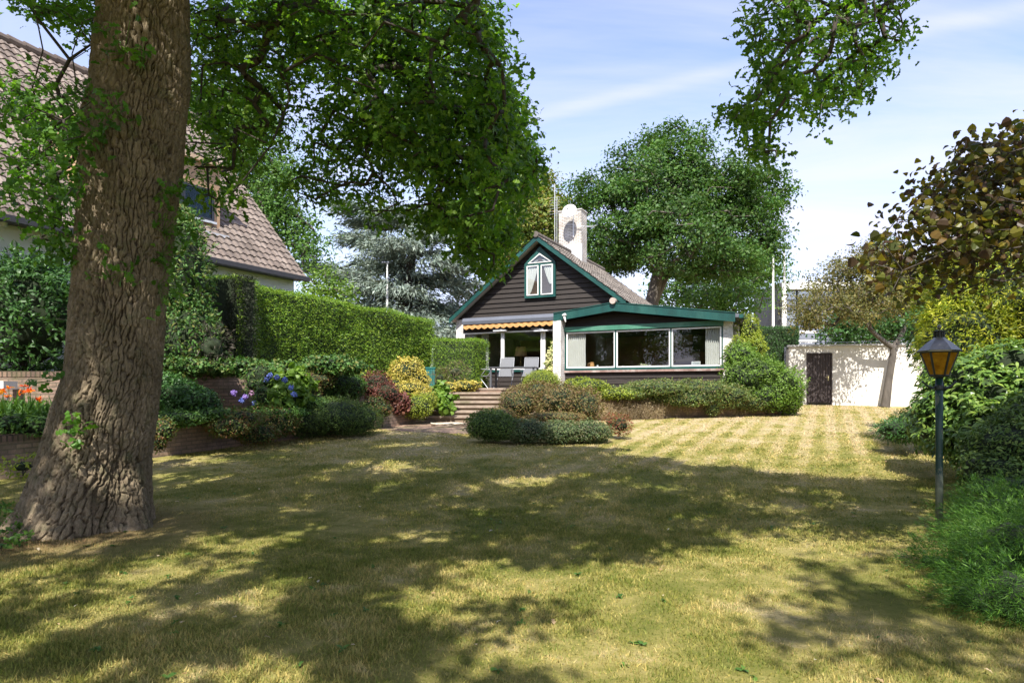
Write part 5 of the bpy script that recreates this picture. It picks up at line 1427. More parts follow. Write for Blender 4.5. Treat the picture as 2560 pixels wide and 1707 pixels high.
for (u, v, nsh, sp_) in ((305, 130, 30, 0.20), (345, 150, 16, 0.13), (300, 300, 26, 0.17), (265, 345, 14, 0.12), (375, 455, 26, 0.17), (350, 480, 12, 0.1), (455, 560, 46, 0.26), (440, 620, 50, 0.30), (480, 700, 26, 0.25), (205, 470, 26, 0.16), (268, 690, 16, 0.13), (300, 700, 8, 0.08), (130, 948, 12, 0.1), (210, 1055, 10, 0.08), (214, 1085, 8, 0.08), (195, 1112, 8, 0.07), (262, 618, 6, 0.06)):
    zz = EYE - (v - HV) / F * (OY - 0.5)
    cx_ = np.interp(zz, pz, pc); rx_ = np.interp(zz, pz, pr)
    xx = (u - CU) / F * (OY - 0.5); xo = np.clip((xx - cx_) / rx_, -0.97, 0.97)
    a = np.array([cx_ + xo * rx_, OY - math.sqrt(1 - xo * xo) * rx_, zz])
    n_ = np.array([xo, -math.sqrt(1 - xo * xo), 0.1])
    tips = a + n_ * rng.uniform(0.06, 0.34, (nsh // 4 + 2, 1)) + rng.normal(size=(nsh // 4 + 2, 3)) * sp_ * 0.6
    p0 = np.repeat(a[None], len(tips), 0)
    V1, L1, T1, A1 = tubes(p0, tips, np.full(len(tips), 0.004), np.full(len(tips), 0.002), 4)
    P_ = tips[rng.integers(0, len(tips), nsh)] * 0.75 + a * 0.25 + rng.normal(size=(nsh, 3)) * sp_ * 0.33
    lf = leaves(P_, 0.10, OAK, up=0.5, out=np.repeat(n_[None], nsh, 0), droop=0.3)
    V, L, T_, A = join([lf, (V1, L1, T1, A1 + 0.3)])
    mesh_obj('trunk_shoot', V, L, T_, M_OAKS, oak, attr=A)

# ---------------------------------------------------------------- second oak: bough hanging in at the top right
pR = [(1730, -40), (1870, -40), (1880, 40), (1860, 120), (1830, 190), (1850, 240), (1800, 270), (1790, 340), (1790, 385), (1740, 380), (1695, 310), (1655, 270), (1668, 245), (1700, 215), (1740, 150), (1712, 90)]
pR2 = [(1900, -40), (2095, -40), (2092, 75), (2055, 130), (1985, 215), (1955, 200), (1960, 120), (1900, 100)]
pR3 = [(1880, 90), (1960, 150), (1985, 215), (1930, 260), (1860, 300), (1835, 285), (1850, 240)]
tR = np.concatenate([img_poly_points(pR, 190, 5.0, 6.3), img_poly_points(pR2, 110, 4.9, 6.2), img_poly_points(pR3, 48, 5.2, 6.2)])
oak2 = thing('oak_tree', (9.5, -3.5, 0), 'second oak whose leafy bough hangs in front of the sky at the top right', 'tree')
sh2 = shade_targets([(4.4, 7.0), (6.2, 8.4), (8.8, 8.0), (9.0, 5.0), (4.6, 3.2), (2.3, 3.2), (1.5, 4.1), (2.2, 5.0)], 230, 7.0, 10.5)  # unseen leaf clumps placed so their shade falls on the right lawn
sh2 = sh2[fbm(sh2 * 1.6, 3, 8) > 0.0]
up2 = blob_points((9.0, -5.5, 10.5), (5.5, 4.5, 3.5), 260, 0.3)
tk2 = [((9.5, -3.5, -0.1), 0.55), ((9.45, -3.4, 2.0), 0.42), ((9.3, -3.2, 4.5), 0.38), ((8.9, -2.6, 6.5), 0.32), ((7.0, 0.8, 7.6), 0.12), ((4.8, 3.6, 7.2), 0.06), ((3.3, 5.2, 5.8), 0.028)]
tree_wood(tk2, np.concatenate([tR, sh2, up2]), oak2, M_WOOD, 0.3, 0.0030, name='trunk', wig=0.10, bias=0.1, sag=0.02, minstart=2)
leafobj('crown', [crown_from(tR, 13, (0.13, 0.13, 0.10), 0.062, OAK, up=0.5, droop=0.3), crown_from(sh2, 44, (0.34, 0.34, 0.3), 0.15, OAK_S, up=0.8), crown_from(up2, 60, (1.0, 1.0, 0.6), 0.2, OAK_S, up=0.8)], M_OAKL, oak2)

# ---------------------------------------------------------------- brown leaved hazel boughs reaching in from the right
M_HAZEL = leafmat('hazel_leaf', [(0.056, 0.03, 0.022), (0.075, 0.048, 0.025), (0.062, 0.075, 0.02), (0.112, 0.125, 0.025), (0.213, 0.175, 0.025), (0.15, 0.088, 0.025)], 0.40, 0.42, 2.4, 0.75, 1.25, tcol=1.6)
pH = [(2400, 250), (2330, 300), (2240, 330), (2170, 395), (2100, 410), (2075, 470), (2010, 540), (1975, 600), (2020, 640), (2060, 690), (2110, 660), (2170, 640), (2200, 680), (2300, 650), (2400, 640)]
pH2 = [(2230, 330), (2330, 300), (2420, 260), (2420, 560), (2250, 590), (2130, 560), (2090, 490), (2170, 400)]
tH = np.concatenate([img_poly_points(pH, 270, 4.7, 6.2), img_poly_points(pH2, 210, 4.5, 6.2)])
hz_ = thing('hazel_tree', (5.6, 3.6, 0), 'purple brown broad leaved branches reaching in from the right border above the lantern', 'tree')
tree_wood([((5.6, 3.6, -0.05), 0.09), ((5.5, 3.8, 1.4), 0.07), ((5.2, 4.2, 2.8), 0.05), ((4.8, 4.7, 3.6), 0.035)], tH, hz_, M_WOOD, 0.2, 0.0022, name='branches', wig=0.10, bias=0.15)
leafobj('crown', crown_from(tH, 8, (0.15, 0.15, 0.13), 0.055, BROAD, up=0.35, droop=0.55), M_HAZEL, hz_)

# ---------------------------------------------------------------- generic tree / bush makers
def tree(name, label, base, trunk_r, blobs, mats, leaf, nl, tmpl=OAK_S, spread=0.6, wood=M_GWOOD, split=0.45, rmin=0.02, ncl=60, trunk_top=None, shell=0.45, up=0.6, group=None, inner=None, wig=0.08, droop=0.2, steps=1.0):
    """blobs [(u, v, Y, ru, rv[, rdepth])] in photo pixels; all become real ellipsoids"""
    base = np.array(base, float)
    o_ = thing(name, base, label, 'tree', group)
    tg = []
    for bl in blobs:
        u, v, Yd, ru, rv = bl[:5]; k = Yd / F; rd = bl[5] if len(bl) > 5 else ru * k
        c = W(u, v, Yd); n = max(5, int(ncl * (ru * rv) / 6400))
        tg.append(blob_points(c, (ru * k, rd, rv * k), n, shell))
    tg = np.concatenate(tg)
    top = np.array(trunk_top if trunk_top is not None else tg.mean(0))
    h = top - base
    tk = [(base - [0, 0, 0.2], trunk_r * 1.25), (base + h * 0.2 + [0.04, 0, 0], trunk_r), (base + h * split, trunk_r * 0.85), (base + h * 0.75 + rng.normal(size=3) * 0.1, trunk_r * 0.6), (base + h, trunk_r * 0.35)]
    tree_wood(tk, tg, o_, wood, steps, rmin, name='trunk', wig=wig, bias=0.2, minstart=1)
    P_, out = clumps(tg, nl, (spread, spread, spread * 0.62))
    leafobj('crown', leaves(P_, leaf, tmpl, up=up, out=out, droop=droop), mats, o_)
    return o_

def bush(name, label, blobs, mat, leaf, nl, tmpl=DIAM, cat='shrub', up=0.5, coremat=None, spread=0.16, cscale=0.80, base=None, group=None, droop=0.1, outw=0.9, dens=1.0, dirout=False, amp=0.16, stems=True, nocore=False, parent=None, shoots=1.0):
    """blobs [(u, v, Y, ru, rv[, rdepth m])]: leafy shell round a lumpy core"""
    cs = []; parts = []; cores = []; tips = []; tp0 = []; shp = []
    for bl in blobs:
        u, v, Yd, ru, rv = bl[:5]; k = Yd / F; rd = bl[5] if len(bl) > 5 else ru * k * 0.8
        c = W(u, v, Yd); r_ = np.array([ru * k, rd, rv * k])
        area = 4 * math.pi * ((r_[0] * r_[1]) ** 1.6 + (r_[0] * r_[2]) ** 1.6 + (r_[1] * r_[2]) ** 1.6) ** (1 / 1.6) / 3 ** (1 / 1.6)
        n = int(nl * area * dens)
        d = norm(rng.normal(size=(n, 3)))
        d = d[d[:, 1] < 0.75]; n = len(d)
        kk = 1 + amp * fbm(d * 2.4 + c, 3, 6) + 0.10 * rng.normal(size=n) * 0.8 - 0.03
        P_ = c + d * r_ * kk[:, None]
        parts.append(leaves(P_, leaf, tmpl, up=up, out=norm(d / r_), outw=outw, droop=droop, dirn=norm(d / r_) if dirout else None))
        if not nocore: cores.append(core(c, r_ * cscale, '', None, None, amp))
        ns_ = max(4, int(area * 13 * shoots)); ds = norm(rng.normal(size=(ns_, 3)) + [0, -0.1, 0.35]); ds = ds[ds[:, 1] < 0.6]; ns_ = len(ds)
        ps = c + ds * r_ * 0.92; dv = norm(ds + rng.normal(size=ds.shape) * 0.35 + [0, 0, 0.25]) * (min(r_) * rng.uniform(0.15, 0.48, (ns_, 1))).clip(0, 0.4)
        q_ = 9; s_ = rng.random((ns_, q_, 1)) ** 0.8
        pp = (ps[:, None] + dv[:, None] * s_ + rng.normal(size=(ns_, q_, 3)) * leaf * 0.35).reshape(-1, 3)
        parts.append(leaves(pp, leaf, tmpl, up=up, out=np.repeat(norm(dv), q_, 0), outw=0.3, droop=droop, dirn=np.repeat(norm(dv), q_, 0)))
        shp.append((ps, ps + dv))
        m_ = max(3, int(area * 4)); dd_ = norm(rng.normal(size=(m_, 3))); tips.append(c + dd_ * r_ * 0.9); tp0.append(np.repeat((c - [0, 0, r_[2] * 0.9])[None], m_, 0))
        cs.append(c - [0, 0, r_[2]])
    b0 = np.array(cs).mean(0) if base is None else np.array(base)
    if parent is None:
        o_ = thing(name, b0, label, cat, group)
    else: o_ = parent
    leafobj('foliage', parts, mat, o_)
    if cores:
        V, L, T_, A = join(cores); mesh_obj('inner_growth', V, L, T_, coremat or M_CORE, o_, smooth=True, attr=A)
    if stems:
        tp = np.concatenate(tips); p0 = np.concatenate(tp0)
        sa = np.concatenate([a_ for a_, _ in shp]); sb = np.concatenate([b_ for _, b_ in shp])
        V, L, T_, A = join([tubes(p0, tp, np.full(len(tp), 0.010), np.full(len(tp), 0.004), 4), tubes(sa, sb, np.full(len(sa), 0.0035), np.full(len(sa), 0.002), 4)]); mesh_obj('stems', V, L, T_, M_WOOD, o_)
    return o_
LM = leafmat
M_LOC = LM('locust_leaf', [(0.03, 0.082, 0.015), (0.047, 0.116, 0.019), (0.069, 0.146, 0.024), (0.103, 0.163, 0.039)], 0.3, 0.5, 0.45, 0.55, 1.4)
M_LOCY = LM('yellowing_leaf', [(0.08, 0.13, 0.02), (0.13, 0.19, 0.03), (0.20, 0.23, 0.04), (0.22, 0.16, 0.05)], 0.3, 0.5, 0.6)
M_DKG = LM('deep_green_leaf', [(0.031, 0.084, 0.02), (0.049, 0.126, 0.028), (0.084, 0.182, 0.042)], 0.25, 0.45, 0.8)
M_MID = LM('mid_green_leaf', [(0.046, 0.115, 0.021), (0.081, 0.172, 0.029), (0.127, 0.23, 0.04)], 0.3, 0.5, 0.8)
M_BRT = LM('bright_green_leaf', [(0.08, 0.16, 0.02), (0.13, 0.23, 0.03), (0.20, 0.30, 0.05)], 0.35, 0.5, 1.2)
M_CED = LM('blue_cedar_needle', [(0.141, 0.194, 0.154), (0.229, 0.29, 0.238), (0.334, 0.387, 0.326)], 0.12, 0.6, 0.8, 0.6, 1.25, tcol=1.0)
M_YEW = LM('yew_leaf', [(0.069, 0.149, 0.016), (0.114, 0.217, 0.02), (0.183, 0.297, 0.029), (0.275, 0.378, 0.034)], 0.3, 0.5, 0.9, 0.8, 1.2)
M_YEWD = LM('shaded_yew_leaf', [(0.018, 0.022, 0.012), (0.03, 0.032, 0.018), (0.03, 0.05, 0.014)], 0.1, 0.7, 1.2)  # darker brownish copy of the yew leaf, end-face shade put into its colour
M_THU = LM('golden_conifer_leaf', [(0.10, 0.16, 0.012), (0.20, 0.26, 0.016), (0.34, 0.37, 0.025), (0.50, 0.48, 0.04)], 0.35, 0.5, 1.3, 0.6, 1.25)
M_RHO = LM('rhododendron_leaf', [(0.07, 0.14, 0.026), (0.11, 0.20, 0.035), (0.17, 0.28, 0.045), (0.25, 0.34, 0.06)], 0.25, 0.35, 1.6, 0.75, 1.2, spec=0.5)
M_JUN = LM('juniper_leaf', [(0.03, 0.085, 0.015), (0.07, 0.17, 0.022), (0.15, 0.29, 0.035)], 0.3, 0.5, 1.6, 0.7, 1.25)
M_COT = LM('cotoneaster_leaf', [(0.045, 0.085, 0.022), (0.075, 0.13, 0.032), (0.12, 0.19, 0.045), (0.19, 0.25, 0.065)], 0.25, 0.55, 1.5, spec=0.2)
M_BRN = LM('rusty_leaf', [(0.13, 0.075, 0.035), (0.20, 0.12, 0.05), (0.14, 0.15, 0.04), (0.26, 0.17, 0.08), (0.12, 0.17, 0.035)], 0.25, 0.6, 1.8, 0.7, 1.25)
M_RED = LM('red_leaf', [(0.24, 0.06, 0.035), (0.33, 0.10, 0.06), (0.18, 0.12, 0.04), (0.14, 0.18, 0.05)], 0.3, 0.5, 2.5)
M_PUR = LM('purple_leaf', [(0.10, 0.030, 0.028), (0.16, 0.055, 0.04), (0.22, 0.10, 0.06)], 0.3, 0.5, 2.5)
M_GLD = LM('golden_leaf', [(0.28, 0.26, 0.04), (0.46, 0.40, 0.07), (0.62, 0.52, 0.12), (0.60, 0.42, 0.10)], 0.3, 0.5, 2.0, 0.8, 1.15, tcol=1.2)
M_YGR = LM('yellow_green_leaf', [(0.15, 0.21, 0.02), (0.24, 0.30, 0.03), (0.34, 0.37, 0.05)], 0.3, 0.5, 1.8, 0.75, 1.2)
M_IVY = LM('ivy_leaf', [(0.035, 0.091, 0.02), (0.056, 0.14, 0.025), (0.098, 0.196, 0.042), (0.168, 0.168, 0.042)], 0.2, 0.5, 1.8, spec=0.3)
M_IVR = LM('mixed_ivy_leaf', [(0.062, 0.112, 0.022), (0.1, 0.163, 0.031), (0.163, 0.138, 0.044), (0.213, 0.088, 0.037), (0.125, 0.2, 0.037)], 0.25, 0.45, 2.2)
M_VAR = LM('variegated_leaf', [(0.10, 0.17, 0.03), (0.30, 0.34, 0.10), (0.60, 0.58, 0.28), (0.66, 0.62, 0.34)], 0.2, 0.5, 3)
M_CHE = LM('sparse_bronze_leaf', [(0.09, 0.10, 0.028), (0.15, 0.145, 0.04), (0.22, 0.17, 0.055), (0.13, 0.16, 0.04)], 0.3, 0.5, 1.2)
M_STR = simple('dry_straw', (0.45, 0.34, 0.19), 0.9, var=0.3)

# ---------------------------------------------------------------- trees beyond
tree('locust_tree', 'large spreading green tree with a dark forked trunk rising behind the bungalow', (8.0, 44, 1.4), 0.55,
     [(1700, 400, 45, 95, 85), (1650, 470, 44, 150, 90), (1800, 480, 44, 130, 85), (1560, 560, 44, 120, 110), (1700, 590, 42, 150, 110), (1850, 560, 44, 110, 100), (1640, 340, 46, 45, 32), (1900, 480, 45, 70, 60), (1480, 480, 45, 60, 55), (1930, 610, 44, 35, 60), (1510, 650, 45, 80, 60), (1800, 660, 43, 110, 55), (1580, 420, 45, 70, 50)],
     M_LOC, 0.21, 130, ELL, spread=0.8, ncl=44, rmin=0.032, trunk_top=W(1690, 480, 44), shell=0.35, steps=1.6)
tree('locust_tree', 'smaller yellowish tree seen between the hanging oak leaves and the chimney', (2.4, 52, 1.4), 0.25,
     [(1340, 560, 50, 60, 80), (1330, 650, 50, 55, 50), (1370, 500, 52, 35, 40), (1290, 600, 50, 40, 70), (1365, 440, 52, 12, 22), (1405, 610, 51, 36, 60), (1385, 545, 51, 36, 50), (1310, 500, 51, 45, 40), (1270, 660, 50, 40, 50)], M_LOCY, 0.25, 90, ELL, spread=0.9, ncl=110, rmin=0.03, trunk_top=W(1340, 520, 51), steps=1.6)
tree('round_tree', 'dense green trees filling the gap between big trunk and flagpole', (17.5, 55, 1.4), 0.3,
     [(1850, 690, 54, 90, 75), (1900, 650, 56, 45, 60), (1760, 720, 54, 70, 60), (1820, 760, 52, 110, 50), (1940, 700, 56, 20, 50), (1680, 740, 56, 60, 45)], M_MID, 0.26, 80, OAK_S, spread=1.2, ncl=44, rmin=0.03, steps=2)
tree('round_tree', 'bright green garden tree behind the tall hedge next to the cedar', (-8.0, 27, 1.4), 0.14,
     [(800, 710, 27, 50, 40), (770, 740, 26, 30, 30), (850, 745, 27, 40, 35)], M_BRT, 0.13, 60, ELL, spread=0.5, ncl=60, rmin=0.012, steps=0.8)
tree('round_tree', 'tall green tree behind the white house gable', (-15, 36, 1.4), 0.45,
     [(560, 300, 36, 110, 90), (640, 380, 35, 100, 90), (690, 470, 34, 60, 80), (760, 590, 34, 38, 60), (700, 560, 34, 55, 70), (520, 380, 36, 80, 80), (620, 260, 38, 80, 60), (775, 640, 33, 25, 40)], M_MID, 0.18, 80, OAK_S, spread=0.8, ncl=44, rmin=0.03, steps=1.6)
# blue cedar: level plates of needles
cb = np.array([-6.5, 38.0, 1.4])
ced = thing('blue_cedar', cb, 'blue grey cedar with layered drooping boughs behind the hedge', 'tree')
tg = []
for (u, v, ru, rv) in ((1000, 545, 90, 16), (930, 560, 55, 14), (1090, 590, 70, 22), (900, 600, 55, 18), (1010, 620, 90, 26), (1130, 660, 60, 30), (950, 660, 90, 28), (870, 690, 50, 22), (1060, 700, 100, 30), (1150, 720, 45, 34), (960, 730, 110, 30), (1080, 770, 100, 40), (900, 770, 80, 30), (1000, 800, 90, 34), (1130, 800, 60, 50), (880, 520, 40, 10), (1060, 540, 50, 12), (1100, 840, 60, 30), (810, 670, 40, 14)):
    c = W(u, v, 38 + rng.uniform(-2, 2)); k = 38 / F
    tg.append(blob_points(c, (ru * k, ru * k * 0.9, rv * k * 0.75), int(26 * ru / 60), 0.2))
tg = np.concatenate(tg)
tree_wood([(cb - [0, 0, 0.2], 0.5), (W(1010, 760, 38), 0.38), (W(1030, 640, 38), 0.26), (W(1020, 570, 38), 0.14), (W(1010, 530, 38), 0.06)], tg, ced, M_WOOD, 1.2, 0.02, name='trunk', wig=0.06, bias=0.05, minstart=1)
P_, out = clumps(tg, 90, (0.85, 0.85, 0.22), center=W(1020, 700, 38)); oh = norm(out * [1, 1, 0.05])
leafobj('crown', leaves(P_, 0.30, NARR, up=0.5, out=None, droop=0.35, dirn=oh), M_CED, ced)
# far cypresses and the dark shrubs behind the shed
tree('cypress', 'slender dark columnar conifer tops behind the shed, left one', (BX(2180) * 0.8, 46, 1.2), 0.15, [(2183, 640, 46, 18, 60), (2183, 760, 46, 24, 90)], M_DKG, 0.26, 40, NARR, spread=0.5, ncl=170, rmin=0.012)
tree('cypress', 'slender dark columnar conifer tops behind the shed, right one', (W(2222, 600, 47)[0], 47, 1.2), 0.15, [(2222, 640, 47, 17, 55), (2222, 760, 47, 22, 90)], M_DKG, 0.26, 40, NARR, spread=0.5, ncl=170, rmin=0.012)
tree('round_tree', 'dark green tree mass just behind the shed roof', (19, 34, 1.2), 0.2, [(2170, 800, 33, 90, 60), (2270, 790, 33, 80, 70), (2110, 840, 33, 40, 35), (2250, 720, 34, 60, 50), (2330, 760, 33, 60, 70)], M_DKG, 0.17, 70, OAK_S, spread=0.7, ncl=60, rmin=0.015, steps=1)
# small tree leaning in front of the shed
fb0 = W(2213, 1013, 24.0); fb0[2] = 1.03
ch = thing('fruit_tree', fb0, 'sparse bronze leaved fruit tree leaning before the white shed wall', 'tree')
tg = np.concatenate([blob_points(W(u, v, Yd), (ru * 24 / F, ru * 24 / F, rv * 24 / F), n, 0.25) for u, v, Yd, ru, rv, n in ((2060, 770, 23.5, 95, 45, 80), (2110, 700, 24, 95, 60, 95), (2200, 690, 24, 90, 65, 95), (2260, 740, 24, 70, 60, 70), (2160, 760, 23.5, 100, 50, 90), (2290, 680, 25, 50, 60, 40), (2020, 800, 23, 35, 22, 22), (2180, 640, 24.5, 60, 35, 36))])
tk = [(fb0 - [0, 0, 0.1], 0.16), (W(2222, 950, 24), 0.125), (W(2232, 890, 24), 0.115), (W(2233, 870, 24), 0.11)]
tgl = tg[tg[:, 0] < W(2225, 700, 24)[0]]; tgr = tg[tg[:, 0] >= W(2225, 700, 24)[0]]
arms = [(W(2233, 870, 24), 0.1), (W(2205, 850, 23.9), 0.085), (W(2175, 822, 23.8), 0.07), (W(2150, 780, 23.7), 0.05), (W(2110, 745, 23.7), 0.03)]
armr = [(W(2233, 870, 24), 0.1), (W(2255, 835, 24.1), 0.08), (W(2270, 790, 24.2), 0.06), (W(2268, 740, 24.3), 0.045), (W(2262, 700, 24.3), 0.03)]
tree_wood(tk, np.array([W(2233, 868, 24)]), ch, M_GWOOD, 0.5, 0.09, name='trunk', sides=10)
tree_wood(arms, tgl, ch, M_GWOOD, 0.4, 0.0085, name='branches', wig=0.14, minstart=1)
tree_wood(armr, tgr, ch, M_GWOOD, 0.4, 0.0085, name='branches', wig=0.14, minstart=1)
leafobj('crown', crown_from(tg, 44, (0.34, 0.34, 0.26), 0.085, DIAM, up=0.4, droop=0.3), M_CHE, ch)

# ---------------------------------------------------------------- hedges
def hedge(name, label, p0, p1, thick, z0, z1a, z1b, mat, leaf=0.055, dens=1100, tmpl=NARR, wav=0.10, side=1, mat2=None, ends=(1, 1)):
    """box hedge from p0 to p1 (front face line), thickness away from the viewer"""
    p0 = np.array(p0, float); p1 = np.array(p1, float); d = p1 - p0; Ln = np.linalg.norm(d); d /= Ln
    n_ = np.array([-d[1], d[0]]) * side     # to the inside
    o_ = thing(name, (*((p0 + p1) / 2), z0), label, 'hedge')
    parts = []
    def put(n, fn, outv, m=0):
        a = rng.random((n, 2)); P_ = fn(a[:, 0], a[:, 1])
        bul = wav * fbm(P_ * [0.9, 0.9, 0.9], 3, 51) + 0.035 * fbm(P_ * 5, 2, 3) + 0.02 * rng.normal(size=n)
        P_ = P_ + np.array(outv) * bul[:, None]
        return leaves(P_, leaf, tmpl, up=0.35, out=np.repeat(np.array([outv], float), n, 0), outw=0.7, droop=-0.15, dirn=np.repeat(np.array([outv], float), n, 0) * 0.55)
    H_ = (z1a + z1b) / 2 - z0
    f3 = lambda s_, q_, tt_: np.stack([p0[0] + d[0] * Ln * s_ + n_[0] * q_, p0[1] + d[1] * Ln * s_ + n_[1] * q_, z0 + (z1a + (z1b - z1a) * s_ - z0) * tt_], 1)
    ov = np.array([-n_[0], -n_[1], 0])
    parts.append(put(int(Ln * H_ * dens), lambda a, b_: f3(a, 0.0, b_), ov))
    parts.append(put(int(Ln * thick * dens), lambda a, b_: f3(a, thick * b_, 1.0), np.array([0, 0, 1.0])))
    if ends[0]: parts.append(put(int(thick * H_ * dens), lambda a, b_: f3(0 * a, thick * a, b_), np.array([-d[0], -d[1], 0])))
    if ends[1]: parts.append(put(int(thick * H_ * dens), lambda a, b_: f3(0 * a + 1, thick * a, b_), np.array([d[0], d[1], 0])))
    leafobj('foliage', parts, mat, o_)
    # lumpy inner body
    b = MB(); na_, nb_ = max(4, int(Ln / 0.3)), 10; V = []; F_ = []
    ins = 0.06
    per = [(ins, 0.0), (ins, 0.35), (ins, 0.7), (ins, 1.0), (thick * 0.5, 1.0), (thick - ins, 1.0), (thick - ins, 0.5), (thick - ins, 0.0)]
    for i in range(na_ + 1):
        s_ = ins / Ln + (1 - 2 * ins / Ln) * i / na_
        for q_, tt_ in per:
            hh_ = z1a + (z1b - z1a) * s_ - z0 - ins
            V.append([p0[0] + d[0] * Ln * s_ + n_[0] * q_, p0[1] + d[1] * Ln * s_ + n_[1] * q_, z0 + hh_ * tt_])
    V = np.array(V); V[:, :2] += -n_ * (wav * fbm(V * 0.9, 3, 51))[:, None] * 0.9; V[:, 2] += wav * fbm(V * 0.9, 3, 51) * (V[:, 2] > z0 + 0.5)
    m_ = len(per)
    for i in range(na_):
        for j in range(m_ - 1): F_.append((i * m_ + j, (i + 1) * m_ + j, (i + 1) * m_ + j + 1, i * m_ + j + 1))
    F_.append(tuple(range(m_))); F_.append(tuple(na_ * m_ + j for j in range(m_ - 1, -1, -1)))
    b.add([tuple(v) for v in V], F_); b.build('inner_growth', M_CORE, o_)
    return o_
hA = W(648, 730, 17.1)[:2]; hB = W(1084, 800, 24.4)[:2]
hedge('yew_hedge', 'tall clipped yew hedge running back to the bungalow above the brick wall', hA, hB, 1.3, 1.75, 4.22, 4.12, M_YEW, 0.075, 1500, wav=0.16)
hC = W(587, 730, 16.2)[:2]
hedge('yew_hedge', 'taller clipped yew block at the near end of the hedge with a dark shaded side', W(590, 700, 15.9)[:2], W(648, 700, 17.0)[:2], 1.2, 1.75, 4.30, 4.32, M_YEW, 0.07, 1500, wav=0.08, ends=(0, 1))
hd = W(590, 700, 15.9)[:2]; he = W(500, 700, 16.6)[:2]
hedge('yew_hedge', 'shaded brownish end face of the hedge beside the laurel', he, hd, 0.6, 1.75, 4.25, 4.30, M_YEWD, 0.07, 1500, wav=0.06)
hedge('box_hedge', 'low square clipped hedge between the tall hedge and the terrace chairs', W(1078, 900, 22.6)[:2], W(1188, 900, 22.2)[:2], 1.5, 1.55, 3.30, 3.27, M_YEW, 0.06, 1700, wav=0.07)
hedge('clipped_hedge', 'dark clipped hedge block left of the shed beneath the flagpoles', W(1895, 850, 27.2)[:2], W(1992, 850, 26.6)[:2], 1.6, 1.2, 4.13, 4.10, M_DKG, 0.085, 900, wav=0.06)

# ---------------------------------------------------------------- shrubs and plants
bush('laurel', 'dark glossy laurel at the left border behind the brick wall', [(60, 800, 13.6, 130, 150, 1.0), (-20, 740, 14, 90, 80, 0.8), (120, 720, 13.8, 50, 60, 0.6)], M_DKG, 0.14, 190, LONG, up=0.3, spread=0.2, amp=0.3, cscale=0.72)
bush('laurel', 'upright dark evergreen between the oak trunk and the hedge', [(445, 680, 14.6, 75, 150, 0.7), (470, 850, 14.3, 75, 100, 0.6), (450, 580, 14.8, 50, 60, 0.5)], M_IVY, 0.10, 330, LONG, up=0.3, amp=0.3, cscale=0.75)
bush('broom_shrub', 'twiggy brownish shrub before the dark hedge end', [(530, 870, 14.0, 46, 55, 0.4)], LM('twig_leaf', [(0.10, 0.085, 0.06), (0.16, 0.13, 0.10), (0.06, 0.08, 0.03)], 0.2), 0.075, 420, NEED, up=0.1, amp=0.35, cscale=0.5, dirout=True)
bush('ivy', 'ivy creeping along the top of the upper brick wall', [(470, 915, 13.9, 70, 22, 0.3), (590, 918, 14.2, 80, 20, 0.3), (700, 922, 15.2, 60, 16, 0.3), (830, 915, 16.4, 80, 22, 0.4)], M_IVY, 0.065, 700, BROAD, up=0.2, amp=0.35)
bush('ivy', 'hanging clump of trailing green over the wall left of the hydrangea', [(645, 945, 14.0, 34, 42, 0.25), (655, 985, 13.9, 20, 30, 0.2)], M_IVY, 0.08, 600, NARR, up=0.0, droop=0.8, amp=0.35)
bush('periwinkle', 'round dark green shrub between the oak trunk and the bare wall', [(440, 990, 12.9, 60, 42, 0.55), (500, 1005, 12.9, 42, 32, 0.45), (400, 960, 12.9, 50, 30, 0.5)], M_DKG, 0.06, 1100, ELL, up=0.4, amp=0.25)
bush('periwinkle', 'low light green ground cover along the bed behind the wall top', [(440, 1046, 12.2, 70, 20, 0.4), (520, 1035, 12.8, 70, 16, 0.4), (680, 1032, 14.0, 80, 16, 0.4), (760, 1010, 15, 60, 22, 0.5)], M_MID, 0.05, 1100, ELL, up=0.6, amp=0.25)
hy = bush('hydrangea', 'bright green hydrangea with blue flower heads by the upper wall', [(705, 990, 14.4, 52, 46, 0.45), (740, 965, 14.7, 36, 34, 0.35)], M_BRT, 0.13, 260, BROAD, up=0.3, droop=0.5, amp=0.2)
for i, (u, v, c_) in enumerate([(675, 938, 0), (692, 943, 0), (712, 950, 0), (665, 950, 0), (727, 968, 0), (735, 985, 0), (585, 982, 1), (630, 982, 2), (637, 1007, 0), (606, 1001, 0), (614, 991, 1)]):
    mcol = [LM('blue_petal', [(0.10, 0.14, 0.50), (0.2, 0.26, 0.65)], 0.2), LM('violet_petal', [(0.26, 0.15, 0.55), (0.4, 0.3, 0.7)], 0.2), LM('pink_petal', [(0.5, 0.2, 0.5), (0.7, 0.5, 0.7)], 0.2)][c_] if i < 1 or c_ else bpy.data.materials['blue_petal']
    c = W(u, v, 13.9); P_ = c + norm(rng.normal(size=(60, 3))) * 0.042
    o_ = leafobj('flower_head', leaves(P_, 0.035, BROAD, up=0.2, out=norm(P_ - c), outw=2.0), mcol, hy)
bush('cotoneaster', 'trailing red tinged shrub spilling over the low wall behind the oak', [(590, 1050, 13.0, 62, 30, 0.4), (680, 1055, 13.9, 66, 38, 0.4), (640, 1085, 13.3, 50, 26, 0.3), (570, 1066, 12.7, 50, 26, 0.3)], M_IVR, 0.045, 1300, ELL, up=0.3, droop=0.3, amp=0.3)
bush('cotoneaster', 'wide dark green spreading shrub covering the wall left of the steps', [(830, 1040, 15.2, 92, 46, 0.8), (890, 1048, 15.6, 62, 40, 0.7), (770, 1050, 14.8, 60, 40, 0.6)], M_COT, 0.055, 1300, NARR, up=0.2, droop=0.5, amp=0.22)
bush('potentilla', 'rounded mid green shrub right of the hydrangea', [(850, 965, 17.2, 62, 38, 0.6), (790, 975, 16.8, 42, 32, 0.5)], M_MID, 0.05, 1000, ELL, amp=0.25)
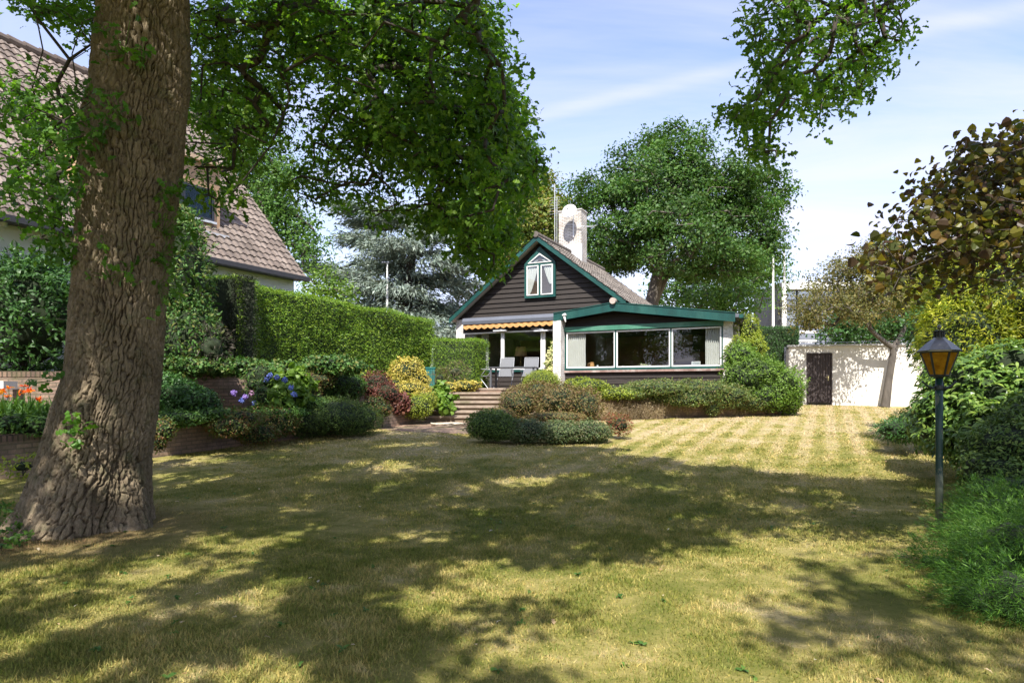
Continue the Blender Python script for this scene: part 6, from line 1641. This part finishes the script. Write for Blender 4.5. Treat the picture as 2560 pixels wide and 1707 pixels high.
bush('potentilla', 'lime topped shrub under the long hedge', [(860, 938, 18.4, 42, 22, 0.5), (900, 945, 18.6, 30, 20, 0.4)], M_YGR, 0.06, 700, ELL, amp=0.3)
bush('cotoneaster', 'yellow and red speckled creeper on the low wall just right of the oak trunk', [(405, 1075, 11.3, 30, 30, 0.2), (398, 1100, 11.25, 18, 26, 0.15)], M_IVR, 0.045, 1300, ELL, up=0.3, droop=0.3, amp=0.3)
bush('low_perennial', 'loose mixed olive planting between hydrangea and rounded shrub', [(790, 952, 16.2, 42, 22, 0.4), (765, 975, 15.9, 36, 20, 0.4), (815, 938, 16.6, 30, 16, 0.4)], M_IVR, 0.07, 500, NARR, up=0.2, amp=0.35)
bush('barberry', 'dark purple brown barberry left of the golden shrub', [(940, 965, 18.0, 40, 34, 0.45), (968, 985, 17.6, 30, 28, 0.35)], M_PUR, 0.045, 1100, ELL, amp=0.3, dirout=True)
bush('golden_shrub', 'tall pale yellow shrub by the far end of the long hedge', [(1018, 930, 20.2, 44, 34, 0.5), (1045, 950, 20.2, 28, 24, 0.4)], M_GLD, 0.055, 850, ELL, amp=0.28)
bush('golden_shrub', 'spreading golden yellow shrub below the taller one', [(1020, 975, 18.8, 56, 20, 0.4), (985, 965, 19, 26, 18, 0.3), (1060, 990, 18.6, 30, 14, 0.3)], M_GLD, 0.05, 900, ELL, amp=0.3)
bush('spirea', 'yellow green mound spilling down beside the steps', [(1044, 1016, 18.0, 36, 30, 0.4), (1072, 1002, 18.3, 20, 20, 0.25)], M_YGR, 0.04, 1400, ELL, amp=0.2)
bush('coral_bells', 'small maroon leaved plant hanging over the short wall', [(1003, 1003, 17.7, 20, 18, 0.2), (990, 1018, 17.6, 13, 12, 0.15), (1020, 1012, 17.7, 10, 10, 0.12)], M_PUR, 0.09, 500, BROAD, droop=0.6, amp=0.3)
bush('low_perennial', 'orange tipped low plant left of the maroon one', [(935, 1010, 17.0, 28, 20, 0.3), (955, 1022, 16.8, 24, 18, 0.25)], M_IVR, 0.05, 900, ELL, amp=0.3)
bush('hosta', 'light green large leaved plant at the left edge of the steps', [(1110, 1000, 18.9, 18, 20, 0.25), (1100, 980, 19.3, 16, 16, 0.25), (1118, 1018, 18.6, 13, 12, 0.18)], M_BRT, 0.15, 230, BROAD, up=0.5, droop=0.4, amp=0.2, outw=0.5)
bush('sedum', 'yellow flowering ground cover at the terrace edge above the steps', [(1160, 965, 20.9, 32, 14, 0.3), (1125, 968, 20.8, 24, 12, 0.3), (1185, 962, 21.0, 16, 11, 0.25)], M_GLD, 0.05, 700, ELL, amp=0.3)
bush('tall_grass', 'feathery brownish perennial before the low square hedge', [(1140, 930, 21.3, 32, 24, 0.3), (1100, 945, 21.2, 22, 22, 0.3)], LM('feathery', [(0.16, 0.13, 0.06), (0.22, 0.17, 0.09), (0.13, 0.16, 0.05)], 0.3), 0.10, 420, NEED, up=0.6, dirout=True, amp=0.3, cscale=0.4)
bush('ball_shrub', 'neat yellow green clipped ball left of the white pier', [(1354, 958, 21.6, 46, 31, 0.55)], M_YGR, 0.032, 3600, ELL, amp=0.05, cscale=0.9, shoots=0.0)
bush('rusty_shrub', 'large rust brown shrub at the right side of the steps', [(1300, 1010, 17.4, 52, 42, 0.6), (1400, 1005, 17.0, 60, 44, 0.6), (1460, 1015, 16.8, 46, 42, 0.5), (1345, 985, 17.6, 50, 30, 0.5)], M_BRN, 0.045, 1150, ELL, up=0.3, dirout=True, amp=0.36, cscale=0.75)
bush('rusty_shrub', 'small tan mound in front of the large rust brown shrub', [(1250, 1035, 15.9, 36, 16, 0.4), (1390, 1042, 15.4, 70, 12, 0.5)], M_BRN, 0.035, 1500, ELL, amp=0.25)
bush('cotoneaster', 'dark evergreen dome at the left end of the round bed', [(1222, 1062, 14.4, 54, 36, 0.5), (1250, 1068, 14.3, 48, 30, 0.5)], M_COT, 0.042, 2200, ELL, up=0.2, amp=0.16)
bush('cotoneaster', 'long low grey green ground cover along the front of the round bed', [(1320, 1078, 14.2, 54, 28, 0.45), (1400, 1080, 14.2, 56, 28, 0.45), (1475, 1080, 14.3, 52, 28, 0.45), (1290, 1075, 14.3, 40, 27, 0.4)], LM('grey_green_leaf', [(0.06, 0.10, 0.035), (0.10, 0.15, 0.055), (0.16, 0.21, 0.08), (0.16, 0.12, 0.06)], 0.25, 0.45, 2.5), 0.038, 2300, ELL, up=0.3, amp=0.2)
bush('red_barberry', 'small reddish shrub at the right end of the round bed', [(1552, 1062, 14.8, 26, 26, 0.25), (1530, 1055, 15.0, 22, 20, 0.25)], M_RED, 0.035, 1500, ELL, amp=0.35, dirout=True, cscale=0.6)
bush('climbing_shrub', 'yellow green shrub growing over the wall top before the dark boards', [(1480, 968, 19.5, 46, 18, 0.4), (1450, 960, 20.2, 40, 16, 0.4), (1540, 985, 19.2, 50, 14, 0.4)], M_YGR, 0.045, 1100, ELL, amp=0.35)
bush('cotoneaster', 'broad cotoneaster hanging over the retaining wall under the glazed extension', [(1640, 972, 19.6, 80, 22, 0.6), (1740, 975, 20.0, 80, 25, 0.6), (1560, 985, 19.4, 60, 16, 0.5), (1700, 995, 19.6, 90, 20, 0.35), (1810, 990, 20.2, 70, 30, 0.6), (1880, 1005, 20.4, 60, 22, 0.4), (1780, 1012, 19.9, 24, 26, 0.2)], LM('bright_cotoneaster_leaf', [(0.07, 0.12, 0.03), (0.11, 0.17, 0.04), (0.17, 0.22, 0.05), (0.20, 0.15, 0.05)], 0.25, 0.45, 1.6, 0.65, 1.3), 0.045, 1200, ELL, up=0.2, droop=0.4, amp=0.38)
# dry hanging stems on the retaining wall
def strands(name, label, u0, u1, v0, v1, Yf, n, mat, cat, ln=0.4, r_=0.004, up_=False):
    p0 = []; p1 = []
    for i in range(n):
        u = rng.uniform(u0, u1); v = rng.uniform(v0, v1); Yd = Yf(u) - rng.uniform(0.03, 0.25)
        a = W(u, v, Yd); l_ = ln * rng.uniform(0.5, 1.3); s_ = 1 if up_ else -1
        m_ = a + np.array([rng.normal() * 0.12, -abs(rng.normal()) * 0.03, s_ * 0.5]) * l_; e_ = m_ + np.array([rng.normal() * 0.2, rng.normal() * 0.08, s_ * 0.5]) * l_
        p0 += [a, m_]; p1 += [m_, e_]
    p0 = np.array(p0); p1 = np.array(p1)
    V, L, T_, A = tubes(p0, p1, np.full(len(p0), r_), np.full(len(p0), r_ * 0.5), 4)
    lf = leaves(np.repeat(p1, 4, 0) + rng.normal(size=(len(p1) * 4, 3)) * 0.04, 0.035, ELL, up=0.1)
    o_ = leafobj(name, [(V, L, T_, A), lf], mat)
    return tag(o_, label, cat)
wallY = lambda u: np.interp(u, [1280, 1500, 1950], [18.7, 19.2, 20.7]) + 0.0
M_DRY = LM('dry_stem', [(0.20, 0.13, 0.08), (0.30, 0.22, 0.13), (0.38, 0.30, 0.18), (0.16, 0.14, 0.06)], 0.2)
strands('dry_creeper', 'dry brown creeper stems hanging down the face of the retaining wall', 1540, 1950, 985, 1012, wallY, 420, M_DRY, 'creeper', 0.33, 0.0035)
strands('dry_weeds', 'straw coloured weeds standing at the foot of the wall behind the red shrub', 1480, 1660, 1042, 1050, lambda u: wallY(u) - 0.15, 420, M_DRY, 'weeds', 0.36, 0.0035, True)
bush('privet', 'big loose green shrub hiding the right corner of the extension', [(1880, 940, 21.0, 72, 50, 0.9), (1950, 965, 20.8, 52, 48, 0.8), (1850, 895, 21.3, 40, 34, 0.6), (1920, 990, 20.6, 60, 36, 0.7), (1960, 1000, 20.8, 40, 32, 0.6)], M_BRT, 0.065, 620, ELL, amp=0.38)
bush('golden_climber', 'loose yellow green climber over the right end of the extension roof', [(1868, 830, 22.4, 30, 42, 0.5), (1850, 870, 22.0, 26, 30, 0.5), (1885, 870, 22.2, 28, 34, 0.5)], M_YGR, 0.06, 560, ELL, amp=0.4, cscale=0.6)
# variegated ivy on the pier
c0 = HF(t_pc[0] - 0.10, -0.12, 1.6)
vi = thing('variegated_ivy', c0, 'cream and green variegated ivy climbing the white centre pier', 'climber')
n_ = 1500; hh = rng.random(n_) * 1.75; P_ = np.array([HF(t_pc[0] - 0.14 + 0.10 * math.sin(h * 4 + 1) + rng.normal() * 0.10 * (1.15 - 0.3 * h), -0.14 + rng.normal() * 0.06, 1.62 + h) for h in hh])
leafobj('foliage', leaves(P_, 0.085, BROAD, up=0.2, out=np.repeat(np.array([[-0.3, -0.9, 0.2]]), n_, 0), outw=1.0, droop=0.6), M_VAR, vi)
b = MB(HF); b.tube([(t_pc[0] - 0.05, -0.05, 1.6), (t_pc[0] - 0.1, -0.08, 2.3), (t_pc[0] - 0.04, -0.07, 3.2)], 0.018, 6); b.build('stem', M_WOOD, vi)
# left bed: daylilies
dl = thing('daylily', W(60, 1085, 10.9), 'orange red daylilies with strappy leaves by the left border', 'flower')
n_ = 900; base = W(60, 1085, 10.9); P_ = base + rng.normal(size=(n_, 3)) * [0.42, 0.25, 0.0] + [0, 0, 0.05]
P_[:, 2] = 0.95 + rng.random(n_) * 0.15
leafobj('strap_leaves', leaves(P_, 0.30, NEED, up=0.0, droop=-0.9, jit=0.3, dirn=norm(rng.normal(size=(n_, 3)) * [0.8, 0.8, 0.05] + [0, 0, 0.8])), M_MID, dl)
M_LILY = LM('orange_red_petal', [(0.55, 0.05, 0.01), (0.75, 0.12, 0.01), (0.85, 0.35, 0.02)], 0.3)
for u, v in ((22, 970), (60, 965), (76, 976), (48, 985), (20, 992), (96, 1000), (70, 980), (8, 975)):
    c = W(u, v, 10.8); b = MB(); b.tube([(c[0] + 0.02, c[1], 1.0), (c[0] + 0.01, c[1], (c[2] + 1) / 2), c], 0.005, 5); b.build('flower_stalk', M_MID, dl)
    P_ = np.repeat(c[None], 10, 0); dn = norm(rng.normal(size=(10, 3)) * [1, 1, 0.4] + [0, 0, 0.5]); leafobj('flower', leaves(P_, 0.062, ELL, up=0.1, droop=0, dirn=dn * 3), M_LILY, dl)
bush('low_perennial', 'leafy green plants in the bed left of the oak', [(30, 1060, 10.4, 60, 26, 0.4), (110, 1065, 10.6, 60, 28, 0.4), (70, 1030, 11.2, 60, 24, 0.3), (170, 1050, 10.8, 40, 30, 0.4)], M_MID, 0.07, 550, ELL, amp=0.35)
bush('young_shrub', 'small yellow green shrub at the foot of the wall left of the oak', [(58, 1165, 9.3, 40, 26, 0.25)], M_YGR, 0.05, 480, ELL, amp=0.4, cscale=0.4, dirout=True)
bush('oak_seedlings', 'weedy seedlings at the left foot of the oak', [(10, 1300, 6.6, 24, 34, 0.15), (50, 1345, 6.4, 16, 12, 0.12), (0, 1360, 6.2, 26, 16, 0.15)], M_MID, 0.055, 420, ELL, amp=0.4, nocore=True)

# right side
M_BARKR = M_WOOD
def conifer(name, label, blobs, mat, leaf, nl, cat='conifer', **k): return bush(name, label, blobs, mat, leaf, nl, NARR, cat=cat, dirout=True, **k)
conifer('golden_conifer', 'large golden green conifer filling the right border behind the lantern', [(2480, 760, 12.5, 150, 170, 1.6), (2400, 850, 12.0, 80, 95, 1.0), (2540, 640, 12.8, 90, 110, 1.2), (2440, 660, 12.8, 60, 70, 0.8), (2390, 780, 12.3, 50, 90, 0.8)], M_THU, 0.085, 900, droop=0.15, amp=0.3, cscale=0.78)
conifer('dark_conifer', 'dark green conifer behind the golden one at the right border', [(2540, 620, 15.0, 90, 120, 1.2), (2330, 830, 15.5, 40, 70, 0.8)], M_DKG, 0.16, 260, amp=0.3)
# rhododendron: whorls of long leaves
rh = thing('rhododendron', W(2440, 1200, 9.5) * [1, 1, 0] + [0, 0, 0.2], 'big light green rhododendron behind the lantern post', 'shrub')
cores = []; parts = []
for (u, v, Yd, ru, rv, rd) in ((2440, 1000, 9.8, 110, 95, 0.9), (2540, 950, 9.6, 100, 90, 0.9), (2390, 1050, 9.9, 80, 90, 0.8), (2345, 1050, 10.6, 50, 75, 0.6), (2480, 1090, 9.3, 100, 90, 0.7), (2580, 1060, 9.0, 80, 120, 0.8), (2375, 940, 10.4, 60, 46, 0.6)):
    c = W(u, v, Yd); k = Yd / F; r_ = np.array([ru * k, rd, rv * k])
    n = int(230 * (r_[0] + r_[2]) ** 2 * 1.6); d = norm(rng.normal(size=(n, 3))); d = d[(d[:, 1] < 0.6)]
    kk = 1 + 0.25 * fbm(d * 2.2 + c, 3, 6) + 0.05 * rng.normal(size=len(d)); Q = c + d * r_ * kk[:, None]; od = norm(norm(d / r_) + [0, 0, 0.35])
    m_ = 9; A_ = rng.random((len(Q), m_)) * 0.5 + np.arange(m_) * 2 * np.pi / m_
    x_ = norm(np.cross(od, rng.normal(size=od.shape))); y_ = np.cross(od, x_)
    dn = norm(np.cos(A_)[..., None] * x_[:, None] + np.sin(A_)[..., None] * y_[:, None] + od[:, None] * rng.uniform(0.0, 0.8, (len(Q), m_, 1))).reshape(-1, 3)
    parts.append(leaves(np.repeat(Q, m_, 0), 0.105, LONG, up=0.9, out=np.repeat(od, m_, 0), outw=1.5, droop=0.1, dirn=dn * 4))
    cores.append(core(c, r_ * 0.84, '', None, None, 0.25))
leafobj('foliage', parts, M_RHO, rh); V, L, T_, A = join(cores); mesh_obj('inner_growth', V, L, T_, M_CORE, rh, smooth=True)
bush('cotoneaster', 'dark small leaved evergreen before the rhododendron at the right border', [(2530, 1130, 7.9, 70, 80, 0.6), (2480, 1180, 7.8, 50, 50, 0.5), (2580, 1060, 8.0, 60, 60, 0.6), (2460, 1130, 8.2, 30, 40, 0.4)], M_COT, 0.045, 1500, ELL, amp=0.3)
bush('low_juniper', 'low dark green shrub spreading on the lawn left of the rhododendron', [(2245, 1075, 12.6, 42, 26, 0.6), (2280, 1062, 12.9, 44, 34, 0.6)], M_DKG, 0.07, 900, NARR, up=0.3, amp=0.3, dirout=True)
bush('low_juniper', 'shaded bush with pale flecked leaves under the dark evergreen', [(2520, 1215, 7.3, 60, 26, 0.4), (2470, 1225, 7.3, 40, 18, 0.3)], M_COT, 0.05, 900, NARR, amp=0.3)
# spreading juniper: arching feathery sprays
ju = thing('juniper', W(2500, 1500, 5.2) * [1, 1, 0] + [0, 0, 0.0], 'feathery bright green spreading juniper in the right foreground', 'shrub')
parts = []; cores = []
for (u, v, Yd, ru, rv, rd) in ((2530, 1290, 6.6, 110, 70, 0.6), (2475, 1345, 6.1, 90, 50, 0.42), (2350, 1402, 5.6, 48, 20, 0.24), (2570, 1380, 5.3, 110, 100, 0.55), (2490, 1430, 5.1, 90, 58, 0.42), (2450, 1500, 4.55, 62, 48, 0.28), (2560, 1500, 4.4, 110, 90, 0.4)):
    c = W(u, v, Yd); k = Yd / F; r_ = np.array([ru * k, rd, rv * k])
    n = int(190 * (r_[0] + rd) * (r_[2] + rd) * 3.2)
    d = norm(rng.normal(size=(n, 3)) + [-0.2, -0.2, 0.25]); Q = c + d * r_ * rng.uniform(0.62, 1.1, (n, 1)) * (1 + 0.55 * fbm(d * 3.5 + c, 3, 4))[:, None]
    sd_ = norm(norm(d / r_) * [1, 1, 0.35] + rng.normal(size=(n, 3)) * 0.25 + [-0.15, -0.1, 0.18])       # spray axis
    m_ = 40; s_ = rng.uniform(0, 1, (n, m_, 1)); ax_ = sd_[:, None]
    Pp = Q[:, None] + ax_ * s_ * 0.24 + np.array([0, 0, -0.10]) * s_ ** 2 + rng.normal(size=(n, m_, 3)) * 0.022 * (1.15 - s_)
    dn = norm(ax_ + rng.normal(size=(n, m_, 3)) * 0.5 * (1.1 - s_))
    parts.append(leaves(Pp.reshape(-1, 3), 0.038, NEED, up=0.3, droop=0.0, dirn=dn.reshape(-1, 3) * 3))
    cores.append(core(c - [0, 0, 0.02], r_ * 0.70, '', None, None, 0.3))
leafobj('foliage', parts, M_JUN, ju); V, L, T_, A = join(cores); V[:, 2] = np.maximum(V[:, 2], 0.01); mesh_obj('inner_growth', V, L, T_, M_CORE, ju, smooth=True)
# fallen leaves
n_ = 170; y = rng.uniform(3.3, 16, n_); x = rng.uniform(-0.75, 0.75, n_) * y; k = inpoly(x, y, LAWN); x, y = x[k], y[k]
P_ = np.stack([x, y, gz(y) + 0.03], 1)
o_ = leafobj('fallen_leaves', leaves(P_, 0.035, OAK_S, up=3.0), LM('dead_leaf', [(0.30, 0.18, 0.08), (0.5, 0.36, 0.2), (0.62, 0.55, 0.42)], 0.2)); tag(o_, 'few dry leaves scattered over the lawn', 'leaves', kind='stuff')

for i_, (x_, y_, h_, lab) in enumerate([(-15.5, 0.5, 8.0, 'unseen tree with a bare lower trunk beyond the left border, for window reflections, nearest the white house'), (-10.5, -3.5, 9.0, 'unseen tree outside the left border behind the viewer, for window reflections'), (-19, -1.0, 9.0, 'farthest unseen tree outside the left border, for window reflections')]):  # unseen trees, added so the extension windows have trunks and leaves to reflect
    o_ = thing('reflected_tree', (x_, y_, -0.1), lab, 'tree', 'unseen trees added for the window reflections')
    c_ = np.array([x_, y_, h_ - 1.8]); tg = blob_points(c_, (3.2, 3.2, 3.8), 170, 0.3)
    tree_wood([((x_, y_, -0.3), 0.32), ((x_ + 0.1, y_, 2.5), 0.26), ((x_, y_ + 0.1, 5.0), 0.22), ((x_, y_, h_), 0.12)], tg, o_, M_GWOOD, 1.0, 0.015, name='trunk', minstart=1)
    P_, out = clumps(tg, 60, 0.6); leafobj('crown', leaves(P_, 0.18, OAK_S, up=0.6, out=out), M_MID, o_)

ys_ = rng.uniform(3.3, 9, 90); xs2 = rng.uniform(-0.7, 0.7, 90) * ys_; k = inpoly(xs2, ys_, LAWN); C_ = np.stack([xs2[k], ys_[k], gz(ys_[k]) + 0.015], 1)
Pw = np.repeat(C_, 8, 0); dn = norm(rng.normal(size=Pw.shape) * [1, 1, 0.1] + [0, 0, 0.3])
tag(leafobj('lawn_weeds', leaves(Pw, 0.032, ELL, up=2.0, droop=-0.1, dirn=dn * 3), M_MID), 'small broad leaved weeds dotted in the short grass', 'weeds', kind='stuff')
hedge('boundary_hedge', 'tall boundary hedge beyond the conifers outside the right border', (9.6, 2.0), (17.5, 22.0), 1.2, 0.0, 3.4, 4.2, M_DKG, 0.14, 260, wav=0.2, side=-1)
